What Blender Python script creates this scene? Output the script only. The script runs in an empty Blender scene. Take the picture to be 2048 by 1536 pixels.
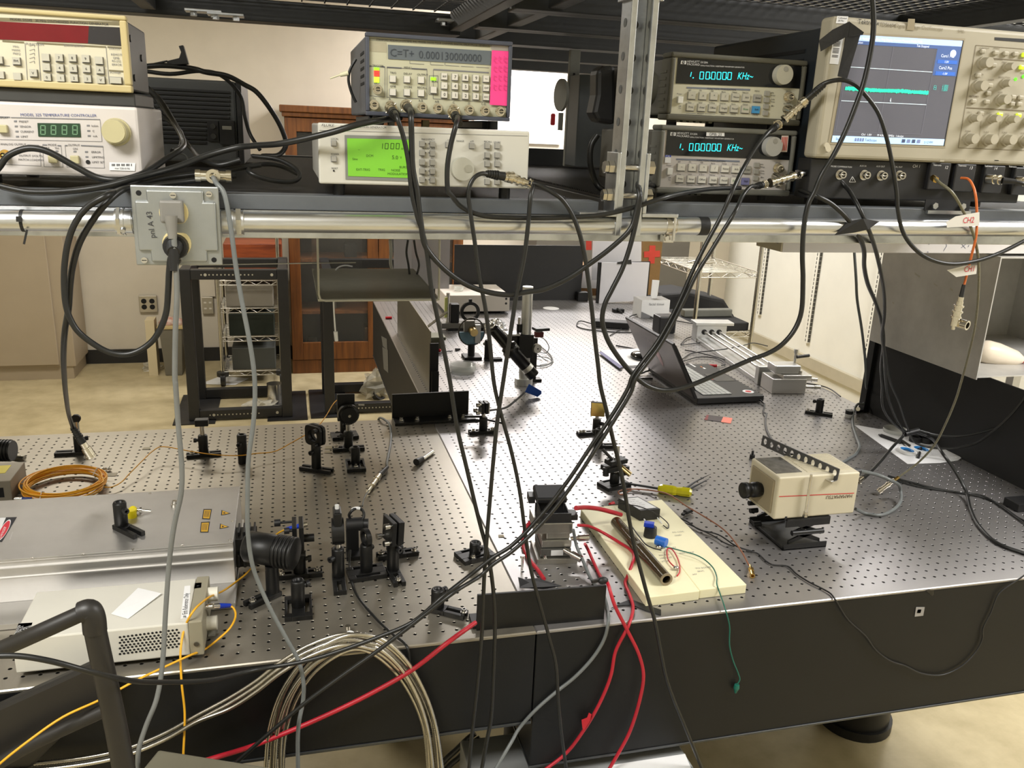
import bpy, math, random
import numpy as np
from mathutils import Vector, Matrix
random.seed(7)
SC = bpy.context.scene
COL = SC.collection
PI = math.pi

# ---------------------------------------------------------------- camera
# world: X along the front edge of the tables, Y away from the viewer, Z up, table tops at z = 0, floor at z = -0.9
FPX = 1695.8                                   # focal length in pixels of the 2048 px wide frame
CW, CH = 2048, 1536
RIGHT = np.array([0.96780646, -0.2484412, 0.0403439])
DOWN = np.array([-0.03351098, -0.28605004, -0.95762852])
FWD = np.array([0.24945475, 0.92544711, -0.28516658])
CAM = np.array([-0.85408414, -1.33411279, 0.8741065])
cam = bpy.data.cameras.new('camera'); camo = bpy.data.objects.new('camera', cam); COL.objects.link(camo)
cam.sensor_fit = 'HORIZONTAL'; cam.sensor_width = 36.0; cam.lens = FPX / CW * 36.0
cam.clip_start = 0.02; cam.clip_end = 60
m = Matrix.Identity(4)
for i in range(3):
    m[i][0] = RIGHT[i]; m[i][1] = -DOWN[i]; m[i][2] = -FWD[i]; m[i][3] = CAM[i]
camo.matrix_world = m
SC.camera = camo

# ---------------------------------------------------------------- world, lights, exposure
wd = bpy.data.worlds.new('room_ambient'); SC.world = wd; wd.use_nodes = True
wd.node_tree.nodes['Background'].inputs[0].default_value = (0.9, 0.95, 1.0, 1)
wd.node_tree.nodes['Background'].inputs[1].default_value = 0.25
SC.view_settings.view_transform = 'Standard'; SC.view_settings.look = 'None'
SC.view_settings.gamma = 1.0; SC.view_settings.use_curve_mapping = False
SC.view_settings.exposure = 0.0
SC.cycles.max_bounces = 7; SC.cycles.diffuse_bounces = 4; SC.cycles.glossy_bounces = 4
SC.cycles.transmission_bounces = 6; SC.cycles.transparent_max_bounces = 8
SC.cycles.caustics_reflective = False; SC.cycles.caustics_refractive = False
SC.cycles.sample_clamp_indirect = 4.0

def lamp(name, loc, size, power, col, rz=0.0):
    l = bpy.data.lights.new(name, 'AREA'); l.shape = 'RECTANGLE'; l.size, l.size_y = size
    l.energy = power; l.color = col
    o = bpy.data.objects.new(name, l); COL.objects.link(o); o.location = loc; o.rotation_euler = (0, 0, rz)
    return o
LAMPS = [  # ceiling fluorescent panels: centre, size, watts, colour
    ((-1.9, -1.2, 1.87), (1.2, 0.6), 74, (1.0, 0.98, 0.93)),
    ((1.65, -0.75, 1.87), (1.2, 0.6), 80, (1.0, 0.98, 0.96)),
    ((0.95, 4.5, 1.87), (1.2, 0.6), 105, (1.0, 0.97, 0.96)),
    ((-1.9, 3.1, 1.87), (1.2, 0.6), 55, (1.0, 0.94, 0.84)),
    ((2.25, 1.8, 1.87), (0.6, 1.2), 50, (1.0, 0.98, 0.96)),
]
for k, (lc, sz, pw, cl) in enumerate(LAMPS):
    lamp('ceiling_lamp_light', lc, sz, pw, cl)

# ---------------------------------------------------------------- from photograph coordinates to the real planes they lie on
def ray(u, v):
    return RIGHT * ((u - 1024) / FPX) + DOWN * ((v - 768) / FPX) + FWD
def at(u, v, k=0.0):
    """point on plane Y=k (number), or on z=.. / x=.. given as 'z0.1' / 'x1.0'"""
    d = ray(u, v)
    if isinstance(k, str):
        i = 'xyz'.index(k[0]); val = float(k[1:])
    else:
        i = 1; val = k
    t = (val - CAM[i]) / d[i]
    return Vector(CAM + t * d)
def path(pts, k=None):
    return [at(p[0], p[1], p[2] if len(p) > 2 else k) for p in pts]

# ---------------------------------------------------------------- mesh builder
class MB:
    def __init__(s):
        s.v = []; s.f = []; s.m = []; s.s = []
    def add(s, vs, fs, mat=0, smooth=False):
        n = len(s.v); s.v.extend([tuple(p) for p in vs])
        for f in fs:
            s.f.append([n + i for i in f]); s.m.append(mat); s.s.append(smooth)
        return s
    def box(s, lo, hi, mat=0, xf=None):
        (x0, y0, z0), (x1, y1, z1) = lo, hi
        vs = [(x0, y0, z0), (x1, y0, z0), (x1, y1, z0), (x0, y1, z0), (x0, y0, z1), (x1, y0, z1), (x1, y1, z1), (x0, y1, z1)]
        if xf: vs = [xf @ Vector(p) for p in vs]
        return s.add(vs, [(3, 2, 1, 0), (4, 5, 6, 7), (0, 1, 5, 4), (1, 2, 6, 5), (2, 3, 7, 6), (3, 0, 4, 7)], mat)
    def cbox(s, c, sz, rz=0.0, mat=0, rot=None):
        x = Matrix.Translation(Vector(c)) @ (rot.to_4x4() if rot else Matrix.Rotation(rz, 4, 'Z'))
        h = [a / 2 for a in sz]
        return s.box((-h[0], -h[1], -h[2]), (h[0], h[1], h[2]), mat, x)
    def cyl(s, p0, p1, r0, r1=None, n=14, cap=True, mat=0, smooth=True, inner=0.0):
        p0, p1 = Vector(p0), Vector(p1); r1 = r0 if r1 is None else r1
        d = (p1 - p0).normalized(); a = d.orthogonal().normalized(); b = d.cross(a)
        cs = [(a * math.cos(2 * PI * i / n) + b * math.sin(2 * PI * i / n)) for i in range(n)]
        A = [p0 + c * r0 for c in cs]; B = [p1 + c * r1 for c in cs]
        s.add(A + B, [(i, (i + 1) % n, n + (i + 1) % n, n + i) for i in range(n)], mat, smooth)
        if inner > 0:
            IA = [p0 + c * inner for c in cs]; IB = [p1 + c * inner for c in cs]
            s.add(IA + IB, [((i + 1) % n, i, n + i, n + (i + 1) % n) for i in range(n)], mat, smooth)
            s.add(A + IA, [((i + 1) % n, i, n + i, n + (i + 1) % n) for i in range(n)], mat)
            s.add(B + IB, [(i, (i + 1) % n, n + (i + 1) % n, n + i) for i in range(n)], mat)
        elif cap:
            s.add(A, [tuple(range(n - 1, -1, -1))], mat); s.add(B, [tuple(range(n))], mat)
        return s
    def hexbolt(s, p0, p1, r, mat=0):
        return s.cyl(p0, p1, r, n=6, mat=mat, smooth=False)
    def lathe(s, prof, org, axis=(0, 0, 1), n=20, mat=0, smooth=True):
        org = Vector(org); d = Vector(axis).normalized(); a = d.orthogonal().normalized(); b = d.cross(a)
        vs = []
        for r, h in prof:
            for i in range(n):
                t = 2 * PI * i / n
                vs.append(org + d * h + (a * math.cos(t) + b * math.sin(t)) * r)
        fs = []
        for j in range(len(prof) - 1):
            for i in range(n):
                k = (i + 1) % n
                fs.append((j * n + i, j * n + k, (j + 1) * n + k, (j + 1) * n + i))
        s.add(vs, fs, mat, smooth)
        return s
    def ball(s, c, r, sc=(1, 1, 1), n=12, mat=0):
        c = Vector(c); vs = []; fs = []; m = n // 2
        for j in range(m + 1):
            ph = PI * j / m
            for i in range(n):
                t = 2 * PI * i / n
                vs.append(c + Vector((r * sc[0] * math.sin(ph) * math.cos(t), r * sc[1] * math.sin(ph) * math.sin(t), r * sc[2] * math.cos(ph))))
        for j in range(m):
            for i in range(n):
                k = (i + 1) % n
                fs.append((j * n + i, (j + 1) * n + i, (j + 1) * n + k, j * n + k))
        return s.add(vs, fs, mat, True)
    def tube(s, pts, r, n=8, sub=6, mat=0, closed=False, raw=False):
        P = [Vector(p) for p in pts]
        if not raw:
            P = spline(P, sub, closed)
        m = len(P); rr = r if callable(r) else (lambda t: r)
        T = []
        for i in range(m):
            if closed:
                t = P[(i + 1) % m] - P[i - 1]
            else:
                t = P[min(i + 1, m - 1)] - P[max(i - 1, 0)]
            T.append(t.normalized() if t.length > 1e-9 else Vector((0, 0, 1)))
        a = T[0].orthogonal().normalized(); vs = []
        for i in range(m):
            a = (a - T[i] * a.dot(T[i]));
            a = a.normalized() if a.length > 1e-6 else T[i].orthogonal().normalized()
            b = T[i].cross(a); q = rr(i / max(1, m - 1))
            for k in range(n):
                t = 2 * PI * k / n
                vs.append(P[i] + (a * math.cos(t) + b * math.sin(t)) * q)
        fs = []
        for i in range(m if closed else m - 1):
            j = (i + 1) % m
            for k in range(n):
                l = (k + 1) % n
                fs.append((i * n + k, i * n + l, j * n + l, j * n + k))
        s.add(vs, fs, mat, True)
        if not closed:
            s.add(vs[:n], [tuple(range(n - 1, -1, -1))], mat); s.add(vs[-n:], [tuple(range(n))], mat)
        return s
    def prism(s, poly, org, ux, uy, th, mat=0):
        """2D outline poly in the plane (ux, uy) at org, extruded by the vector th"""
        org, ux, uy, th = Vector(org), Vector(ux), Vector(uy), Vector(th); n = len(poly)
        A = [org + ux * x + uy * y for x, y in poly]; B = [p + th for p in A]
        if ux.cross(uy).dot(th) > 0:
            A, B = B, A
        s.add(A + B, [tuple(range(n)), tuple(range(2 * n - 1, n - 1, -1))] + [((i + 1) % n, i, n + i, n + (i + 1) % n) for i in range(n)], mat)
        return s
    def solid(s, pts, th, mat=0):
        """a flat outline through 3D points, extruded by the vector th"""
        A = [Vector(p) for p in pts]; th = Vector(th); n = len(A); B = [p + th for p in A]
        nn = (A[1] - A[0]).cross(A[2] - A[1])
        if nn.dot(th) > 0: A, B = B, A
        s.add(A + B, [tuple(range(n)), tuple(range(2 * n - 1, n - 1, -1))] + [((i + 1) % n, i, n + i, n + (i + 1) % n) for i in range(n)], mat)
        return s
    def text(s, st, org, ux, uy, size, mat=0, align='l', shear=0.0, wfac=1.0):
        vs, fs, w = glyphs(st)
        off = {'l': 0.0, 'c': -w / 2, 'r': -w}[align]; org, ux, uy = Vector(org), Vector(ux), Vector(uy)
        s.add([org + ux * (((x + off) * wfac + y * shear) * size) + uy * (y * size) for x, y in vs], fs, mat)
        return s

def spline(P, sub=6, closed=False):
    if len(P) < 3 and not closed:
        return [P[0].lerp(P[-1], i / sub) for i in range(sub + 1)]
    n = len(P); out = []
    for i in range(n if closed else n - 1):
        p0 = P[i - 1] if (i > 0 or closed) else P[0] * 2 - P[1]
        p1 = P[i]; p2 = P[(i + 1) % n]
        p3 = P[(i + 2) % n] if (closed or i + 2 < n) else P[-1] * 2 - P[-2]
        d1 = max((p1 - p0).length, 1e-6) ** 0.5; d2 = max((p2 - p1).length, 1e-6) ** 0.5; d3 = max((p3 - p2).length, 1e-6) ** 0.5
        m1 = (p2 - p1) + d2 * ((p1 - p0) / d1 - (p2 - p0) / (d1 + d2)); m2 = (p2 - p1) + d2 * ((p3 - p2) / d3 - (p3 - p1) / (d2 + d3))
        for k in range(sub):
            t = k / sub; t2 = t * t; t3 = t2 * t
            out.append(p1 * (2 * t3 - 3 * t2 + 1) + m1 * (t3 - 2 * t2 + t) + p2 * (-2 * t3 + 3 * t2) + m2 * (t3 - t2))
    if not closed: out.append(P[-1].copy())
    return out

_GL = {}
def glyphs(st):
    if st not in _GL:
        cu = bpy.data.curves.new('lettering_source', 'FONT'); cu.body = st; cu.resolution_u = 2
        ob = bpy.data.objects.new('lettering_source', cu)
        me = ob.to_mesh()
        vs = [(v.co.x, v.co.y) for v in me.vertices]; fs = [tuple(p.vertices) for p in me.polygons]
        w = max([x for x, y in vs]) if vs else 0.0
        ob.to_mesh_clear(); bpy.data.objects.remove(ob); bpy.data.curves.remove(cu)
        _GL[st] = (vs, fs, w)
    return _GL[st]

ORG = {}
def mesh(name, mb, mats, org=Vector((0, 0, 0))):
    me = bpy.data.meshes.new(name)
    o3 = tuple(org)
    me.from_pydata([(x - o3[0], y - o3[1], z - o3[2]) for x, y, z in mb.v], [], mb.f)
    for mt in (mats if isinstance(mats, (list, tuple)) else [mats]):
        me.materials.append(mt)
    if mb.f:
        me.polygons.foreach_set('material_index', mb.m); me.polygons.foreach_set('use_smooth', mb.s)
    me.update()
    return me
def bev(o, w, seg=2):
    if w:
        b = o.modifiers.new('edge', 'BEVEL'); b.width = w; b.segments = seg; b.limit_method = 'ANGLE'; b.angle_limit = 0.7
def tag(o, label=None, cat=None, group=None, kind=None):
    if label: o['label'] = label
    if cat: o['category'] = cat
    if group: o['group'] = group
    if kind: o['kind'] = kind
    return o
def thing(name, label, cat, loc=(0, 0, 0), group=None, rz=0.0):
    o = bpy.data.objects.new(name, None); COL.objects.link(o); o.empty_display_size = 0.02
    o.location = loc; o.rotation_euler = (0, 0, rz); ORG[o.name] = Vector(loc)
    return tag(o, label, cat, group)
def part(name, mb, mats, parent, bevel=0.0, label=None, kind=None, seg=2):
    org = ORG[parent.name]
    o = bpy.data.objects.new(name, mesh(name, mb, mats, org)); COL.objects.link(o); o.parent = parent
    ORG[o.name] = org; bev(o, bevel, seg)
    return tag(o, label, None, None, kind)
def solo(name, mb, mats, label, cat, group=None, bevel=0.0, kind=None, seg=2):
    """a thing that is one mesh; its origin goes to the middle of its foot"""
    xs = [p[0] for p in mb.v]; ys = [p[1] for p in mb.v]; zs = [p[2] for p in mb.v]
    org = Vector(((min(xs) + max(xs)) / 2, (min(ys) + max(ys)) / 2, min(zs)))
    o = bpy.data.objects.new(name, mesh(name, mb, mats, org)); COL.objects.link(o); o.location = org; ORG[o.name] = org
    bev(o, bevel, seg)
    return tag(o, label, cat, group, kind)
def struct(name, mb, mats, parent=None, bevel=0.0):
    if parent: return part(name, mb, mats, parent, bevel)
    o = bpy.data.objects.new(name, mesh(name, mb, mats)); COL.objects.link(o); ORG[o.name] = Vector((0, 0, 0)); bev(o, bevel)
    o['kind'] = 'structure'
    return o
# ---------------------------------------------------------------- materials
_M = {}
def mat(name, col, rough=0.5, metal=0.0, var=0.0, scale=30.0, bump=0.0, bscale=200.0, emit=0.0, trans=0.0, ior=1.45, alpha=1.0,
        stretch=None, col2=None, coat=0.0, spec=0.5, aniso=0.0):
    if name in _M: return _M[name]
    mt = bpy.data.materials.new(name); mt.use_nodes = True; _M[name] = mt
    nt = mt.node_tree; b = nt.nodes['Principled BSDF']; L = nt.links.new
    b.inputs['Base Color'].default_value = (*col, 1); b.inputs['Roughness'].default_value = rough; b.inputs['Metallic'].default_value = metal
    b.inputs['Specular IOR Level'].default_value = spec
    if coat: b.inputs['Coat Weight'].default_value = coat; b.inputs['Coat Roughness'].default_value = 0.1
    if trans: b.inputs['Transmission Weight'].default_value = trans; b.inputs['IOR'].default_value = ior
    if alpha < 1: b.inputs['Alpha'].default_value = alpha
    if emit:
        b.inputs['Emission Color'].default_value = (*col, 1); b.inputs['Emission Strength'].default_value = emit
    if aniso: b.inputs['Anisotropic'].default_value = aniso
    if var or bump:
        tc = nt.nodes.new('ShaderNodeTexCoord'); src = tc.outputs['Object']
        if stretch:
            mp = nt.nodes.new('ShaderNodeMapping'); mp.inputs['Scale'].default_value = stretch; L(src, mp.inputs[0]); src = mp.outputs[0]
    if var:
        nz = nt.nodes.new('ShaderNodeTexNoise'); nz.inputs['Scale'].default_value = scale; nz.inputs['Detail'].default_value = 5
        nz.inputs['Roughness'].default_value = 0.6; L(src, nz.inputs['Vector'])
        mx = nt.nodes.new('ShaderNodeMix'); mx.data_type = 'RGBA'
        c2 = col2 or tuple(c * (1 - var) for c in col)
        mx.inputs['A'].default_value = (*col, 1); mx.inputs['B'].default_value = (*c2, 1)
        rp = nt.nodes.new('ShaderNodeMapRange'); rp.inputs['From Min'].default_value = 0.35; rp.inputs['From Max'].default_value = 0.68
        L(nz.outputs['Fac'], rp.inputs['Value']); L(rp.outputs[0], mx.inputs['Factor']); L(mx.outputs['Result'], b.inputs['Base Color'])
    if bump:
        nb = nt.nodes.new('ShaderNodeTexNoise'); nb.inputs['Scale'].default_value = bscale; nb.inputs['Detail'].default_value = 3; L(src, nb.inputs['Vector'])
        bp = nt.nodes.new('ShaderNodeBump'); bp.inputs['Strength'].default_value = bump; bp.inputs['Distance'].default_value = 0.001
        L(nb.outputs['Fac'], bp.inputs['Height']); L(bp.outputs[0], b.inputs['Normal'])
    return mt
def srgb(r, g, b):
    return tuple(((c / 255 / 12.92) if c / 255 <= 0.04045 else ((c / 255 + 0.055) / 1.055) ** 2.4) for c in (r, g, b))

BLACK = mat('black_anodised', (0.008, 0.008, 0.008), 0.42, 0.0, 0.25, 60, spec=0.4)
BLACKP = mat('black_plastic', (0.014, 0.014, 0.015), 0.45, 0.0, 0.2, 40)
RUBBER = mat('black_cable_rubber', (0.013, 0.0135, 0.013), 0.38, 0.0, 0.3, 25)
STEEL = mat('bright_steel', (0.72, 0.70, 0.66), 0.22, 1.0, 0.12, 90)
NICKEL = mat('nickel_plate', (0.76, 0.71, 0.60), 0.2, 1.0, 0.15, 120)
GOLD = mat('gold_plate', (0.85, 0.58, 0.18), 0.25, 1.0, 0.1, 90)
BRASS = mat('brass', (0.70, 0.52, 0.22), 0.3, 1.0, 0.1, 90)
ALU = mat('brushed_aluminium', (0.66, 0.65, 0.63), 0.36, 1.0, 0.12, 40, stretch=(2, 40, 40))
WHITEP = mat('white_paper', (0.86, 0.86, 0.86), 0.7, 0, 0.04, 20)
RED = mat('red_plastic', srgb(196, 30, 42), 0.4, 0, 0.1, 40)
REDW = mat('red_silicone_cable', srgb(186, 34, 50), 0.42, 0, 0.15, 30)
BLUE = mat('blue_plastic', srgb(20, 60, 190), 0.4, 0, 0.1, 40)
YELLOW = mat('yellow_plastic', srgb(240, 220, 20), 0.45, 0, 0.08, 40)
ORANGEF = mat('orange_fibre_jacket', srgb(255, 184, 48), 0.45, 0, 0.08, 30)
GREYW = mat('grey_cable', srgb(112, 116, 116), 0.42, 0, 0.12, 30)
DARKSLOT = mat('dark_recess', (0.004, 0.004, 0.004), 0.8)
INK = mat('dark_ink', (0.03, 0.03, 0.035), 0.7)
INKGREY = mat('grey_ink', (0.20, 0.20, 0.21), 0.7)
WHITEINK = mat('white_ink', (0.75, 0.75, 0.75), 0.6)
BLACKTAPE = mat('black_tape', (0.012, 0.012, 0.013), 0.5, 0, 0.3, 60, bump=0.3, bscale=120)
# ================================================================ the room
WALLC = mat('cream_wall_paint', srgb(210, 202, 186), 0.85, 0, 0.05, 6, bump=0.05, bscale=300)
WALLR = mat('white_wall_paint', srgb(222, 220, 208), 0.8, 0, 0.04, 5)
CEIL = mat('ceiling_tile_white', srgb(225, 224, 218), 0.9, 0, 0.06, 12)
FLOORM = mat('beige_vinyl_tile', srgb(192, 178, 142), 0.35, 0, 0.22, 9, col2=srgb(172, 158, 122))
BASEM = mat('black_cove_base', (0.018, 0.018, 0.018), 0.5, 0, 0.2, 20)
FZ = -0.9
struct('floor', MB().box((-4.2, -3.4, FZ - 0.05), (2.86, 5.36, FZ)), FLOORM)
struct('ceiling', MB().box((-4.2, -3.4, 1.9), (2.86, 5.36, 1.95)), CEIL)
struct('wall_back', MB().box((-4.2, 5.31, FZ), (2.9, 5.36, 1.9)), WALLC)
struct('wall_right', MB().box((2.83, -3.4, FZ), (2.88, 5.31, 1.9)), WALLR)
struct('wall_left', MB().box((-4.2, -3.4, FZ), (-4.15, 5.31, 1.9)), WALLR)
struct('wall_front', MB().box((-4.2, -3.45, FZ), (2.88, -3.4, 1.9)), WALLR)
struct('baseboard_back', MB().box((-4.15, 5.295, FZ), (2.83, 5.31, FZ + 0.104)), BASEM)
struct('trim_1', MB().box((2.80, -3.4, -0.70), (2.83, 5.295, -0.62)), mat('raceway_shade_tan', srgb(176, 168, 146), 0.5, 0, 0.1, 8))  # wall raceway; the tan paints in the band of shade along it
# ceiling lamp fixtures carrying the area lights
FIXM = mat('white_enamel', (0.8, 0.8, 0.8), 0.4, 0, 0.03, 10)
for k, (lc, sz, pw, cl) in enumerate(LAMPS):
    fx = MB(); x, y = lc[0], lc[1]; a, b = sz[0] / 2 + 0.03, sz[1] / 2 + 0.03
    fx.box((x - a, y - b, 1.865), (x - a + 0.03, y + b, 1.9)).box((x + a - 0.03, y - b, 1.865), (x + a, y + b, 1.9))
    fx.box((x - a + 0.03, y - b, 1.865), (x + a - 0.03, y - b + 0.03, 1.9)).box((x - a + 0.03, y + b - 0.03, 1.865), (x + a - 0.03, y + b, 1.9))
    fx.box((x - a + 0.03, y - b + 0.03, 1.885), (x + a - 0.03, y + b - 0.03, 1.9))
    solo('ceiling_light', fx, FIXM, 'white ceiling light panel ' + ['behind the viewer over the left side', 'behind the viewer over the right side',
         'near the back wall', 'over the floor beyond the left table', 'beside the right wall'][k], 'light')

# ================================================================ the optical tables
TTOP = mat('brushed_steel_table_top', (0.39, 0.375, 0.37), 0.35, 0.75, 0.12, 5, bump=0.05, bscale=500)
TSIDE = mat('black_table_laminate', (0.007, 0.0073, 0.0078), 0.5, 0, 0.25, 8, spec=0.35, bump=0.1, bscale=900)
def plate(x0, x1, y0, y1, ox, oy, z=0.0, p=0.0254, r=0.0033, ch=0.0003, th=0.0055):
    """steel sheet with a real grid of tapped holes through ox, oy"""
    i0 = math.ceil((x0 + p * 0.6 - ox) / p); i1 = math.floor((x1 - p * 0.6 - ox) / p)
    j0 = math.ceil((y0 + p * 0.6 - oy) / p); j1 = math.floor((y1 - p * 0.6 - oy) / p)
    k = 8; an = [PI / 4 * t for t in range(k)]
    sq = np.array([(1, 0), (1, 1), (0, 1), (-1, 1), (-1, 0), (-1, -1), (0, -1), (1, -1)], float) * p / 2
    oc = np.array([(math.cos(t), math.sin(t)) for t in an])
    cell = np.vstack([np.c_[sq, np.zeros(8)], np.c_[oc * (r + ch), np.zeros(8)], np.c_[oc * r, np.full(8, -ch)], np.c_[oc * r, np.full(8, -0.009)]])
    fc = []
    for t in range(8):
        n = (t + 1) % 8
        for lv in range(3):
            fc.append((lv * 8 + t, lv * 8 + n, lv * 8 + 8 + n, lv * 8 + 8 + t))
    fc = np.array(fc)
    ii, jj = np.meshgrid(np.arange(i0, i1 + 1), np.arange(j0, j1 + 1)); ctr = np.c_[ii.ravel() * p + ox, jj.ravel() * p + oy, np.full(ii.size, z)]
    V = (ctr[:, None, :] + cell[None]).reshape(-1, 3); N = len(ctr)
    Fq = (fc[None] + (np.arange(N) * 32)[:, None, None]).reshape(-1, 4)
    Fb = (np.arange(24, 32)[None] + (np.arange(N) * 32)[:, None])
    mb = MB(); mb.v = V.tolist(); mb.f = Fq.tolist() + Fb.tolist(); mb.m = np.repeat([0, 1, 1], [N * 24, 0, N]).tolist(); mb.m[:N * 24] = [0, 0, 1] * (N * 8); mb.s = [False] * len(mb.f)
    a0, a1 = (i0 - .5) * p + ox, (i1 + .5) * p + ox; b0, b1 = (j0 - .5) * p + oy, (j1 + .5) * p + oy
    e = 0.002
    for q in ([(x0, y0), (x1, y0), (x1, b0), (x0, b0)], [(x0, b1), (x1, b1), (x1, y1), (x0, y1)], [(x0, b0), (a0, b0), (a0, b1), (x0, b1)], [(a1, b0), (x1, b0), (x1, b1), (a1, b1)]):
        mb.add([(x, y, z) for x, y in q], [(0, 1, 2, 3)])
    rim = [(x0, y0), (x1, y0), (x1, y1), (x0, y1)]; out = [(x0 - e, y0 - e), (x1 + e, y0 - e), (x1 + e, y1 + e), (x0 - e, y1 + e)]
    vs = [(x, y, z) for x, y in rim] + [(x, y, z - e) for x, y in out] + [(x, y, z - th) for x, y in out]
    fs = []
    for t in range(4):
        n = (t + 1) % 4
        fs += [(n, t, 4 + t, 4 + n), (4 + n, 4 + t, 8 + t, 8 + n)]
    mb.add(vs, fs)
    return mb
HOLEM = mat('dark_tapped_hole', (0.34, 0.33, 0.32), 0.3, 1.0, 0.1, 90)
TX0, TX1, TY0, TY1 = -0.4365, 1.071, -0.0377, 3.08
rt = thing('optical_table', 'long deep steel topped optical table with black sides, right of the seam', 'table', (0.3, 1.5, FZ))
part('table_top', plate(TX0, TX1, TY0, TY1, 0.0, 0.0), [TTOP, HOLEM], rt)
sd = MB().box((TX0 - 0.001, TY0 - 0.001, -0.297), (TX1 + 0.001, TY1 + 0.001, -0.0056))
part('side_skirt', sd, TSIDE, rt, 0.002)
part('bottom_sheet', MB().box((TX0 - 0.003, TY0 - 0.003, -0.302), (TX1 + 0.003, TY1 + 0.003, -0.2972)), mat('dark_steel_sheet', (0.10, 0.105, 0.11), 0.4, 0.8, 0.1, 20), rt, 0.001)
for (x, y) in ((0.86, 0.62), (-0.2, 0.62), (0.86, 2.5), (-0.2, 2.5)):
    lg = MB().cyl((x, y, FZ + 0.03), (x, y, -0.302), 0.105, n=32).cyl((x, y, FZ), (x, y, FZ + 0.03), 0.115, n=32)
    part('table_leg', lg, BLACK, rt)
lt = thing('optical_table', 'thinner steel topped optical table carrying the grey laser boxes, left of the seam', 'table', (-1.4, 0.6, FZ))
part('table_top', plate(-2.35, TX0 - 0.0045, TY0, 1.172, 0.0 + 0.0254 * 0.12, -0.0254 * 0.25), [mat('steel_top_warm_light', (0.35, 0.32, 0.265), 0.36, 0.72, 0.12, 5, bump=0.05, bscale=500), HOLEM], lt)  # warm light on this table is put into the steel colour
part('side_skirt', MB().box((-2.351, TY0 - 0.001, -0.193), (TX0 - 0.0035, 1.173, -0.0056)), TSIDE, lt, 0.002)
part('bottom_sheet', MB().box((-2.353, TY0 - 0.003, -0.199), (TX0 - 0.0035, 1.175, -0.1932)), mat('dark_steel_sheet', (0.1, 0.1, 0.1)), lt, 0.001)
for (x, y) in ((-2.1, 0.9), (-2.1, 0.2), (-0.62, 0.95)):
    part('table_leg', MB().cyl((x, y, FZ), (x, y, -0.199), 0.07, n=24), BLACK, lt)

# ================================================================ the overhead rack
GALV = mat('galvanised_steel', (0.66, 0.68, 0.70), 0.33, 1.0, 0.25, 25, bump=0.15, bscale=60)
GREYP = mat('grey_rack_paint', (0.115, 0.125, 0.135), 0.5, 0, 0.15, 15, bump=0.1, bscale=400)
DARKP = mat('dark_rack_paint', (0.035, 0.037, 0.038), 0.5, 0, 0.2, 15)
MESHM = mat('dark_wire_decking', (0.02, 0.02, 0.021), 0.45, 0.2, 0.2, 30)
ZS = 0.772       # lower shelf surface
rk = thing('overhead_rack', 'overhead steel shelving rack on slotted struts above both tables', 'rack', (-0.4, 0.6, 0.7))
LIPY = -0.030
# front strut rail with its in-turned lips, and the painted shelf lips above
r_ = MB()
r_.box((-2.2, LIPY, 0.7095), (0.78, LIPY + 0.0025, 0.7505)).box((-2.2, LIPY + 0.0025, 0.7480), (0.78, LIPY + 0.041, 0.7505)).box((-2.2, LIPY + 0.0025, 0.7095), (0.78, LIPY + 0.041, 0.7120))
part('front_strut_rail', r_, GALV, rk, 0.001)
for (x0, x1) in ((-2.2, -0.372), (-0.288, 0.78)):
    lp = MB().box((x0, LIPY - 0.002, 0.7508), (x1, LIPY + 0.002, ZS)).box((x0, LIPY + 0.002, ZS - 0.003), (x1, LIPY + 0.045, ZS))
    part('shelf_lip', lp, GREYP, rk, 0.001)
def decking(x0, x1, y0, y1, z, px=0.05, py=0.0115, w=0.0035):
    d = MB(); n = int((y1 - y0) / py)
    for i in range(n + 1):
        y = y0 + i * py; d.box((x0, y, z - w), (x1, y + w, z))
    n = int((x1 - x0) / px)
    for i in range(n + 1):
        x = x0 + i * px; d.box((x, y0, z - w * 2), (x + w, y1, z - w))
    return d
part('shelf_decking', decking(-2.2, -0.38, 0.016, 1.55, ZS - 0.004), MESHM, rk, kind='stuff')
part('shelf_decking', decking(-0.28, 0.78, 0.016, 1.55, ZS - 0.004), MESHM, rk, kind='stuff')
for (x0, x1) in ((-2.2, -0.372), (-0.288, 0.78)):
    part('rear_beam', MB().box((x0, 1.552, ZS - 0.05), (x1, 1.59, ZS + (0.0 if x0 < -1 else 0.05))), DARKP, rk, 0.002)
for x in (-2.2, -1.35, -0.42, -0.285, 0.3, 0.74):
    part('shelf_rib', MB().box((x, 0.02, ZS - 0.06), (x + 0.04, 1.55, ZS - 0.0115)), DARKP, rk, 0.002)
# upper shelf: rear beam over the left table, a ladder of beams over the right
UZ = 1.13
part('upper_rear_beam', MB().box((-2.3, 1.22, UZ), (-0.36, 1.26, UZ + 0.055)).box((-2.3, 1.26, UZ), (-0.36, 1.30, UZ + 0.004)), DARKP, rk, 0.002)
part('upper_front_beam', MB().box((-2.3, -0.02, UZ + 0.03), (-0.375, 0.02, UZ + 0.08)), DARKP, rk, 0.002)
part('upper_decking', decking(-2.3, -0.38, 0.03, 1.21, UZ + 0.062, 0.06, 0.03), MESHM, rk, kind='stuff')
part('upper_decking', decking(-0.28, 1.2, 0.03, 2.5, UZ + 0.072, 0.03, 0.03), MESHM, rk, kind='stuff')
part('upper_front_beam', MB().box((-0.285, -0.02, UZ + 0.03), (1.2, 0.02, UZ + 0.08)), DARKP, rk, 0.002)
for y in (0.62, 1.0, 1.4, 1.9, 2.45):
    part('upper_cross_beam', MB().box((-0.355, y, UZ + 0.003), (1.2, y + 0.04, UZ + 0.058)).box((-0.355, y + 0.04, UZ + 0.003), (1.2, y + 0.075, UZ + 0.008)), DARKP, rk, 0.002)
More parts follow.
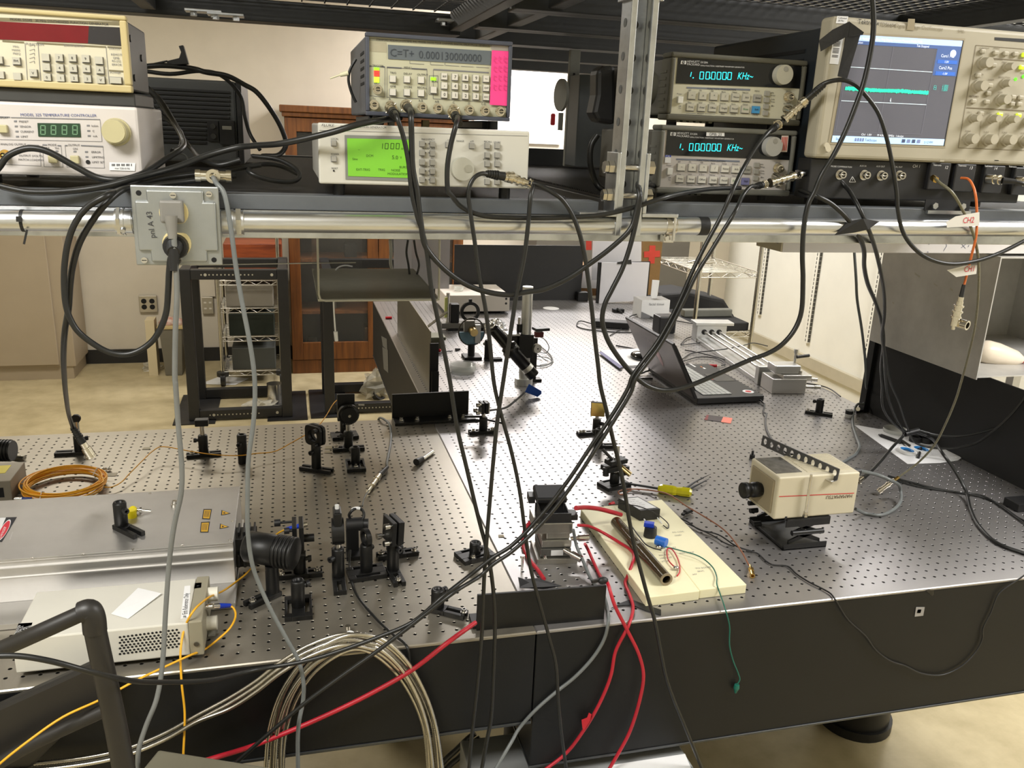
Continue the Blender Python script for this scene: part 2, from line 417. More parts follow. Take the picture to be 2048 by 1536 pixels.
for x in (-1.2, -0.395, -0.28, 0.62):
    part('upper_side_beam', MB().box((x, 0.03, UZ + 0.008), (x + 0.035, 1.2 if x < -0.3 else 2.45, UZ + 0.058)), DARKP, rk, 0.002)
def bolt(mb, p, d, r=0.0095, h=0.009, mat=0):
    p = Vector(p); d = Vector(d); mb.hexbolt(p, p + d * h, r, mat)
for (u, v) in ((408, 33), (452, 40), (905, 52), (1055, 30)):
    c = at(u, v, 1.16)
    b = MB().cbox(c + Vector((0, 0, 0.012)), (0.09, 0.05, 0.006)); bolt(b, c + Vector((-0.025, -0.005, 0.008)), (0, 0, -1)); bolt(b, c + Vector((0.025, -0.005, 0.008)), (0, 0, -1))
    part('beam_splice', b, GALV, rk, 0.001)
# slotted strut post hanging in front, open side to the viewer
px0, px1, pyf = -0.3525, -0.3095, -0.062
P = MB(); t = 0.0028
P.box((px0, pyf, 0.722), (px0 + t, pyf + 0.041, 1.9)).box((px1 - t, pyf, 0.722), (px1, pyf + 0.041, 1.9)).box((px0 + t, pyf + 0.041 - t, 0.722), (px1 - t, pyf + 0.041, 1.9))
for a, b in ((px0, px0 + 0.0095), (px1 - 0.0095, px1)):
    P.box((a, pyf - 0.0005, 0.722), (b, pyf + 0.0022, 1.9))
P.box((px0 + 0.0068, pyf + 0.0022, 0.722), (px0 + 0.0095, pyf + 0.009, 1.9)).box((px1 - 0.0095, pyf + 0.0022, 0.722), (px1 - 0.0068, pyf + 0.009, 1.9))
part('strut_post', P, GALV, rk, 0.0008)
sl = MB()
for k in range(22):
    z = 0.8 + k * 0.0476
    for x, d in ((px0 - 0.0004, -1), (px0 + t + 0.0004, 1), (px1 - t - 0.0004, -1)):
        sl.lathe([(0.0, 0), (0.0065, 0)], (x, pyf + 0.022, z), (d, 0, 0), 12, smooth=False)
    sl.lathe([(0.0, 0), (0.0065, 0)], ((px0 + px1) / 2, pyf + 0.041 - t - 0.0005, z), (0, -1, 0), 12, smooth=False)
part('slot_holes', sl, mat('slot_see_through', (0.10, 0.10, 0.095), 0.8), rk, kind='stuff')
# brackets and bolts clamping the post
for z0, z1 in ((0.758, 0.850), (1.068, 1.16)):
    for sx in (-1, 1):
        x = px0 if sx < 0 else px1
        br = MB().box((min(x, x + sx * 0.006), pyf - 0.003, z0), (max(x, x + sx * 0.006), pyf + 0.045, z1))
        if z0 < 1:
            br.box((min(x, x + sx * 0.062), pyf - 0.003, z0 - 0.006), (max(x, x + sx * 0.062), pyf + 0.045, z0))
        part('post_bracket', br, GALV, rk, 0.001)
    for zb in ((z0 + 0.026, z0 + 0.069) if z0 < 1 else (z0 + 0.03,)):
        sh = MB().cyl((px0 - 0.004, pyf + 0.012, zb), (px1 + 0.004, pyf + 0.012, zb), 0.005, n=10)
        for q in range(12):
            sh.cyl((px0 + 0.016 + q * 0.0016, pyf + 0.012, zb), (px0 + 0.0168 + q * 0.0016, pyf + 0.012, zb), 0.0057, n=10)
        sh.hexbolt((px0 - 0.0065, pyf + 0.012, zb), (px0 - 0.0155, pyf + 0.012, zb), 0.0105).hexbolt((px0 - 0.016, pyf + 0.012, zb), (px0 - 0.022, pyf + 0.012, zb), 0.0095)
        sh.hexbolt((px1 + 0.0065, pyf + 0.012, zb), (px1 + 0.0175, pyf + 0.012, zb), 0.0115)
        part('cross_bolt', sh, STEEL, rk)
# small splice window on the right hand lip
c0, c1 = at(1848, 420, -0.034), at(1940, 408, -0.034)
w_ = MB().box((c0.x, -0.0345, c0.z), (c1.x, -0.0325, c1.z + 0.006), 1).box((c0.x + 0.004, -0.040, c0.z - 0.006), (c1.x, -0.0325, c0.z), 0)
w_.hexbolt((c0.x + 0.018, -0.034, c0.z + 0.008), (c0.x + 0.018, -0.040, c0.z + 0.008), 0.006).hexbolt((c1.x - 0.018, -0.034, c0.z + 0.008), (c1.x - 0.018, -0.040, c0.z + 0.008), 0.006)
part('lip_splice', w_, [GALV, DARKSLOT], rk)
# ================================================================ instruments on the shelf
class FP:
    """front panel in the plane Y = y; photograph pixels are carried onto that plane"""
    def __init__(s, y, du=0.0, dv=0.0):
        s.y, s.du, s.dv = y, du, dv
    def p(s, u, v, out=0.0):
        q = at(u + s.du, v + s.dv, s.y); q.y -= out; return q
    def k(s, u, v):
        return abs(float(np.dot(np.array(s.p(u, v)) - CAM, FWD))) / FPX * 1.03
    def box(s, mb, u, v, w, h, out=0.003, mat=0, base=0.0):
        c = s.p(u, v); k = s.k(u, v)
        mb.box((c.x - w * k / 2, s.y - out, c.z - h * k / 2), (c.x + w * k / 2, s.y - base, c.z + h * k / 2), mat)
        return mb
    def rect(s, mb, q, out=0.0004, mat=0):
        """flat patch through four pixel corners"""
        pts = [s.p(u, v, out) for u, v in q]
        n = (pts[1] - pts[0]).cross(pts[2] - pts[1])
        if n.y > 0: pts.reverse()
        return mb.add(pts, [tuple(range(len(pts)))], mat)
    def line(s, mb, a, b, w=1.0, out=0.0006, mat=0):
        d = Vector((b[0] - a[0], b[1] - a[1])); d.normalize(); n = Vector((-d.y, d.x)) * w / 2
        return s.rect(mb, [(a[0] + n.x, a[1] + n.y), (b[0] + n.x, b[1] + n.y), (b[0] - n.x, b[1] - n.y), (a[0] - n.x, a[1] - n.y)], out, mat)
    def cyl(s, mb, u, v, r, out, mat=0, base=0.0, n=16, r2=None):
        c = s.p(u, v); k = s.k(u, v)
        return mb.cyl((c.x, s.y - base, c.z), (c.x, s.y - out, c.z), r * k, (r2 * k if r2 else None), n=n, mat=mat)
    def text(s, mb, st, u, v, h, out=0.0008, mat=0, align='l', shear=0.0, wfac=1.0, slope=0.045, up=None):
        c = s.p(u, v, out); k = s.k(u, v); e = s.p(u + 40, v + 40 * slope, out); ux = (e - c).normalized()
        if up is None: t = s.p(u, v - 40, out); uy = (t - c).normalized(); uy = Vector((0, 0, 1)) * 0.9 + uy * 0.1
        return mb.text(st, c, ux, Vector((0, 0, 1)), h * k * 1.35, mat, align, shear, wfac)
def bnc_jack(fp, u, v, r, out=0.011, mats=0):
    b = MB(); c = fp.p(u, v); k = fp.k(u, v); R = r * k; y = fp.y
    b.cyl((c.x, y, c.z), (c.x, y - 0.002, c.z), R * 1.15, n=18).cyl((c.x, y - 0.002, c.z), (c.x, y - out, c.z), R * 0.82, n=18, inner=R * 0.55)
    b.cyl((c.x - R, y - out * 0.75, c.z), (c.x + R, y - out * 0.75, c.z), R * 0.16, n=8)
    b.cyl((c.x, y - 0.002, c.z), (c.x, y - out * 0.6, c.z), R * 0.52, n=12, mat=1).cyl((c.x, y - 0.002, c.z), (c.x, y - out * 0.8, c.z), R * 0.16, n=8, mat=0)
    return b
def shell(x0, x1, y0, y1, z0, z1, mats, root, name='housing', bevel=0.003):
    return part(name, MB().box((x0, y0, z0), (x1, y1, z1)), mats, root, bevel)
CREAM = mat('cream_instrument_paint', srgb(212, 206, 182), 0.5, 0, 0.04, 15)
CREAMY = mat('yellowed_bezel', srgb(196, 180, 130), 0.5, 0, 0.06, 15)
LILAC = mat('pale_grey_paint', srgb(206, 200, 196), 0.5, 0, 0.04, 15)
SAGE = mat('pale_sage_panel', srgb(196, 194, 168), 0.5, 0, 0.04, 15)
OFFW = mat('off_white_paint', srgb(206, 204, 194), 0.5, 0, 0.04, 15)
TAUPE = mat('taupe_bumper', srgb(88, 86, 74), 0.6, 0, 0.1, 30)
GREYB = mat('grey_bumper', srgb(116, 116, 108), 0.6, 0, 0.1, 30)
BEIGE = mat('beige_bezel', srgb(176, 169, 149), 0.55, 0, 0.06, 15)
SLATE = mat('slate_blue_frame', srgb(74, 78, 90), 0.5, 0, 0.12, 30)
DKGREY = mat('dark_grey_sheet', srgb(62, 62, 60), 0.5, 0.1, 0.15, 20)
KEYG = mat('pale_grey_key', srgb(190, 187, 172), 0.5, 0, 0.05, 30)
KEYW = mat('white_key', srgb(222, 218, 206), 0.5, 0, 0.05, 30)
KEYD = mat('mid_grey_key', srgb(160, 158, 150), 0.5, 0, 0.05, 30)
KHAKI = mat('khaki_knob', srgb(190, 182, 142), 0.5, 0, 0.05, 30)
def feet(g, xs, ys, z0, z1, r=0.009):
    for x in xs:
        for y in ys: part('foot', MB().cyl((x, y, z0), (x, y, z1), r, n=12), BLACKP, g)

# ---- cream function generator, top of the left stack
F = FP(0.0)
FGX1 = -1.0565; zt = F.p(250, 32).z; zb = F.p(200, 183).z
g = thing('function_generator', 'cream function generator with a red display, on top of the temperature controller', 'instrument', (-1.2, 0.1, zb - 0.02))
shell(-1.32, FGX1 - 0.004, 0.012, 0.19, zb + 0.003, zt - 0.003, DKGREY, g)
bz = MB()
bz.box((-1.32, -0.004, zt - 0.006), (FGX1, 0.012, zt)).box((-1.32, -0.004, zb), (FGX1, 0.012, zb + 0.010)).box((FGX1 - 0.009, -0.004, zb + 0.010), (FGX1, 0.012, zt - 0.006))
part('bezel', bz, CREAMY, g, 0.002)
part('front_panel', MB().box((-1.32, 0.0, zb + 0.009), (FGX1 - 0.008, 0.012, zt - 0.005)), CREAM, g)
d = MB(); F.rect(d, [(-60, 40), (178, 52), (176, 87), (-60, 76)], 0.001, 0); F.rect(d, [(178, 52), (241, 55), (243, 92), (176, 87)], 0.001, 1)
part('display', d, [mat('dark_red_display_filter', srgb(112, 22, 28), 0.25, 0, 0.12, 40, emit=0.12), mat('smoked_display', srgb(48, 46, 48), 0.3)], g)
l = MB(); F.rect(l, [(-60, 33), (241, 44), (241, 51), (-60, 40)], 0.0004, 1)
F.text(l, 'MODEL DS345   30 MHz SYNTHESIZED FUNCTION GENERATOR', 20, 40.5, 4.6, mat=0, slope=0.055)
for a, b in (((5, 82), (48, 85)), ((74, 86), (212, 94)), ((215, 94), (243, 96)), ((218, 141), (247, 143))):
    F.line(l, a, b, 3.2, mat=1)
for a, b in (((50, 86), (55, 163)), ((76, 87), (82, 165)), ((212, 94), (219, 171)), ((82, 165), (248, 172)), ((0, 158), (82, 164)), ((0, 131), (20, 132))):
    F.line(l, a, b, 1.0, mat=2)
for st, u, v in (('DATA ENTRY', 128, 93), ('STATUS', 218, 99), ('POWER', 220, 147), ('FUNCTION', 52, 90), ('REMOTE', 222, 111), ('GPIB', 226, 118), ('RS-232', 224, 124), ('ERROR', 224, 131), ('MHz', 26, 95), ('MARK', 24, 102), ('FREQ', 26, 109)):
    F.text(l, st, u, v, 4.2 if len(st) < 8 else 4.6, mat=2)
for k, v in enumerate((92, 101, 109, 117, 125)):
    F.line(l, (59, v), (69, v - 3), 0.8, mat=2); F.line(l, (69, v - 3), (69, v + 2), 0.8, mat=2)
part('lettering', l, [INK, mat('olive_grey_print', srgb(120, 112, 84), 0.7), INKGREY], g)
for (u, v, st) in ((92.5, 115, ''), (119.5, 115.5, '7'), (146, 116, '8'), (172.5, 117.5, '9'), (199, 121, ''), (94, 134, '.'), (121, 136, '4'), (147.5, 137, '5'), (174, 137.5, '6'), (201, 140, 'A'), (95.5, 154.5, '0'), (122.5, 156, '1'), (149.5, 156, '2'), (176, 157.5, '3'), (203, 160, 'V'), (34, 122, 'FM'), (-1, 120, ''), (2, 150, ''), (36, 153, ''), (68, 146, 'V'), (4, 178, '')):
    if v > 170: continue
    kb = MB(); F.box(kb, u, v, 13, 13, 0.005)
    F.box(kb, u, v + 1, 15, 15, 0.0012, 2)
    if st: F.text(kb, st, u, v + 3, 5.0, 0.0055, 1, 'c')
    part('key', kb, [KEYG, INK, INKGREY], g)
kb = MB(); F.box(kb, 232.5, 161, 20, 11, 0.006); F.box(kb, 232.5, 161, 23, 13, 0.001, 1)
part('power_key', kb, [KEYG, INKGREY], g)
ft = MB().box((-1.32, 0.004, zb - 0.018), (FGX1 + 0.002, 0.185, zb - 0.0005))
part('plinth', ft, DKGREY, g, 0.002)
sc = MB()
for (y, z) in ((0.04, zt - 0.025), (0.13, zt - 0.045), (0.05, zb + 0.022)): sc.cyl((FGX1 - 0.004, y, z), (FGX1 - 0.002, y, z), 0.005, n=10)
part('side_screw', sc, BLACKP, g)

# ---- temperature controller under it
ztt = zb - 0.0185; ztb = F.p(200, 354).z; TCX = F.p(281, 290).x
g = thing('temperature_controller', 'pale grey temperature controller with a green display and khaki knob, bottom of the left stack', 'instrument', (-1.2, 0.1, ZS))
shell(-1.32, TCX, 0.0, 0.25, ztb, ztt, LILAC, g, 'housing', 0.004)
d = MB(); F.rect(d, [(75, 246), (160, 247), (162, 274.5), (77, 273)], 0.001, 0)
part('display', d, mat('green_display_filter', srgb(44, 70, 50), 0.3, 0, 0.1, 40), g)
d = MB()
SEG = {'8': 'abcdefg', '0': 'abcdef', '1': 'bc', '2': 'abged', '3': 'abgcd', '4': 'fgbc', '5': 'afgcd', '6': 'afgedc', '7': 'abc', '9': 'abcdfg', '-': 'g'}
def seven(fp, mb, ch, u, v, w, h, t, mat=0, sh=0.0, out=0.0016):
    q = {'a': ((0, 0), (w, 0)), 'g': ((0, h / 2), (w, h / 2)), 'd': ((0, h), (w, h)), 'f': ((0, 0), (0, h / 2)), 'b': ((w, 0), (w, h / 2)), 'e': ((0, h / 2), (0, h)), 'c': ((w, h / 2), (w, h))}
    for s_ in SEG.get(ch, ''):
        (a, b), (c, e) = q[s_]
        fp.line(mb, (u + a + (h - b) * sh, v + b + a * .05), (u + c + (h - e) * sh, v + e + c * .05), t, out, mat)
for k, u in enumerate((82, 103, 125, 146)): seven(F, d, '8', u, 251, 9, 17.5, 2.2, 0, 0.0)
part('digits', d, mat('pale_green_segments', srgb(112, 150, 116), 0.4), g)
l = MB()
F.text(l, 'MODEL 325 TEMPERATURE CONTROLLER', 41, 232, 5.4, mat=1, slope=0.012)
F.line(l, (0, 234), (20, 234.5), 2.5, mat=2); F.line(l, (22, 235), (200, 239), 1.8, mat=2); F.line(l, (200, 239), (204, 283), 0.8, mat=2); F.line(l, (0, 279), (204, 283), 0.8, mat=2)
for st, u, v in (('PRESET', 38, 245), ('SENSOR', 40, 255), ('CURRENT', 41, 265), ('LIMIT', 42, 275), ('kohm', 183, 253.5), ('C', 185, 264), ('mA', 186, 274), ('DISPLAY', -6, 237), ('ANALOG OUTPUT', 1, 290), ('MODE', 96, 291.5), ('OUTPUT', 136, 292), ('ON', 146, 299.5), ('RT', 92, 298), ('TH', 110, 298.5), ('OUTPUT (VOLTS)', 38, 313), ('MATCH LOADING', 37, 321), ('ERROR', 183, 306), ('LIMITING', 184, 316), ('LIMIT SET', 184, 326)):
    F.text(l, st, u, v, 4.0, mat=0, slope=0.02)
for (u, v) in ((31, 242.5), (32.5, 252.7), (34, 263), (35, 273.3), (176.5, 251.3), (177.5, 261.8), (178.5, 271.8), (114, 302.5), (150, 303.2), (173, 303.8), (174, 313.8)):
    F.rect(l, [(u - 3, v - 1.7), (u + 3, v - 1.7), (u + 3, v + 1.7), (u - 3, v + 1.7)], mat=2)
for a, b in (((55, 290), (78, 291)), ((85, 289.5), (94, 290)), ((115, 291), (122, 291.5)), ((130, 291), (135, 291)), ((162, 291), (206, 293))): F.line(l, a, b, 2.6, mat=2)
for a, b in (((79, 291), (82, 332)), ((0, 328), (82, 332)), ((85, 291), (88, 333)), ((122, 291), (126, 334)), ((88, 333), (126, 334)), ((130, 291), (134, 334)), ((206, 293), (209, 336)), ((134, 334), (209, 336))): F.line(l, a, b, 0.7, mat=2)
part('lettering', l, [INK, mat('blue_print', srgb(70, 84, 140), 0.7), INKGREY], g)
for (u, v, w, h) in ((7, 257.5, 17, 15), (107, 318, 15, 14), (151, 319, 15, 15)):
    kb = MB(); F.box(kb, u, v, w, h, 0.007); part('button', kb, KHAKI, g, 0.001)
kn = MB(); F.cyl(kn, 234, 264, 26, 0.006, n=28); F.cyl(kn, 233, 263.5, 24, 0.02, base=0.006, n=28, r2=22); F.cyl(kn, 232.5, 263, 20.5, 0.0215, base=0.02, n=28)
part('knob', kn, KHAKI, g)
part('limit_hole', F.cyl(MB(), 176, 324, 4, 0.001, n=12), BLACKP, g)
part('bnc_jack', bnc_jack(F, 11, 310, 9, 0.012), [GOLD, KEYW], g)
st_ = MB(); F.rect(st_, [(219, 324.5), (271, 326), (270, 342), (219, 340.5)], 0.0012, 0)
for k in range(17):
    if k % 4 != 3: F.rect(st_, [(224 + k * 2.4, 327.5), (224 + k * 2.4 + 1.4, 327.5), (224 + k * 2.4 + 1.4, 332), (224 + k * 2.4, 332)], 0.0016, 1)
F.text(st_, 'mat 520-0192', 230, 338, 3.6, 0.0016, 1, slope=0.03)
part('barcode_label', st_, [WHITEP, INK], g)
feet(g, (-1.25, -1.09), (0.03, 0.22), ZS, ztb)

# ---- power supply seen from its louvred back, behind
F2 = FP(0.75); z1 = F2.p(380, 158).z; xa, xb = F2.p(262, 230).x, F2.p(474, 230).x
g = thing('power_supply', 'dark grey power supply with a louvred back panel, behind the left stack', 'instrument', ((xa + xb) / 2, 0.9, ZS))
shell(xa, xb, 0.75, 1.12, ZS + 0.008, z1, mat('dark_grey_paint', srgb(84, 86, 86), 0.55, 0, 0.1, 12), g, 'housing', 0.006)
for k in range(13):
    v = 180 + k * 8.6
    lv = MB(); c = F2.p(372 - (22 if k > 8 else 0), v); w = 0.092 if k <= 8 else 0.066
    lv.box((c.x - w, 0.744, c.z - 0.0022), (c.x + w, 0.7505, c.z + 0.0022))
    part('louvre', lv, BLACKP, g)
c = F2.p(427, 262); part('fuse_holder', MB().box((c.x - .012, 0.742, c.z - .022), (c.x + .012, 0.75, c.z + .022)).cyl((c.x, .742, c.z + .01), (c.x, .735, c.z + .01), .006, mat=1).cyl((c.x, .742, c.z - .011), (c.x, .735, c.z - .011), .006, mat=1), [BLACKP, DKGREY], g, 0.001)
c = F2.p(455, 265); part('mains_inlet', MB().box((c.x - .016, 0.738, c.z - .026), (c.x + .016, 0.75, c.z + .026)).box((c.x - .01, .736, c.z + .006), (c.x + .01, .738, c.z + .014), 1), [BLACKP, KEYD], g, 0.002)
c = F2.p(478, 235); part('corner_guard', MB().box((c.x - 0.004, 0.742, ZS + 0.006), (c.x + 0.008, 1.12, z1 + 0.002)), BLACKP, g, 0.003)

# ---- digital delay generator
DGB = FP(-0.028).p(850, 254).z + 0.0003
F = FP(0.005); x0, x1 = F.p(731, 150).x, F.p(1021, 165).x; z0, z1 = F.p(860, 236).z, F.p(860, 73).z
g = thing('delay_generator', 'sage panelled delay generator with a grey text display and pink note, stacked in the middle', 'instrument', (-0.64, 0.15, z0 - 0.02))
shell(x0 + 0.002, x1 - 0.002, 0.014, 0.33, z0 + 0.002, z1 - 0.002, mat('slate_cover', srgb(96, 98, 104), 0.5, 0.1, 0.1, 20), g)
bz = MB().box((x0, -0.001, z1 - 0.006), (x1, 0.014, z1)).box((x0, -0.001, z0), (x1, 0.014, z0 + 0.006)).box((x0, -0.001, z0 + 0.006), (x0 + 0.0055, 0.014, z1 - 0.006)).box((x1 - 0.0055, -0.001, z0 + 0.006), (x1, 0.014, z1 - 0.006))
part('bezel', bz, SLATE, g, 0.0015)
part('front_panel', MB().box((x0 + 0.005, 0.005, z0 + 0.005), (x1 - 0.005, 0.014, z1 - 0.005)), SAGE, g)
def C2(a, b): return (512 + a / 4, b / 4)
d = MB(); F.rect(d, [C2(1055, 358), C2(1880, 408), C2(1876, 521), C2(1056, 472)], 0.001)
part('display', d, mat('grey_lcd', srgb(104, 112, 118), 0.3, 0, 0.08, 30), g)
l = MB(); F.text(l, 'C=T+', *C2(1070, 450), 15, 0.0016, 0, slope=0.06, wfac=0.95); F.text(l, '0.000130000000', *C2(1300, 468), 15.5, 0.0016, 0, slope=0.06, wfac=0.89)
part('display_text', l, mat('lcd_segments', srgb(62, 68, 76), 0.5), g)
l = MB(); F.rect(l, [C2(874, 302), C2(1870, 358), C2(1870, 380), C2(874, 324)], 0.0004, 1)
F.text(l, 'STANFORD RESEARCH SYSTEMS, INC. MODEL DG535 FOUR CHANNEL DIGITAL DELAY/PULSE GENERATOR', *C2(960, 324), 3.5, 0.001, 0, slope=0.056, wfac=1.02)
for st, a, b in (('TRIG', 1072, 590), ('DELAY', 1180, 597), ('OUTPUT', 1288, 604), ('GPIB', 1072, 698), ('STORE', 1182, 703), ('RECALL', 1290, 708), ('RUN', 1405, 660), ('TRIGGER', 930, 533), ('MENU', 1182, 548), ('To', 930, 796), ('A', 1062, 800), ('B', 1190, 806), ('A-B', 1300, 812), ('A/B', 1430, 820), ('C', 1572, 826), ('D', 1695, 834), ('C-D', 1800, 838), ('EXT', 945, 672)):
    F.text(l, st, *C2(a, b), 4.0, mat=0, slope=0.05)
def frame4(q, w=0.8, mt=2, mb=None):
    for k in range(4): F.line(mb, q[k], q[(k + 1) % 4], w, mat=mt)
for q in ([C2(902, 528), C2(1030, 536), C2(1030, 775), C2(902, 765)], [C2(1047, 540), C2(1367, 556), C2(1367, 792), C2(1047, 778)], [C2(1385, 605), C2(1455, 605), C2(1455, 760), C2(1382, 755)]): frame4(q, mb=l)
for a, b in (((902, 528), (925, 530)), ((1000, 533), (1030, 536)), ((1047, 538), (1165, 545)), ((1245, 549), (1367, 556)), ((1418, 556), (1862, 582))): F.line(l, C2(*a), C2(*b), 2.8, mat=2)
for a, b in (((1418, 560), (1416, 790)), ((1416, 790), (1862, 818)), ((1230, 485), (1230, 508)), ((1230, 508), (1345, 514)), ((1395, 490), (1395, 517)), ((1395, 517), (1500, 523)), ((1510, 500), (1510, 523)), ((1515, 523), (1625, 530)), ((1640, 530), (1740, 536)), ((1760, 537), (1862, 543))): F.line(l, C2(*a), C2(*b), 0.8, mat=2)
part('lettering', l, [INK, mat('grey_title_band', srgb(150, 148, 128), 0.6), INKGREY], g)
for k, (b, cl) in enumerate(((552, (150, 255, 40)), (575, (255, 60, 50)), (600, (255, 60, 50)), (628, (200, 255, 60)), (650, (200, 255, 60)))):
    lb = MB(); F.box(lb, *C2(965, b), 10, 5, 0.0012); part('indicator_light', lb, mat('lit_%d_%d' % (cl[0], cl[1]), srgb(*cl), 0.4, emit=0.9), g)
lb = MB(); F.box(lb, *C2(1418, 632), 10, 5.5, 0.0012); part('indicator_light', lb, _M['lit_150_255'], g)
keys = [(1092, 632, ''), (1205, 635, ''), (1318, 640, ''), (1092, 738, ''), (1205, 740, ''), (1318, 745, ''), (1418, 720, '')]
xs = (1503, 1588, 1671, 1755, 1837)
for r, (b, ss) in enumerate(((612, ('BSP', '7', '8', '9', '+/-')), (685, ('-', '4', '5', '6', 'EXP')), (757, ('0', '1', '2', '3', 'EXC')))):
    for c, a in enumerate(xs): keys.append((a, b + c * 4.8, ss[c]))
for a, b, st in keys:
    kb = MB(); u, v = C2(a, b); F.box(kb, u, v, 11, 11.5, 0.005); F.box(kb, u + .4, v + .8, 13, 13.5, 0.001, 2)
    if st: F.text(kb, st, u, v + (3 if len(st) == 1 else 2), 6.2 if len(st) == 1 else 3.6, 0.0055, 1, 'c')
    part('key', kb, [KEYW, INK, INKGREY], g)
for a, b in ((970, 715), (943, 838), (1075, 842), (1200, 850), (1328, 858), (1453, 866), (1580, 872), (1703, 878), (1828, 886), (1950, 892)):
    part('bnc_jack', bnc_jack(F, *C2(a, b), 8.2), [NICKEL, KEYW], g)
vt = MB()
for k in range(5):
    z = z0 + 0.045 + k * 0.011; vt.box((x0 + 0.0012, 0.05, z), (x0 + 0.0022, 0.11, z + 0.004))
part('side_vent', vt, DARKSLOT, g)
part('tape_residue', F.rect(MB(), [C2(885, 330), C2(1045, 340), C2(1045, 420), C2(885, 410)], 0.0003), mat('tape_residue', srgb(176, 170, 146), 0.4, 0, 0.1, 60), g)
for x in (x0 + 0.02, x1 - 0.02):
    part('foot', MB().cyl((x, 0.03, DGB), (x, 0.03, z0), 0.008, n=12), BLACKP, g); part('runner', MB().box((x - 0.012, 0.05, DGB), (x + 0.012, 0.3, z0)), BLACKP, g, 0.002)
nt = MB(); nt.add([F.p(*C2(1885, 402), .0018), F.p(*C2(2026, 410), .0018), F.p(*C2(2010, 848), .004), F.p(*C2(1865, 838), .004)], [(3, 2, 1, 0)], 0)
for k in range(3):
    for j in range(4):
        a = 1900 + k * 40; b = 450 + j * 75
        F.line(nt, C2(a, b), C2(a - 4, b + 40), 1.0, 0.0046, 1); F.line(nt, C2(a - 4, b + 40), C2(a + 16, b + 48), 1.0, 0.0046, 1); F.line(nt, C2(a + 4, b + 10), C2(a + 18, b + 12), 1.0, 0.0046, 1)
solo('sticky_note', nt, [mat('hot_pink_paper', srgb(255, 72, 150), 0.6, 0, 0.05, 20), mat('faint_pencil', srgb(210, 60, 130), 0.7)], 'hot pink sticky note with faint pencil marks, on the delay generator', 'note')
tp = MB(); tp.add([F.p(*C2(1868, 326), .0022), F.p(*C2(2034, 334), .0022), F.p(*C2(2026, 412), .0024), F.p(*C2(1880, 404), .0024)], [(3, 2, 1, 0)])
solo('clear_tape', tp, mat('hazy_clear_tape', srgb(160, 150, 160), 0.3, alpha=0.35), 'hazy strip of clear tape above the pink note', 'tape')

# ---- function generator with green display, under the delay generator
F = FP(-0.028); x0, x1 = F.p(637, 310).x, F.p(1057.5, 320).x; z0, z1 = F.p(850, 372.5).z, F.p(850, 254).z
g = thing('function_generator', 'wide off-white function generator with a green backlit display, under the delay generator', 'instrument', (-0.66, 0.12, ZS))
shell(x0 + 0.001, x1 - 0.001, -0.012, 0.30, z0 + 0.002, z1 - 0.001, mat('grey_white_cover', srgb(176, 174, 166), 0.5, 0, 0.05, 15), g)
part('front_panel', MB().box((x0, -0.028, z0), (x1, -0.012, z1)), OFFW, g, 0.0025)
d = MB(); F.rect(d, [C2(708, 1080), C2(1240, 1092), C2(1240, 1452), C2(716, 1436)], 0.0008)
part('display_frame', d, mat('grey_display_frame', srgb(128, 130, 124), 0.5), g)
d = MB(); F.rect(d, [C2(728, 1106), C2(1228, 1118), C2(1228, 1424), C2(736, 1408)], 0.0014)
part('display', d, mat('green_backlit_lcd', srgb(112, 176, 50), 0.35, 0, 0.1, 12, emit=0.42), g)
l = MB()
for ch, a in (('1', 985), ('0', 1030), ('0', 1075), ('0', 1118)): seven(F, l, ch, 512 + a / 4, 286.5, 6, 11, 1.2, 0, 0.08, 0.002)
F.text(l, 'kHz', *C2(1160, 1196), 4, 0.002, 0); F.text(l, '5.0', *C2(1085, 1272), 7.5, 0.002, 0); F.text(l, 'V', *C2(1150, 1268), 4.5, 0.002, 0)
for st, a, b in (('Sine', 770, 1280), ('DCM', 880, 1254), ('EXT-TRIG', 800, 1364), ('TRIG', 975, 1366), ('BURST', 1145, 1345), ('NOISE', 1080, 1370), ('~', 815, 1205), ('MODULATION', 1050, 1398)): F.text(l, st, *C2(a, b), 4.6, 0.002, 0, slope=0.02)
part('display_text', l, mat('dark_green_segments', srgb(52, 84, 28), 0.5), g)
l = MB(); F.text(l, 'FLUKE', *C2(522, 1010), 5.0, 0.0026, 0, shear=0.25, slope=0.04, wfac=1.25); F.text(l, 'PM5138A  FUNCTION GENERATOR', *C2(672, 1018), 4.2, 0.0026, 0, shear=0.2, slope=0.03)
F.line(l, C2(505, 1042), (1055, 272), 0.7, mat=1)
for st, a, b in (('FREQUENCY', 1322, 1120), ('WAVEFORM', 1328, 1194), ('DC', 1318, 1265), ('AC', 1395, 1270), ('SWEEP MODE', 1312, 1338), ('TRIG MODE', 1322, 1408), ('- 10', 1518, 1128), ('RANGE', 1602, 1134), ('x10', 1712, 1136), ('LOCAL', 598, 1116), ('POWER', 598, 1240), ('RESET', 604, 1352), ('RECALL', 1822, 1138), ('STORE', 1900, 1144), ('OUTPUT', 1990, 1385), ('ENTER', 1815, 1280), ('SET', 1905, 1284), ('MODIFY', 1812, 1420)):
    F.text(l, st, *C2(a, b), 3.4, 0.001, 0, slope=0.02)
for b in (1150, 1222, 1368, 1438):
    for a, s_ in ((1352, -1), (1386, 1)): F.rect(l, [C2(a, b - 8), C2(a, b + 8), C2(a + 8 * s_ * -1, b)], 0.001, 0)
part('lettering', l, [INK, INKGREY], g)
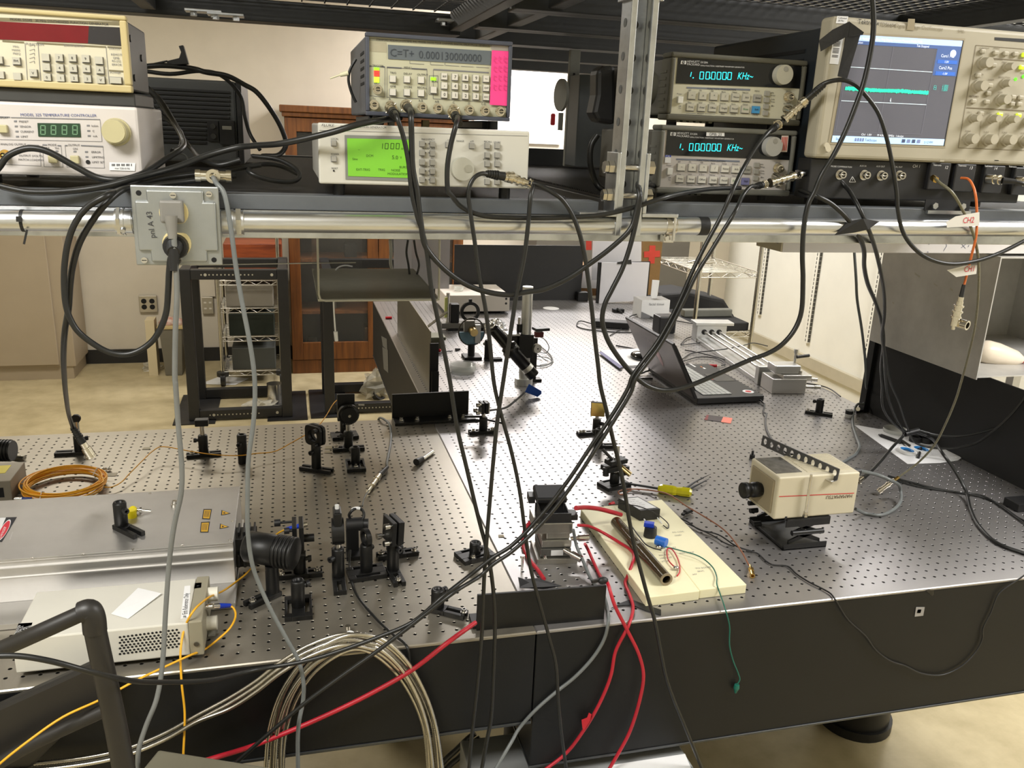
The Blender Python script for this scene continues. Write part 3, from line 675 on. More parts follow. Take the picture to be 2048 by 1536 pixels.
for a, b in [(622, 1145), (622, 1270), (1535, 1157), (1725, 1166)] + [(x, y + (x - 1328) * .03) for x in (1328, 1410) for y in (1150, 1222, 1297, 1368, 1438)] + [(x, y) for x in (1848, 1928) for y in (1166, 1240, 1310, 1452)] :
    kb = MB(); u, v = C2(a, b); F.box(kb, u, v, 9.5, 10, 0.005); F.box(kb, u, v + .6, 11, 11.5, 0.0008, 1); part('key', kb, [KEYD, INKGREY], g, 0.0008)
part('reset_hole', F.cyl(MB(), *C2(622, 1366), 1.8, 0.001, n=10), BLACKP, g)
kn = MB(); u, v = C2(1643, 1350); F.cyl(kn, u, v, 22.5, 0.014, n=32, r2=21.5); F.cyl(kn, u + 11, v - 1, 7.5, 0.0146, base=0.0135, n=16, mat=1)
part('knob', kn, [mat('grey_white_knob', srgb(188, 187, 174), 0.45, 0, 0.04, 20), mat('knob_dimple', srgb(168, 166, 152), 0.3)], g)
part('bnc_jack', bnc_jack(F, 1022, 352, 7.5), [NICKEL, KEYW], g)
feet(g, (x0 + 0.03, x1 - 0.03), (0.0, 0.26), ZS, z0 + 0.002)
BZ1 = z1
# items between the two generators
for (a, b, w, cl) in ((1360, 985, 14, (222, 205, 150)), (1085, 985, 12, (230, 226, 216))):
    c = FP(0.06).p(*C2(a, b)); sb = MB().box((c.x - w * .0004, 0.06, BZ1 - 0.0008), (c.x + w * .0004, 0.075, BZ1 + 0.0105))
    solo('eraser_block', sb, mat('block_%d' % cl[1], srgb(*cl), 0.6, 0, 0.05, 20), 'small %s block wedged under the delay generator' % ('cream' if w == 14 else 'white'), 'block', bevel=0.001)

# ---- the two matching bench generators on the right
def bench_gen(label, du, dv, zb_, lower):
    F = FP(0.05, du, dv); k = F.k(1470, 180)
    bm = GREYB if lower else TAUPE
    xa, xb = F.p(1336, 175).x, F.p(1606, 185).x; z0, z1 = F.p(1470, 246).z, F.p(1470, 112).z
    g = thing('function_generator', label, 'instrument', ((xa + xb) / 2, 0.2, zb_))
    shell(xa + 0.009, xb - 0.009, 0.075, 0.36, z0 + 0.008, z1 - 0.008, mat('olive_grey_cover', srgb(86, 84, 76), 0.6, 0, 0.1, 20), g, 'housing', 0.004)
    bz = MB().box((xa, 0.045, z1 - 0.0085), (xb, 0.085, z1)).box((xa, 0.045, z0), (xb, 0.085, z0 + 0.010)).box((xa, 0.045, z0 + 0.010), (xa + 0.0085, 0.085, z1 - 0.0085)).box((xb - 0.008, 0.045, z0 + 0.010), (xb, 0.085, z1 - 0.0085))
    part('front_bumper', bz, bm, g, 0.003)
    part('front_panel', MB().box((xa + 0.008, 0.05, z0 + 0.009), (xb - 0.0075, 0.076, z1 - 0.008)), LILAC if lower else mat('pale_khaki_panel', srgb(206, 203, 182), 0.5, 0, 0.04, 15), g)
    def C(a, b): return (1024 + a / 4, b / 4)
    d = MB(); F.rect(d, [C(1326, 463), (1604, 124), (1599, 177), C(1308, 668)], 0.0012)
    part('display', d, mat('black_display_window', (0.008, 0.009, 0.01), 0.12), g)
    l = MB()
    for ch, a in (('1', 1412), ('0', 1497), ('0', 1545), ('0', 1590), ('0', 1635), ('0', 1678), ('0', 1720)):
        if ch == '1': F.line(l, (C(1432, 0)[0], 144 + 0.2), (C(1424, 0)[0], 153.5), 1.5, 0.0018)
        else: seven(F, l, '0', 1024 + a / 4, 143.6 + (a - 1412) * .004, 7, 14, 1.5, 0, 0.10, 0.0018)
    for a in (1442, 1576, 1708): F.rect(l, [C(a, 618), C(a + 9, 618), C(a + 7, 628), C(a - 2, 628)], 0.0018)
    F.text(l, 'KHz~', *C(1795, 634), 13.5, 0.0018, shear=0.15, wfac=0.78, slope=0.02)
    part('display_digits', l, mat('cyan_fluorescent', srgb(50, 215, 225), 0.5, emit=1.1), g)
    l = MB(); F.text(l, 'HEWLETT', *C(1396, 500), 4.2, 0.0018, wfac=1.05); F.text(l, 'PACKARD', *C(1396, 522), 4.2, 0.0018, wfac=1.05)
    F.text(l, '33120A', *C(1502, 506), 3.8, 0.0018); F.text(l, '15MHz FUNCTION / ARBITRARY WAVEFORM GENERATOR', *C(1500, 530), 2.7, 0.0018)
    F.rect(l, [C(1350, 485), C(1392, 487), C(1390, 515), C(1346, 513)], 0.0016, 0); F.cyl(l, *C(1369, 500), 3.0, 0.0022, 1, 0.0014, 12); F.text(l, 'hp', *C(1360, 505), 4.2, 0.0026, 0, shear=.3)
    part('display_print', l, [WHITEINK, BLACKP], g)
    l = MB(); F.rect(l, [C(1397, 695), C(1905, 712), C(1904, 726), C(1396, 708)], 0.0006, 1)
    F.text(l, 'FUNCTION / MODULATION', *C(1560, 716), 3.6, 0.001)
    for st, a, b in (('AM', 1408, 728), ('FM', 1496, 730), ('FSK', 1588, 734), ('Burst', 1674, 740), ('Sweep', 1760, 742), ('Arb List', 1840, 745), ('Power', 1317, 757), ('Freq', 1405, 826), ('Level', 1488, 826), ('% Duty', 1576, 828), ('Internal', 1660, 832), ('Store', 1752, 838), ('Cancel', 1842, 840), ('MODIFY', 1478, 914), ('TRIG', 1665, 918), ('STATE', 1745, 920), ('LOCAL', 1918, 924), ('MENU', 1938, 734), ('Off', 1330, 855), ('On', 1330, 872)):
        F.text(l, st, *C(a, b), 3.0, 0.001)
    for st, u, v in (('SYNC', 1571, 184), ('OUTPUT', 1566, 209), ('kHz', 1541, 187), ('mVpp', 1541, 192), ('Volts', 1541, 200), ('Vrms', 1541, 205), ('dBm', 1541, 213)): F.text(l, st, u, v, 3.0, 0.001)
    F.line(l, C(1390, 905), C(1470, 908), 0.6, mat=1); F.line(l, C(1540, 910), C(1625, 912), 0.6, mat=1)
    part('lettering', l, [INK, mat('blue_grey_print', srgb(120, 126, 140), 0.7)], g)
    for r, (b0, xs, sy) in enumerate(((764, (1432, 1520, 1608, 1697, 1783, 1868, 1958), ('~', 'n', '^', '/', 'Noise', 'Arb', 'Enter')), (857, (1420, 1510, 1597, 1687, 1772, 1860, 1945), ('Freq', 'Ampl', 'Offset', 'Single', 'Recall', 'Enter', 'Shift')))):
        for c, a in enumerate(xs):
            kb = MB(); u, v = C(a, b0 + (a - 1420) * .04)
            F.box(kb, u, v, 15.5, 13, 0.004); F.box(kb, u + .5, v + .8, 17.5, 15, 0.0008, 2); F.text(kb, sy[c], u, v + 1.5, 3.8 if len(sy[c]) > 1 else 5, 0.0046, 1, 'c')
            km = KEYW if lower else KEYG
            if r == 1 and c == 6: km = mat('lilac_key', srgb(120, 120, 165), 0.5) if lower else mat('sky_blue_key', srgb(70, 150, 205), 0.5)
            if r == 0 and c == 6: km = KEYD
            part('key', kb, [km, mat('green_ink', srgb(40, 130, 80), 0.6) if (r, c) == (1, 5) else INK, INKGREY], g, 0.0006)
    for a, b in ((2036, 748), (2032, 801), (2027, 853), (2022, 906)):
        kb = MB(); u, v = C(a, b); F.box(kb, u, v, 11, 9, 0.004); part('arrow_key', kb, KEYD, g, 0.0008)
    kb = MB(); F.box(kb, *C(1337, 799), 11, 12.5, 0.006); part('power_key', kb, mat('bright_white_key', (0.8, 0.8, 0.76), 0.45), g, 0.0008)
    kn = MB(); F.cyl(kn, 1561, 150, 19, 0.014, n=28, r2=18); F.cyl(kn, 1563, 139, 5, 0.0146, base=0.0135, n=12, mat=1)
    part('knob', kn, [KEYG if not lower else mat('grey_knob', srgb(182, 181, 176), 0.5), KEYD], g)
    for b in (194, 221): part('bnc_jack', bnc_jack(F, 1576, b, 9), [NICKEL, KEYW], g)
    for zz, yy in ((0.5, 0.14),):
        z = z0 + (z1 - z0) * zz
        part('handle_pivot', MB().cyl((xa + 0.009, yy, z), (xa - 0.004, yy, z), 0.028, n=24, r1=0.026), bm, g)
    rb = MB()
    for q in range(6):
        z = z0 + 0.02 + q * 0.011; rb.box((xa - 0.001, 0.06, z), (xa + 0.0005, 0.086, z + 0.004)); rb.box((xa + 0.02 + q * 0.012, 0.05, z0 - 0.0025), (xa + 0.027 + q * 0.012, 0.082, z0))
    part('bumper_rib', rb, bm, g, kind='stuff')
    if lower:
        s_ = MB(); F.rect(s_, [C(1635, 485), C(1780, 487), C(1779, 518), C(1634, 516)], 0.002, 0); F.text(s_, 'GPIB: 23', *C(1655, 512), 5.6, 0.0024, 1); part('address_label', s_, [WHITEP, INK], g)
        s_ = MB(); F.rect(s_, [C(1306, 668), C(1352, 670), C(1350, 732), C(1302, 730)], 0.002, 0); F.rect(s_, [C(1306, 668), C(1352, 670), C(1351, 686), C(1305, 684)], 0.0022, 2); F.text(s_, 'CAL', *C(1308, 684), 4, 0.0026, 0); part('calibration_label', s_, [WHITEP, INK, BLUE], g)
        s_ = MB(); F.rect(s_, [(1583, 128), (1597, 128), (1594, 161), (1580, 161)], 0.002, 0)
        for q in range(4): F.rect(s_, [(1584 + q * 3, 131), (1585.6 + q * 3, 131), (1583.4 + q * 3, 158), (1581.6 + q * 3, 158)], 0.0024, 1)
        part('calibration_label', s_, [mat('pale_pink_label', srgb(235, 215, 205), 0.6), mat('red_print', srgb(205, 70, 60), 0.6)], g)
    feet(g, (xa + 0.03, xb - 0.03), (0.09, 0.33), zb_, z0 + 0.009)
    return z1
zl = bench_gen('grey function generator with an address sticker, lower of the two with cyan digits', -21, 143, ZS, True)
bench_gen('olive bumpered function generator without stickers, upper of the two with cyan digits', 0, 0, zl, False)

# ---- digital oscilloscope
F = FP(-0.02); x0 = F.p(1649, 172).x; z1 = F.p(1650, 29).z; zm = F.p(1700, 319).z; z0 = ZS + 0.012; x1 = x0 + 0.455
g = thing('oscilloscope', 'beige digital oscilloscope with a lit screen and green trace, right end of the shelf', 'instrument', ((x0 + x1) / 2, 0.15, ZS))
shell(x0 + 0.012, x1 - 0.012, 0.018, 0.42, z0, z1 - 0.012, mat('blue_black_case', srgb(30, 36, 42), 0.5, 0, 0.15, 15), g, 'housing', 0.006)
part('front_bezel', MB().box((x0, -0.02, zm), (x1, 0.018, z1)), BEIGE, g, 0.007, seg=3)
part('input_panel', MB().box((x0 + 0.004, -0.006, z0), (x1 - 0.004, 0.035, zm - 0.0003)), BLACKP, g, 0.002)
vt = MB()
for k in range(7):
    z = z1 - 0.05 - k * 0.016; vt.box((x0 + 0.0105, 0.07, z), (x0 + 0.0122, 0.26, z + 0.006))
part('side_vent', vt, DARKSLOT, g)
TL, TR, BR, BL = (1700, 69), (1924, 82), (1885.5, 291), (1662, 284)
def S(a, b): # a, b in 0..1 over the screen
    u = (TL[0] * (1 - a) + TR[0] * a) * (1 - b) + (BL[0] * (1 - a) + BR[0] * a) * b; v = (TL[1] * (1 - a) + TR[1] * a) * (1 - b) + (BL[1] * (1 - a) + BR[1] * a) * b
    return (u, v)
def srect(mb, a0, b0, a1, b1, mt=0, out=0.0016): return F.rect(mb, [S(a0, b0), S(a1, b0), S(a1, b1), S(a0, b1)], out, mt)
fr = MB(); F.rect(fr, [(1693, 64), (1930, 77), (1890, 296), (1655, 289)], 0.0006, 0); part('screen_frame', fr, mat('bezel_recess', srgb(160, 150, 126), 0.5), g)
fr = MB(); F.rect(fr, [(1923, 81), (1927, 81), (1888, 293), (1885, 291)], 0.001, 0); part('screen_edge', fr, BLACKP, g)
def lit(name, r, gg, b, e): return mat(name, srgb(r, gg, b), 0.35, 0, emit=e)
d = MB(); srect(d, 0, 0, 1, 1, 0, 0.0012); part('screen', d, lit('screen_grey', 88, 88, 96, 0.55), g)
part('menu_bar', srect(MB(), 0, 0.0, 1, 0.055), lit('screen_pale_blue', 176, 200, 245, 0.75), g); part('task_bar', srect(MB(), 0, 0.94, 1, 1.0), lit('screen_sky', 180, 214, 250, 0.75), g)
part('status_bar', srect(MB(), 0, 0.055, 1, 0.088), lit('screen_mid_blue', 74, 98, 150, 0.6), g); part('side_menu', srect(MB(), 0.79, 0.088, 1, 0.34), _M['screen_mid_blue'], g)
for q in (0.19, 0.30): part('menu_button', srect(MB(), 0.81, q, 0.985, q + 0.035, 0, .002), lit('screen_blue', 58, 104, 190, 0.7), g)
d = MB(); F.cyl(d, *S(0.935, 0.125), 7, 0.0022, 0, 0.0014, 14); part('close_button', d, lit('screen_lilac', 190, 205, 240, 0.7), g)
d = MB()
for a, b in (((0.02, 0.30), (0.78, 0.31)), ((0.02, 0.615), (0.78, 0.62))): F.line(d, S(*a), S(*b), 1.2, 0.002)
for a, b in (((0.40, 0.09), (0.40, 0.90)), ((0.02, 0.10), (0.02, 0.90)), ((0.785, 0.10), (0.785, 0.90)), ((0.02, 0.90), (0.785, 0.90))): F.line(d, S(*a), S(*b), 0.7, 0.0018, 1)
F.rect(d, [S(.455, .565), S(.462, .61), S(.45, .6)], .0024)
part('graticule', d, [lit('screen_white', 205, 222, 228, 0.8), lit('screen_line', 112, 112, 122, 0.5)], g)
rnd = random.Random(3); d = MB(); n = 150; up, lo = [], []
for i in range(n + 1):
    a = 0.035 + 0.745 * i / n; b = 0.503 - 0.008 * math.cos(a * 9) * 0.4 + (0.006 if a > .6 else 0)
    up.append(F.p(*S(a, b - 0.012 - rnd.random() * 0.010), .0022)); lo.append(F.p(*S(a, b + 0.010 + rnd.random() * 0.012), .0022))
d.add(up + lo, [(i, n + 1 + i, n + 2 + i, i + 1) for i in range(n)]); part('trace', d, lit('trace_green', 40, 214, 168, 0.95), g)
d = MB()
for st, a, b, h in (('Curs1 Pos', .83, .165, 6), ('Curs2 Pos', .83, .278, 6), ('1.0V', .87, .218, 4.5), ('-1.0V', .87, .33, 4.5), ('File Edit Vertical Horiz/Acq Trig Display Cursors Measure Masks Math', .03, .043, 4.5), ('Tek Stopped', .6, .082, 4.5), ('Button', .06, .08, 4.5)): F.text(d, st, *S(a, b), h, .0024, 0, wfac=.9, slope=.055)
for st, a, b, h in (('TekScope', .29, .982, 5), ('Start', .03, .98, 5), ('5:12 PM', .82, .985, 4.5)): F.text(d, st, *S(a, b), h, .0024, 1, slope=.03)
for k in range(4):
    q = .62 + k * .045; srect(d, q, .952, q + .03, .985, 2 if k % 2 else 3, .0024); srect(d, .2 + k * .022, .955, .215 + k * .022, .985, 2, .0024)
for st, a, b in (('C1', .815, .455), ('C2', .815, .475), ('1.00V', .89, .445), ('2.00V', .89, .465), ('1.00V', .89, .485)): F.text(d, st, *S(a, b), 4.5, .0024, 4)
F.text(d, 'Ch1  1.0V        M 4.0us 625MS/s  1.6ns/pt', *S(.25, .93), 4.2, .0024, 0)
part('screen_text', d, [lit('screen_text_white', 232, 238, 245, 0.8), lit('screen_text_dark', 50, 60, 90, 0.2), lit('icon_a', 120, 130, 170, .5), lit('icon_b', 70, 80, 110, .4), lit('screen_cyan', 60, 200, 190, .7)], g, kind='stuff')
def C4(a, b): return (1536 + a / 4, b / 4)
l = MB(); F.text(l, 'Tektronix', *C4(716, 190), 9.5, 0.0008, 0, slope=0.08, wfac=0.92); F.text(l, 'TDS6604', *C4(888, 210), 7.5, 0.0008, 1, slope=0.08, wfac=.95); F.text(l, 'Digital Storage Oscilloscope', *C4(1015, 218), 7.5, 0.0008, 2, slope=0.08, wfac=.95)
F.text(l, '6 GHz', *C4(1515, 250), 4, 0.0008, 2); F.text(l, '20 GS/s', *C4(1515, 262), 4, 0.0008, 2)
for q in ([C4(1662, 362), C4(2200, 405), C4(2200, 1210), C4(1520, 1182)],): 
    for k in range(4): F.line(l, q[k], q[(k + 1) % 4], 1.0, mat=3)
F.line(l, C4(1770, 466), C4(2100, 490), 2, mat=3); F.line(l, C4(1588, 862), C4(2100, 890), 2.2, mat=3); F.rect(l, [C4(1812, 298), C4(2120, 316), C4(2120, 345), C4(1812, 322)], mat=4)
for st, a, b in (('HORIZONTAL', 1775, 480), ('VERTICAL', 1840, 882), ('TRIGGER', 2010, 590), ('POSITION', 1650, 600), ('DELAY', 1868, 505), ('RESOLUTION', 1840, 625), ('ZOOM', 1755, 645), ('AUTOSET', 1610, 775), ('MULTIVIEW', 1602, 778), ('RUN/STOP', 1690, 392), ('SINGLE', 1800, 392), ('CH 1', 1590, 905), ('CH 2', 1740, 912), ('CH 3', 1890, 920), ('SCALE', 1572, 1055), ('SCALE', 1720, 1062), ('SCALE', 1866, 1066), ('SCALE', 2016, 1072), ('LEVEL', 1835, 745)): F.text(l, st, *C4(a, b), 3.4, .0008, 3)
for a in (1712, 1865): F.line(l, C4(a, 900), C4(a - 30, 1180), .8, mat=5)
part('lettering', l, [mat('brand_black', srgb(40, 36, 30), .6), mat('olive_print', srgb(110, 100, 76), .6), mat('tan_print', srgb(148, 138, 112), .6), mat('brown_print', srgb(118, 106, 82), .6), BLACKP, mat('pale_line', srgb(160, 150, 125), .6)], g)
for a, b, r in ((1712, 505, 12.5), (1672, 690, 12.5), (1855, 798, 12), (1905, 535, 9), (1882, 668, 9), (1632, 945, 9), (1785, 950, 9), (1928, 955, 9), (2068, 965, 9), (1600, 1110, 12.5), (1752, 1115, 12.5), (1902, 1118, 12.5), (2042, 1128, 12.5)):
    kn = MB(); F.cyl(kn, *C4(a, b), r, 0.004, n=24, r2=r * .95); F.cyl(kn, *C4(a + 4, b - 2), r * .82, 0.017, base=.004, n=24, r2=r * .74); part('knob', kn, BEIGE, g)
for a, b, c in ((1708, 412, 0), (1812, 424, 0), (1892, 430, 0), (1970, 434, 0), (2042, 440, 1), (1797, 523, 0), (1672, 604, 0), (1765, 684, 0), (1752, 748, 0), (1740, 815, 0), (1635, 810, 0), (1952, 778, 0), (2012, 782, 0), (1942, 832, 0), (2000, 834, 0), (2022, 540, 1), (1845, 918, 1), (1995, 924, 1), (1695, 908, 0)):
    kb = MB(); F.box(kb, *C4(a, b), 12, 8.5, .005); part('push_button', kb, lit('lit_button', 206, 226, 60, .55) if c else BEIGE, g, 0.002)
for a, b in ((1978, 634), (2040, 612)): part('indicator_light', F.cyl(MB(), *C4(a, b), 3, .0015, n=10), lit('green_led', 90, 255, 40, 1.0), g)
pb = MB(); F.cyl(pb, *C4(460, 1160), 5, .004, n=14); F.cyl(pb, *C4(475, 1195), 5, .004, n=14); F.rect(pb, [C4(440, 1165), C4(480, 1150), C4(497, 1200), C4(458, 1213)], .0042); part('power_key', pb, mat('worn_key', srgb(206, 198, 176), .5), g)
s_ = MB(); F.rect(s_, [C4(552, 128), C4(640, 132), C4(628, 190), C4(540, 186)], .0008, 0); F.text(s_, 'Calibrated', *C4(556, 150), 3.5, .0012, 1); F.text(s_, '28 Mar', *C4(556, 172), 3.5, .0012, 1)
F.rect(s_, [C4(520, 300), C4(600, 304), C4(560, 515), C4(490, 510)], .0008, 0)
for k in range(12):
    b = 330 + k * 11
    if k % 5 != 4: F.rect(s_, [C4(524 - k * 1.5, b), C4(578 - k * 2.0, b + 3), C4(577 - k * 2.0, b + 8), C4(523 - k * 1.5, b + 5)], .0012, 1)
part('asset_label', s_, [WHITEP, INK], g)
part('tape_residue', F.rect(MB(), [C4(1118, 150), C4(1172, 152), C4(1168, 245), C4(1106, 240)], .0012), mat('brown_tape', srgb(150, 138, 110), .5), g)
FB = FP(-0.006)
for u, v, r in ((1679, 349, 8.5), (1727, 350, 8.5), (1761, 351, 8.5), (1797, 351, 8.5)): part('bnc_jack', bnc_jack(FB, u, v, r, .012), [STEEL, KEYW], g)
for u, v in ((1867, 352), (1917, 355), (1975, 358), (2034, 362), (2080, 365)):
    md = MB(); FB.box(md, u + 4, v, 46, 52, .010); part('probe_module', md, mat('charcoal_module', srgb(34, 34, 36), .45, 0, .1, 20), g, .002)
    cl = MB(); FB.box(cl, u + 6, 321, 10, 3, .014); part('module_latch', cl, BEIGE, g)
l = MB()
for st, u, v in (('PROBE COMPENSATION', 1661, 334), ('AUX IN', 1719, 333), ('AUX OUT', 1752, 334), ('CAL OUT', 1788, 335)): FB.text(l, st, u, v, 3.2, .0006, 0)
FB.text(l, 'CH 1', 1824, 335, 6, .0006, 0, shear=.1)
for st, u in (('12', 1880), ('13', 1929), ('14', 1978)): FB.text(l, st, u, 337 + (u - 1880) * .02, 6, .0106, 0, shear=.2)
for u in (1858, 1908, 1960, 2008): FB.text(l, 'Tektronix', u, 331 + (u - 1858) * .02, 3.4, .0106, 0)
q = [(1698, 364), (1711, 364), (1704.5, 353)]
for k in range(3): FB.line(l, q[k], q[(k + 1) % 3], 1.0)
FB.line(l, (1704.5, 357), (1704.5, 361), 1.0)
part('input_lettering', l, WHITEINK, g)
feet(g, (x0 + .05, x1 - .05), (.05, .36), ZS, z0, .012)
# bent black tape flap stuck on the bezel
tp = MB()
a, b, c, e = F.p(*C4(405, 325), .001), F.p(*C4(615, 178), .012), F.p(*C4(695, 272), .016), F.p(*C4(420, 412), .001)
tp.solid([a, F.p(*C4(500, 240), .006), b, F.p(*C4(590, 300), .012), F.p(*C4(520, 345), .007), e], (0, .0006, 0))
tp.solid([b, c, F.p(*C4(598, 632), .012), F.p(*C4(528, 612), .010)], (0, .0006, 0))
tp.solid([F.p(*C4(622, 185), .0125), F.p(*C4(700, 268), .022), F.p(*C4(690, 290), .022), F.p(*C4(606, 300), .0125)], (0, .0006, 0))
solo('tape_flap', tp, BLACKTAPE, 'folded black tape flap over the left edge of the oscilloscope screen', 'tape')
# ================================================================ conduit, junction box, cords
CP0, CP1 = at(-120, 440, -0.046), at(2160, 458, -0.046)
def cpt(u): return at(u, 440 + 18 * (u + 120) / 2280, -0.046)
JX0, JX1 = 262, 440
cd = thing('conduit', 'shiny steel conduit running along the shelf front through the junction box', 'conduit', tuple(cpt(1000)))
EMT = mat('shiny_conduit_steel', (0.80, 0.82, 0.85), 0.3, 1.0, 0.18, 30, bump=0.25, bscale=45, stretch=(0.3, 3, 3))
part('pipe', MB().cyl(CP0, cpt(268), 0.0145, n=28), EMT, cd); part('pipe', MB().cyl(cpt(445), CP1, 0.0145, n=28), EMT, cd)
for u0, u1 in ((232, 266), (444, 488)):
    a, b = cpt(u0), cpt(u1); e = MB(); dx = (b - a)
    e.cyl(a, b, 0.0175, n=20); e.hexbolt(a + dx * .12, a + dx * .32, 0.0205) if u0 < 300 else e.hexbolt(a + dx * .66, a + dx * .88, 0.0205); e.cyl(a + dx * .45, a + dx * .55, 0.019, n=20)
    e.cyl(a + dx * .5 + Vector((0, -.012, -.006)), a + dx * .5 + Vector((0, -.019, -.011)), 0.0035, n=10)
    part('connector', e, EMT, cd)
a = cpt(1338); b_ = MB().cyl(a - Vector((.009, 0, 0)), a + Vector((.009, 0, 0)), 0.0158, n=20).box((a.x - .009, a.y - .004, a.z - .027), (a.x + .009, a.y + .011, a.z - .0125)); bolt(b_, a + Vector((-.004, -.004, -.02)), (0, -1, 0), .005, .005); b_.cyl(a + Vector((.003, -.014, -.022)), a + Vector((.003, -.014, .018)), .0028, n=8)
part('pipe_clamp', b_, STEEL, cd, .0008)
def wrap(u, w, label, name='cable_tie', m_=BLACKP, tail=True, r=0.0151, skew=0.0):
    a = cpt(u); t = MB(); n = 18
    for i in range(n):
        pass
    t.cyl(a - Vector((w / 2, 0, 0)), a + Vector((w / 2, 0, 0)), r, n=20)
    if tail: t.cbox(a + Vector((-.001, -.0162, .004)), (w * 1.4, .005, .007)); t.cbox(a + Vector((.004, -.015, -.020)), (w * .6, .0012, .02), rot=Matrix.Rotation(.3, 3, 'Y'))
    return solo(name, t, m_, label, 'cable tie' if tail else 'tape')
wrap(47, .0042, 'black cable tie around the conduit at its left end')
wrap(1404, .017, 'band of black tape around the conduit beside the pipe clamp', 'tape_band', BLACKTAPE, False)

JY = -0.086
F = FP(JY); q0, q1 = F.p(259, 373), F.p(443, 529)
jx0, jx1, jz0, jz1 = F.p(266, 450).x, F.p(441, 450).x, F.p(355, 531).z, F.p(350, 372).z
JBM = mat('matte_galvanised_box', (0.42, 0.44, 0.44), 0.42, 0.85, 0.12, 20, bump=0.05, bscale=300)
jb = thing('junction_box', 'square steel junction box with two cream sockets on the conduit', 'junction box', ((jx0 + jx1) / 2, JY, jz0))
part('back_box', MB().box((jx0 + .004, JY + .004, jz0 + .004), (jx1 - .004, -0.0325, jz1 - .004)), JBM, jb, .004)
part('cover', MB().box((jx0, JY + 0.001, jz0), (jx1, JY + .0045, jz1)), JBM, jb, .002)
w, h = jx1 - jx0, jz1 - jz0; n1, n2 = .020, .005
po = [(n2, n1), (n1, n1), (n1, n2), (w - n1, n2), (w - n1, n1), (w - n2, n1), (w - n2, h - n1), (w - n1, h - n1), (w - n1, h - n2), (n1, h - n2), (n1, h - n1), (n2, h - n1)]
part('raised_cover', MB().prism(po, (jx0, JY + .0012, jz0), (1, 0, 0), (0, 0, 1), (0, -.005, 0)), JBM, jb, .0035, seg=3)
for u, v, o in ((347, 390, .007), (418, 388, .003), (289, 520, .003), (358, 520, .007)):
    c = F.p(u, v); part('cover_screw', MB().cyl((c.x, JY, c.z), (c.x, JY - o, c.z), .0042, n=12).box((c.x - .003, JY - o - .0003, c.z - .0005), (c.x + .003, JY - o, c.z + .0005), 1), [STEEL, DARKSLOT], jb)
for u, v in ((277, 386), (428, 520)):
    c = F.p(u, v); part('mounting_hole', MB().cyl((c.x, JY + .001, c.z), (c.x, JY + .0006, c.z), .0036, n=12), DARKSLOT, jb)
FJ = FP(JY - 0.0042)
t_ = MB(); c = FJ.p(311, 476, .0006); t_.text('pnl A 43', c, (-0.06, 0, 1), (-1, 0, -.06), .0105); part('lettering', t_, INK, jb)
IVORY = mat('ivory_socket', srgb(232, 216, 160), .4, 0, .04, 20)
for k, (u, v) in enumerate(((348, 425), (354, 487))):
    c = FJ.p(u, v); rr = .0185; n = 24
    po = [(rr * math.cos(2 * PI * i / n), max(-.0145, min(.0145, rr * math.sin(2 * PI * i / n)))) for i in range(n)]
    o = MB().prism(po, (c.x, FJ.y + .001, c.z), (1, 0, 0), (0, 0, 1), (0, -.004, 0)); 
    for dx in (-.0063, .0063): o.box((c.x + dx - .001, FJ.y - .0033, c.z - .001), (c.x + dx + .001, FJ.y - .0031, c.z + .0065), 1)
    o.cyl((c.x, FJ.y - .003, c.z - .009), (c.x, FJ.y - .0033, c.z - .009), .0024, mat=1)
    part('socket', o, [IVORY, DARKSLOT], jb, .0006)

def cable(name, label, cat, pts, r, m_, n=8, sub=6, ends=(), flags=()):
    """one cable; with ends it becomes a thing of a jacket and its plugs"""
    jk = MB().tube(pts, r, n, sub)
    if not ends: return solo(name, jk, m_, label, cat)
    g = thing(name, label, cat, tuple(pts[0]))
    part('jacket', jk, m_, g)
    for e in ends:
        e(g)
    return g
def plug_bnc(p, d, L=.042, r=.0068, boot=.03, ribs=True, tee=False, bm=RUBBER):
    """boot at p, metal coupling pointing along d"""
    def go(g):
        a = Vector(p); dd = Vector(d).normalized()
        if boot:
            b = MB().cyl(a, a + dd * boot, r * .55, r * .82, n=12)
            if ribs:
                for q in range(5): b.cyl(a + dd * (boot * (.08 + q * .13)), a + dd * (boot * (.13 + q * .13)), r * (.68 + .05 * q), n=12)
            part('strain_relief', b, bm, g)
        s = a + dd * boot; m_ = MB().cyl(s, s + dd * L * .28, r * .72, n=14).cyl(s + dd * L * .28, s + dd * L * .36, r * .95, n=14).cyl(s + dd * L * .36, s + dd * L * .72, r, n=16, inner=r * .7).cyl(s + dd * L * .72, s + dd * L * .8, r * 1.08, n=16, inner=r * .7).cyl(s + dd * L * .36, s + dd * L * .62, r * .45, n=10)
        o = dd.orthogonal().normalized(); m_.cyl(s + dd * L * .66 - o * r * 1.2, s + dd * L * .66 + o * r * 1.2, r * .16, n=6)
        part('bnc_plug', m_, NICKEL, g)
    return go
def plug_along(pts, i0, i1, **kw):
    a, b = Vector(pts[i0]), Vector(pts[i1]); return plug_bnc(a, b - a, **kw)

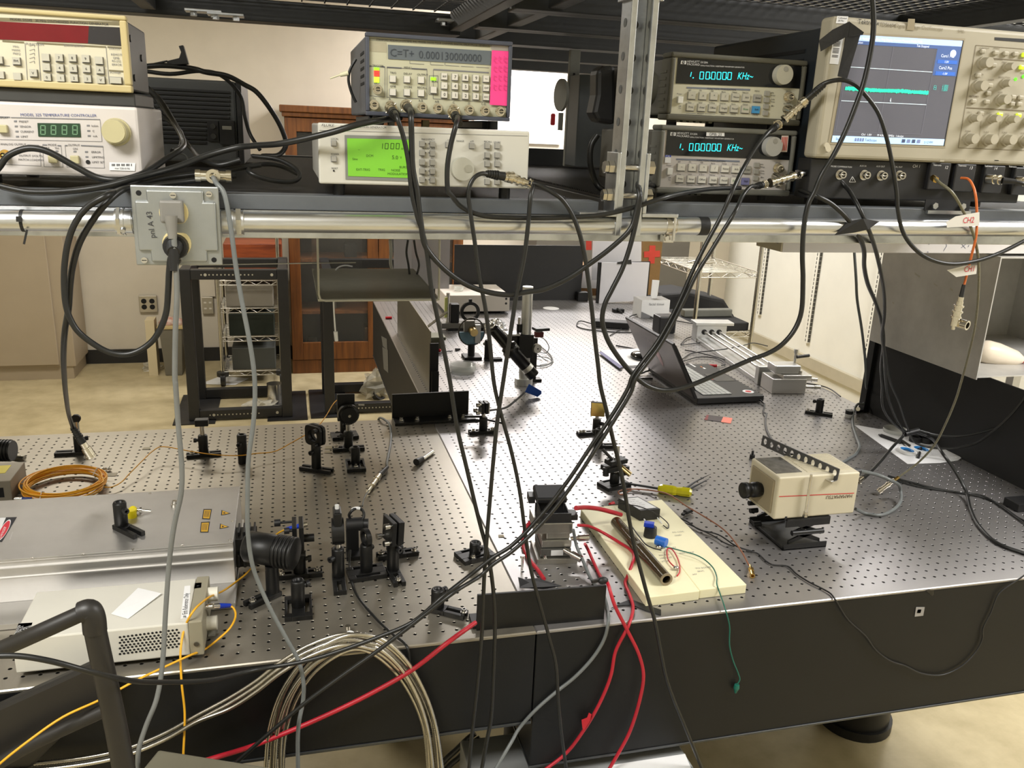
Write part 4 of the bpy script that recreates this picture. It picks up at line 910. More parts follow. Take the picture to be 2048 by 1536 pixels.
# mains cords at the junction box
Yc = JY - .012
def mains_plug(c, dirv, m_, big=1.0):
    def go(g):
        b = MB(); d = Vector(dirv).normalized()
        b.cbox((c.x, FJ.y - .008, c.z + .004), (.030 * big, .014, .030 * big)) if big == 1 else b.cyl((c.x, FJ.y - .001, c.z), (c.x, FJ.y - .013, c.z), .0175, .0155, n=20).cyl((c.x, FJ.y - .015, c.z + .002), (c.x, FJ.y - .029, c.z - .004), .0115 * big, .0085 * big, n=14)
        b.cyl((c.x, FJ.y - .024, c.z), Vector((c.x, FJ.y - .024, c.z)) + d * .03, .0085 * big, .0055, n=12)
        part('mains_plug', b, m_, g, .003)
    return go
c = FJ.p(346, 428); gp = [Vector((c.x, FJ.y - .024, c.z - .012))] + path([(347, 470, -.118), (350, 509, -.118), (354, 584, -.115), (351, 659, -.11), (350, 759, -.105), (351, 768, -.105), (356, 843, -.10), (364, 943, -.10), (362, 988, -.10), (350, 1043, -.10), (342, 1093, -.10), (337, 1143, -.10), (331, 1227, -.11), (327, 1302, -.12), (322, 1352, -.13), (312, 1402, -.14), (292, 1452, -.15), (277, 1502, -.16), (277, 1560, -.16)])
MGREY = mat('grey_mains_cord', srgb(118, 120, 118), .45, 0, .12, 25)
cable('mains_lead', 'grey mains cord plugged into the upper socket of the junction box', 'cord', gp, .0037, MGREY, ends=[mains_plug(c, (0.02, -.1, -1), mat('grey_plug', srgb(128, 126, 120), .5, 0, .08, 40))])
c = FJ.p(352, 492); gp = [Vector((c.x, FJ.y - .024, c.z - .012))] + path([(x / 4, 384 + y / 4, -.112) for x, y in ((1372, 520), (1355, 620), (1345, 800), (1330, 960), (1290, 1080), (1220, 1190), (1110, 1270), (1000, 1300), (870, 1280), (740, 1210), (620, 1110), (560, 1010), (530, 920), (515, 800), (515, 600), (545, 400), (600, 250), (700, 120), (850, 30))] + [(236, 382, -.07), (262, 372, -.02), (330, 356, .04), (420, 345, .09), (520, 330, .13)])
cable('mains_lead', 'thick black mains cord looping from the lower junction box socket', 'cord', gp, .0042, RUBBER, ends=[mains_plug(c, (-.05, -.1, -1), BLACKP, .95)])
gp = path([(470, 352, .06), (380, 362, .0), (300, 372, -.03), (245, 380, -.08), (215, 404, -.10), (190, 434, -.10), (160, 484, -.10), (145, 534, -.10), (140, 572, -.10), (137, 617, -.095), (130, 659, -.08), (127, 709, -.02), (129, 760, .1), (133, 800, .25), (138, 830, .4), (146, 856, .5)])
cable('coax_cable', 'black coax hanging over the conduit with its bare end plug at the left post', 'cable', gp, .0042, RUBBER, ends=[plug_bnc(at(145, 854, .5), at(170, 893, .5) - at(145, 854, .5), L=.044, r=.0098, boot=.040)])
# cables lying on the left of the shelf
gp = path([(a / 4, b / 4, y) for a, b, y in ((-60, 1400, -.03), (0, 1330, -.03), (60, 1250, -.03), (200, 1190, -.03), (300, 1190, -.03), (400, 1220, -.03), (600, 1330, -.03), (780, 1420, -.03), (950, 1440, -.03), (1150, 1385, .0), (1330, 1270, .05), (1450, 1190, .1), (1460, 1110, .2), (1380, 960, .3), (1280, 800, .34), (1180, 700, .36))])
cable('mains_lead', 'black cord snaking in front of the temperature controller', 'cord', gp, .0044, RUBBER)
gp = path([(0, 372, -.05), (25, 378, -.05), (60, 384, -.05), (140, 382, -.045), (212, 372, -.04), (275, 355, -.03), (350, 335, .0), (412, 312, .02), (475, 295, .02), (512, 291, .0), (562, 287, -.03), (662, 265, -.06), (720, 248, -.06), (765, 240, -.04), (800, 236, .05)])
cable('mains_lead', 'long black cord rising along the shelf to beneath the delay generator', 'cord', gp, .0045, RUBBER)
gp = path([(287, 133, .5), (330, 131, .5), (390, 138, .52), (410, 144, .52), (455, 152, .54), (490, 170, .56), (512, 183, .56), (545, 225, .56), (565, 262, .56), (572, 290, .56), (560, 308, .55), (525, 312, .5)])
cable('coax_cable', 'black coax arching over the louvred power supply', 'cable', gp, .005, RUBBER)
gp = path([(288, 142, .55), (340, 148, .55), (400, 142, .56), (440, 150, .58), (480, 190, .6), (490, 235, .6), (500, 268, .6), (520, 300, .58)])
cable('coax_cable', 'second black coax dropping beside the power supply corner', 'cable', gp, .004, RUBBER)
gp = path([(292, 172, .4), (318, 205, .4), (345, 240, .35), (365, 275, .3), (385, 300, .25), (412, 322, .12), (440, 330, .1), (480, 320, .1)])
cable('coax_cable', 'black coax coming down the corner behind the left stack', 'cable', gp, .0042, RUBBER)
gp = path([(295, 205, .42), (330, 235, .4), (360, 262, .36), (362, 290, .3), (345, 302, .2)])
cable('coax_cable', 'short black coax beside the temperature controller side', 'cable', gp, .004, RUBBER)
gp = path([(505, 312, .2), (560, 320, .18), (598, 345, .15), (590, 362, .12), (540, 360, .1), (500, 345, .1), (510, 330, .15), (560, 332, .2), (600, 350, .2)])
cable('coax_cable', 'black coax coiled on the decking left of the green display', 'cable', gp, .0038, RUBBER)
gp = path([(350, 308, .2), (370, 310, .18), (375, 325, .16), (360, 333, .15)]); cable('wire', 'thin grey wire curl on the shelf decking', 'wire', gp, .0012, GREYW)
gp = path([(712, 118, .1), (700, 140, .1), (697, 160, .1), (703, 185, .1), (712, 205, .1)]); cable('wire', 'thin black lead looping beside the delay generator', 'wire', gp, .0022, RUBBER)
w_ = MB().cyl(at(696, 146, .1), at(680, 150, .1), .004, .003, n=10).cyl(at(680, 150, .1), at(660, 157, .1), .0013, n=6)
solo('ferrule', w_, mat('pale_ferrule', srgb(240, 236, 200), .4), 'pale bare wire ferrule sticking out beside the delay generator', 'connector')
c = at(365, 118, .5)
pr = MB().solid([at(333, 122, .5), at(358, 116, .5), at(362, 104, .5), at(357, 92, .5), at(366, 90, .5), at(377, 128, .5), at(335, 131, .5)], (0, .02, 0)); pr.cyl(at(292, 131, .5), at(335, 122, .5), .002, n=6)
solo('probe_clip', pr, BLACKP, 'black test probe clip standing up on the louvred power supply', 'probe', bevel=.001)

# gray coax from the brass tee at the shelf front
tc = at(427, 352, -.04)
gp = [tc + Vector((0, -.006, -.002))] + path([(434, 368, -.075), (447, 384, -.082), (460, 446, -.088), (472, 534, -.088), (485, 609, -.09), (497, 671, -.09), (507, 734, -.09), (510, 780, -.09), (507, 843, -.09), (497, 918, -.09), (495, 993, -.09), (496, 1068, -.09), (505, 1130, -.09), (517, 1165, -.09), (542, 1220, -.095), (570, 1272, -.1), (597, 1322, -.105), (607, 1365, -.11), (606, 1402, -.11), (597, 1452, -.12), (596, 1560, -.12)])
def tee_end(g):
    t = MB().cyl(tc + Vector((-.017, 0, 0)), tc + Vector((.017, 0, 0)), .0072, n=14).cyl(tc + Vector((0, .006, 0)), tc + Vector((0, -.010, 0)), .0098, n=18, inner=.005).cyl(tc + Vector((-.024, 0, 0)), tc + Vector((-.017, 0, 0)), .0085, n=14).cyl(tc + Vector((.017, 0, 0)), tc + Vector((.024, 0, 0)), .0085, n=14).cyl(tc + Vector((0, .0, 0)), tc + Vector((0, -.006, 0)), .0052, n=12, mat=1)
    part('bnc_tee', t, [NICKEL, DARKSLOT], g)
cable('coax_cable', 'grey coax hanging from the metal tee beside the junction box', 'cable', gp, .0035, GREYW, ends=[tee_end])

# ---- the black coax cables falling from the generators
def C6(a, b): return (512 + a / 4, 384 + b / 4)
def C7(a, b): return (1024 + a / 4, 384 + b / 4)
def C8(a, b): return (1536 + a / 4, 384 + b / 4)
def D2(a, b): return (512 + a / 4, 768 + b / 4)
def D3(a, b): return (1024 + a / 4, 768 + b / 4)
def D4(a, b): return (1536 + a / 4, 768 + b / 4)
def E1(a, b): return (a / 4, 1152 + b / 4)
def E2(a, b): return (512 + a / 4, 1152 + b / 4)
def E3(a, b): return (1024 + a / 4, 1152 + b / 4)
def E4(a, b): return (1536 + a / 4, 1152 + b / 4)
YC = -.078
def P_(lst, y=YC): return [at(u, v, y) for u, v in lst]
p0 = at(781, 208, -.008)
gp = [p0 + Vector((.003, -.03, -.012))] + P_([C2(1130, 940), C2(1180, 1100), C2(1220, 1300), C2(1245, 1536), C6(1290, 200), C6(1335, 330), C6(1370, 500), C6(1400, 750), C6(1450, 1000), C6(1500, 1250), C6(1530, 1400), D2(1555, 0), D2(1610, 350), D2(1680, 650), D2(1750, 950), D2(1800, 1150), D2(1840, 1300), D2(1880, 1500), E2(1910, 300), E2(1900, 800), E2(1880, 1150), E2(1850, 1300), E2(1800, 1580)])
cable('coax_cable', 'black coax from the delay generator, falling left of the seam to the floor', 'cable', gp, .0036, RUBBER, ends=[plug_bnc(p0 + Vector((.004, -.042, -.020)), Vector((-.003, .035, .012)), L=.02, r=.0085, boot=.03)])
p0 = at(812, 211, -.008)
gp = [p0 + Vector((.002, -.03, -.006))] + P_([C2(1240, 930), C2(1245, 1100), C2(1255, 1350), C2(1290, 1536), C6(1300, 100), C6(1320, 250), C6(1350, 420), C6(1450, 560), C6(1600, 690), C6(1750, 770), C6(1900, 810), C6(2048, 822), C7(120, 800), C7(250, 780), C7(450, 690), C7(600, 590), C7(800, 440), C7(950, 290), C7(995, 150), C7(1020, 20)]) + path([(1277, 378, -.07), (1290, 368, .0), (1310, 372, .06)])
cable('coax_cable', 'black coax from the delay generator, sagging across to the strut post', 'cable', gp, .0042, RUBBER, ends=[plug_bnc(p0 + Vector((.003, -.042, -.010)), Vector((-.002, .035, .008)), L=.02, r=.0085, boot=.03, ribs=False)])
p0 = at(907, 217, -.008)
gp = [p0 + Vector((.001, -.03, -.012))] + P_([C2(1600, 1000), C2(1560, 1150), C2(1530, 1350), C2(1540, 1536), C6(1560, 20), C6(1620, 100), C6(1720, 160), C6(1850, 195), C6(2048, 205), C7(200, 208), C7(400, 205), C7(700, 185), C7(950, 130), C7(1200, 50)], -.07) + path([(1356, 388, -.05), (1420, 378, .0), (1480, 376, .04)])
cable('coax_cable', 'black coax from the delay generator running level along the conduit', 'cable', gp, .0038, RUBBER, ends=[plug_bnc(p0 + Vector((.001, -.042, -.022)), Vector((0, .035, .013)), L=.02, r=.0088, boot=.034)])
ty = at(1024, 356, -.058)
def tee2(a, b, r=.0068):
    def go(g):
        A, B = Vector(a), Vector(b); d = (B - A)
        t = MB().cyl(A, B, r * .8, n=14)
        for q, w_ in ((.0, 1.15), (.2, .95), (.42, 1.15), (.62, 1.0), (.9, 1.2)): t.cyl(A + d * q, A + d * (q + .09), r * w_, n=14)
        t.cyl(A + d * .5, A + d * .5 + Vector((0, .025, .004)), r * .9, n=14)
        part('bnc_tee', t, NICKEL, g)
    return go
gp = path([(985, 352, -.066), (965, 347, -.072), (950, 354, -.076), (940, 370, -.078)]) + P_([C6(1700, 20), C6(1720, 200), C6(1750, 400), C6(1790, 700), C6(1830, 900), C6(1870, 1200), C6(1905, 1536), D2(1950, 200), D2(2048, 560), D3(60, 850), D3(100, 1150), D3(150, 1480), E3(230, 250), E3(300, 500), E3(350, 700), E3(370, 1000), E3(400, 1300), E3(440, 1580)])
cable('coax_cable', 'black coax looping from the silver tee, then down past the black beam plate', 'cable', gp, .0034, RUBBER, ends=[plug_bnc(at(972, 347, -.068), at(1010, 353, -.062) - at(972, 347, -.068), L=.018, r=.0085, boot=.03), tee2(at(1010, 353, -.061), at(1064, 369, -.061))])
gp = path([(1058, 362, -.052), (1066, 372, -.07)]) + P_([C7(150, 20), C7(130, 250), C7(100, 500), C7(40, 800), C7(0, 1050), C6(2010, 1300), D2(1975, 0), D2(1930, 300), D2(1900, 600), D2(1870, 950), D2(1845, 1250), E2(1825, 20), E2(1810, 400), E2(1770, 900), E2(1730, 1250), E2(1700, 1580)], -.083)
cable('coax_cable', 'black coax dropping from the green display generator and crossing to the left', 'cable', gp, .0034, RUBBER)
gp = path([(1058, 366, -.064), (1072, 368, -.068), (1090, 376, -.072)]) + P_([C7(350, 20), C7(400, 60), C7(470, 160), C7(530, 300), C7(580, 500), C7(610, 700), C7(640, 950), C7(660, 1150), C7(690, 1400), D3(705, 0), D3(760, 230), D3(810, 450), D3(860, 650), D3(900, 850), D3(940, 1100), D3(980, 1300), D3(1040, 1530), E3(1090, 180), E3(1140, 350), E3(1180, 550), E3(1230, 800), E3(1290, 980), E3(1360, 1150), E3(1430, 1320), E3(1540, 1590)])
cable('coax_cable', 'black coax falling from the tee across the yellow board to the floor', 'cable', gp, .0036, RUBBER)
gp = path([(1742, -30, -.08), (1747, 30, -.08), (1746, 70, -.08), (1738, 120, -.08), (1726, 170, -.08), (1711, 212, -.08), (1691, 262, -.08), (1666, 312, -.08), (1643, 350, -.08)]) + P_([C8(370, 0), C8(325, 90), C8(290, 250), C8(275, 500), C8(280, 700), C8(262, 980), C8(200, 1120), C8(100, 1230), C8(0, 1290), C7(1900, 1345), C7(1700, 1432), D3(1400, 20), D3(1250, 50), D3(1150, 40), D3(1060, 0), C7(960, 1450), C7(850, 1320), C7(760, 1170), C7(722, 1020), C7(742, 900), C7(800, 780), C7(880, 620), C7(940, 450), C7(1000, 200), C7(1025, 30)]) + path([(1279, 380, -.066), (1283, 372, -.03), (1300, 366, .03)])
cable('coax_cable', 'long black cable crossing the oscilloscope screen and looping below the laptop lid', 'cable', gp, .0042, RUBBER, sub=8)
# upper right generator: tee with a boot going right and a long cable going left
ta, tb = at(1568, 240, -.005), at(1607, 205, -.012)
gp = path([(1612, 200, -.02), (1636, 175, -.035), (1656, 164, -.045), (1686, 160, -.055), (1711, 170, -.06), (1731, 190, -.065), (1756, 225, -.07), (1773, 275, -.075), (1786, 337, -.075), (1793, 384, -.075)]) + P_([C8(1040, 150), C8(1080, 320), C8(1160, 440), C8(1280, 530), C8(1450, 575), C8(1650, 555), C8(1850, 490), C8(2100, 365)], -.075)
cable('coax_cable', 'black coax arching over the oscilloscope screen and sagging out to the right', 'cable', gp, .0036, RUBBER, ends=[plug_bnc(at(1650, 168, -.042), at(1612, 200, -.02) - at(1650, 168, -.042), L=.012, r=.0075, boot=.034), tee2(ta, tb, .0072)])
gp = path([(1566, 242, -.005), (1552, 252, -.03), (1536, 265, -.05), (1512, 295, -.06), (1486, 338, -.07)]) + P_([C7(1760, 0), C7(1680, 180), C7(1560, 400), C7(1450, 620), C7(1350, 850), C7(1250, 1050), C7(1150, 1220), C7(1050, 1350), C7(960, 1480), D3(930, 30), D3(800, 250), D3(650, 470), D3(450, 770), D3(250, 1030), D3(0, 1290), D2(1900, 1385), D2(1750, 1500)], -.095) + P_([E2(1500, 160), E2(1250, 370), E2(1000, 480), E2(700, 590), E2(400, 680), E2(0, 750)], -.13) + path([E1(1700, 830) + (-.2,), E1(1300, 850) + (-.29,), E1(1000, 830) + (-.38,), E1(700, 760) + (-.42,), E1(400, 680) + (-.43,), E1(150, 640) + (-.43,), E1(-80, 640) + (-.43,)])
cable('coax_cable', 'long black coax slanting from the upper right generator down to the bottom left corner', 'cable', gp, .0034, RUBBER, ends=[plug_bnc(at(1540, 262, -.045), at(1566, 242, -.008) - at(1540, 262, -.045), L=.012, r=.0072, boot=.028)])
ta, tb = at(1540, 366, -.012), at(1588, 352, -.004)
gp = path([(1536, 368, -.02), (1515, 372, -.04), (1500, 374, -.055), (1485, 392, -.066)]) + P_([C7(1790, 150), C7(1690, 310), C7(1580, 490), C7(1480, 650), C7(1375, 870), C7(1275, 1070), C7(1175, 1240), C7(1075, 1375), C7(985, 1500), D3(955, 60), D3(830, 270), D3(670, 520), D3(480, 810), D3(280, 1070), D3(0, 1340), D2(1900, 1440), D2(1800, 1530)], -.102) + P_([E2(1600, 120), E2(1350, 310), E2(1150, 465), E2(950, 615), E2(700, 790), E2(400, 1010), E2(150, 1220), E2(0, 1350), E2(-200, 1530)], -.14)
cable('coax_cable', 'slanting black coax from the lower right generator to the bottom edge', 'cable', gp, .0033, RUBBER, ends=[plug_bnc(at(1510, 373, -.045), at(1540, 366, -.014) - at(1510, 373, -.045), L=.012, r=.007, boot=.026), tee2(ta, tb, .007)])
gp = path([(1590, 351, .0), (1612, 345, .005), (1628, 342, .01), (1650, 345, .005), (1675, 356, .0), (1690, 372, -.01), (1700, 384, -.03)])
gp += path([C8(740, 150) + (-.06,), C8(800, 290) + (-.062,), C8(860, 460) + (-.02,), C8(910, 680) + (.05,), C8(932, 850) + (.15,), C8(930, 1000) + (.22,), C8(912, 1150) + (.3,), C8(930, 1300) + (.38,), C8(945, 1536) + (.48,), D4(960, 100) + (.52,), D4(1040, 300) + (.6,), D4(1110, 385) + (.62,), D4(1200, 372) + (.62,), D4(1350, 408) + (.6,), D4(1550, 415) + (.56,), D4(1800, 360) + (.5,), D4(2100, 255) + (.44,)])
cable('coax_cable', 'right hand cable under the conduit tape patch, dropping to the bundle over the paper', 'cable', gp, .0037, RUBBER, ends=[plug_bnc(at(1628, 342, .01), at(1592, 350, .0) - at(1628, 342, .01), L=.01, r=.0075, boot=.03, ribs=False)])
gp = path([(1600, 380, .02), (1622, 388, -.03), C8(380, 30) + (-.055,), C8(500, 90) + (-.06,), C8(640, 220) + (-.062,), C8(720, 340) + (-.05,), C8(765, 450) + (-.02,), C8(770, 600) + (.05,), C8(800, 740) + (.12,), C8(860, 880) + (.2,), C8(905, 1020) + (.27,), C8(925, 1200) + (.36,), C8(905, 1400) + (.45,), D4(915, 0) + (.5,), D4(920, 180) + (.55,), D4(1000, 310) + (.6,), D4(1085, 385) + (.62,), D4(1085, 405) + (.62,), D4(1000, 500) + (.58,), D4(900, 620) + (.52,), D4(800, 725) + (.47,)])
cable('coax_cable', 'left hand cable under the conduit tape patch, its bare plug beside the camera', 'cable', gp, .0041, RUBBER, ends=[plug_bnc(at(*D4(800, 722), .47), at(*D4(640, 830), .42) - at(*D4(800, 722), .47), L=.034, r=.0085, boot=.03, ribs=False)])
gp = path([C8(916, 1150) + (.3,), C8(940, 1320) + (.4,), D4(985, 0) + (.5,), D4(1050, 150) + (.56,), D4(1110, 330) + (.61,), D4(1180, 470) + (.62,), D4(1300, 507) + (.6,), D4(1450, 515) + (.57,), D4(1650, 480) + (.52,), D4(1800, 380) + (.47,), D4(1950, 240) + (.44,), D4(2090, 60) + (.42,)])
cable('coax_cable', 'black coax making a low loop through the taped bundle over the white paper', 'cable', gp, .0033, RUBBER)
gp = path([D4(1180, 385) + (.62,), D4(1280, 420) + (.61,), D4(1400, 560) + ('z0.10',), D4(1500, 700) + ('z0.06',), D4(1580, 850) + ('z0.02',), D4(1620, 1000) + ('z0.005',), D4(1700, 1150) + ('z0.0045',), D4(1850, 1280) + ('z0.0045',), D4(2100, 1370) + ('z0.0045',)])
cable('coax_cable', 'black coax leaving the taped bundle and running along the table to the right edge', 'cable', gp, .0042, RUBBER)
bt = MB().cyl(at(*D4(1095, 400), .62), at(*D4(1205, 372), .62), .0085, n=14)
solo('tape', bt, BLACKTAPE, 'black tape wrap holding the cable bundle above the white paper', 'tape')
tp = MB().solid([at(*C8(530, 345), -.0612), at(*C8(640, 235), -.0615), at(*C8(760, 212), -.07), at(*C8(890, 236), -.0615), at(*C8(800, 300), -.068), at(*C8(690, 325), -.062)], (0, -.0006, 0))
solo('tape_patch', tp, BLACKTAPE, 'black tape patch holding two cables against the conduit below the oscilloscope', 'tape')
gp = path([C8(686, 400) + (.9,), C8(692, 500) + (.9,), C8(705, 700) + (.9,), C8(712, 850) + (.9,), C8(750, 1100) + (.92,), C8(778, 1350) + (.95,), C8(785, 1536) + (.98,), D4(790, 60) + ('z0.05',), D4(760, 160) + ('z0.03',), D4(720, 160) + ('z0.03',), D4(690, 210) + ('z0.012',), D4(678, 320) + ('z0.0045',), D4(705, 420) + ('z0.0045',), D4(730, 500) + ('z0.0045',), D4(700, 560) + ('z0.0045',), D4(640, 600) + ('z0.0045',), D4(560, 650) + ('z0.0045',), D4(500, 690) + ('z0.0045',)])
cable('camera_cable', 'grey cable before the white wall, curling to the camera', 'cable', gp, .0042, GREYW)
# scope leads
gp = path([(1869, 356, -.03), (1880, 366, -.05), (1903, 384, -.07)] + [C8(1560, 150) + (-.07,), C8(1640, 330) + (-.068,), C8(1680, 520) + (-.05,), C8(1682, 800) + (0.0,), C8(1650, 1100) + (.08,), C8(1590, 1350) + (.16,), D4(1540, 0) + (.22,), D4(1500, 130) + (.26,), D4(1420, 320) + (.3,), D4(1330, 490) + (.33,), D4(1200, 630) + (.36,), D4(1045, 745) + (.38,)])
def sma(g):
    a, b = at(*D4(1048, 742), .38), at(*D4(885, 860), .40); d = b - a; t = MB()
    t.cyl(a, a + d * .25, .0042, n=6, mat=1, smooth=False).cyl(a + d * .2, a + d * .5, .0055, n=12).cyl(a + d * .48, a + d * .56, .0078, n=14).cyl(a + d * .56, a + d * .84, .0062, n=14).cyl(a + d * .84, a + d, .0078, n=14, inner=.005)
    part('bnc_adaptor', t, [NICKEL, GOLD], g)
    part('sma_nut', MB().hexbolt(at(1866, 355, -.022), at(1872, 360, -.034), .0055), GOLD, g)
CLEARC = mat('translucent_grey_coax', srgb(120, 116, 92), .35, 0, .35, 160)
cable('probe_lead', 'olive grey coax from the first probe module, gold and silver adaptor at its end', 'cable', gp, .0026, CLEARC, ends=[sma])
gp = path([(1922, 356, -.03), (1936, 358, -.045), (1946, 372, -.06), (1951, 390, -.07)] + [C8(1670, 150) + (-.07,), C8(1665, 350) + (-.068,), C8(1630, 500) + (-.06,), C8(1580, 700) + (-.05,), C8(1568, 745) + (-.05,)])
def ch1_end(g):
    a, b = at(*C8(1568, 740), -.05), at(*C8(1545, 840), -.05); part('strain_relief', MB().cyl(a, b, .0034, .0042, n=10), BLACKP, g)
    c, d = b, at(*C8(1490, 1060), -.05); e = d - c; t = MB()
    for q0, q1, r in ((0, .16, .0052), (.16, .3, .0062), (.3, .36, .0092), (.36, .5, .007), (.5, .56, .0098), (.56, .7, .0075), (.7, .76, .0095), (.76, 1.05, .0072)): t.cyl(c + e * q0, c + e * q1, r, n=14)
    f = at(*C8(1530, 1045), -.05); t.cyl(f + Vector((-.004, .01, 0)), f + Vector((.005, -.016, -.002)), .009, n=16, inner=.006); t.cyl(f, f + Vector((.002, -.004, -.001)), .0062, n=12, mat=1)
    t.cyl(at(*C8(1485, 1060), -.05), at(*C8(1478, 1100), -.05), .0035, n=8)
    part('bnc_tee', t, [NICKEL, DARKSLOT], g)
cable('probe_lead', 'orange coax from the second probe module with a hanging stack of silver adaptors', 'cable', gp, .0022, mat('orange_coax', srgb(226, 120, 60), .4, 0, .1, 30), ends=[ch1_end])
REDPEN = mat('red_marker', srgb(200, 40, 60), .7)
for lab, q, tx, pos in (('white tape flag reading CH2 in red on the conduit', ((1425, 240), (1500, 195), (1690, 160), (1690, 270), (1430, 285)), 'CH2', (1556, 250)), ('torn white tape flag reading CH1 in red on the orange lead', ((1430, 625), (1570, 590), (1672, 585), (1665, 655), (1505, 680)), 'CH1', (1565, 640))):
    y = -.074 if tx == 'CH2' else -.066
    t = MB().solid([at(*C8(*p), y) for p in q], (0, -.0005, 0)); o = at(*C8(*pos), y - .0011); t.text(tx, o, (1, 0, .06), (0, 0, 1), .0145, 1, wfac=.85)
    solo('tape_flag', t, [mat('translucent_white_tape', srgb(215, 212, 204), .5), REDPEN], lab, 'tape')
for u, v, d in ((1975, 358, 1), (2034, 362, 1)):
    c = at(u, v, -.017); t = MB().cyl(c, c + Vector((.004, -.012, 0)), .0085, n=16).cyl(c + Vector((.004, -.012, 0)), c + Vector((.009, -.026, -.001)), .0068, n=14).cyl(c + Vector((.006, -.018, 0)), c + Vector((.007, -.021, 0)), .0088, n=14)
    g = thing('coax_cable', 'black coax screwed to the %s probe module of the oscilloscope' % ('third' if u < 2000 else 'fourth'), 'cable', tuple(c)); part('bnc_plug', t, NICKEL, g)
    a = c + Vector((.009, -.026, -.001)); part('strain_relief', MB().cyl(a, a + Vector((.018, -.012, -.001)), .0062, .0045, n=12), BLACKP, g)
    part('jacket', MB().tube([a + Vector((.016, -.011, -.001)), a + Vector((.03, -.018, -.004)), a + Vector((.07, -.02, -.012)), a + Vector((.2, -.02, -.02))], .0035), RUBBER, g)
# black handset shaped adaptor and corner pipe behind the post
gp = path([(1195, 270, .3), (1183, 290, .3), (1181, 330, .3), (1195, 370, .3), (1215, 385, .28)])
cable('mains_lead', 'thick black cord curling down behind the strut post', 'cord', gp, .006, RUBBER)
hs = MB().solid([at(u, v, .3) for u, v in ((1195, 140), (1208, 131), (1232, 131), (1232, 250), (1196, 244), (1187, 225), (1194, 190))], (0, .05, 0))
solo('power_adaptor', hs, BLACKP, 'black hand sized adaptor hanging behind the strut post', 'adaptor', bevel=.008)
cb = at(1300, 247, .42); k_ = MB().box((cb.x - .05, .42, cb.z - .004), (cb.x + .085, .5, cb.z + .012), 0); k_.box((cb.x - .048, .419, cb.z - .003), (cb.x - .012, .42, cb.z + .007), 1)
# ================================================================ things on the tables: shared builders
def up(P, v):
    """height above P at which the photograph row v is reached"""
    k = (v - 768) / FPX; d = np.array([P[0], P[1], 0.0]) - CAM
    return (k * FWD.dot(d) - DOWN.dot(d)) / (DOWN[2] - k * FWD[2])
def T0(u, v, z=0.0): return at(u, v, 'z%f' % z)
def holder(mb, h, r=.0125, ts=0.0, knob=True, rec=True):
    mb.lathe([(r * .94, 0), (r, .001), (r, h - .003), (r * .88, h), (r * .55, h), (r * .55, h - .012)], (0, 0, 0), n=20)
    mb.lathe([(r * .55, h - .012), (0, h - .012)], (0, 0, 0), n=20)
def slotbase(kind, ang):
    """slotted mounting base, post at the origin; kind: bar (long, one slot), fork, rect (two slots), block"""
    b = MB(); A = Matrix.Rotation(ang, 4, 'Z')
    def bx(lo, hi, mat=0): b.box(lo, hi, mat, A)
    if kind == 'bar':
        bx((-.0125, -.0125, 0), (.018, .0125, .0095)); bx((.018, -.0125, 0), (.06, -.0042, .0095)); bx((.018, .0042, 0), (.06, .0125, .0095)); bx((.056, -.0042, 0), (.06, .0042, .0095))
    elif kind == 'fork':
        bx((-.0125, -.0125, 0), (.018, .0125, .0095)); bx((.018, -.0125, 0), (.058, -.0042, .0095)); bx((.018, .0042, 0), (.058, .0125, .0095))
    elif kind == 'twin':
        bx((-.016, -.0125, 0), (.016, .0125, .0095))
        for s in (-1, 1): bx((min(s * .016, s * .044), -.0125, 0), (max(s * .016, s * .044), -.0042, .0095)); bx((min(s * .016, s * .044), .0042, 0), (max(s * .016, s * .044), .0125, .0095))
    else:
        w, l = (.038, .025) if kind == 'rect' else (.025, .025)
        bx((-w, -.012, 0), (w, .012, .0095)); bx((-w, .012, 0), (-.024, l, .0095)); bx((.024, .012, 0), (w, l, .0095)); bx((-.024, .02, 0), (.024, l, .0095))
        bx((-w, -l, 0), (-.024, -.012, .0095)); bx((.024, -l, 0), (w, -.012, .0095)); bx((-.024, -l, 0), (.024, -.02, .0095))
    return b
def capscrew(g, x, y, z=.0095, r=.0045):
    part('cap_screw', MB().cyl((x, y, z), (x, y, z + .0012), r * 1.5, n=14).cyl((x, y, z + .0012), (x, y, z + .007), r, n=12).cyl((x, y, z + .007), (x, y, z + .0072), r * .55, n=6, mat=1), [STEEL, DARKSLOT], g)
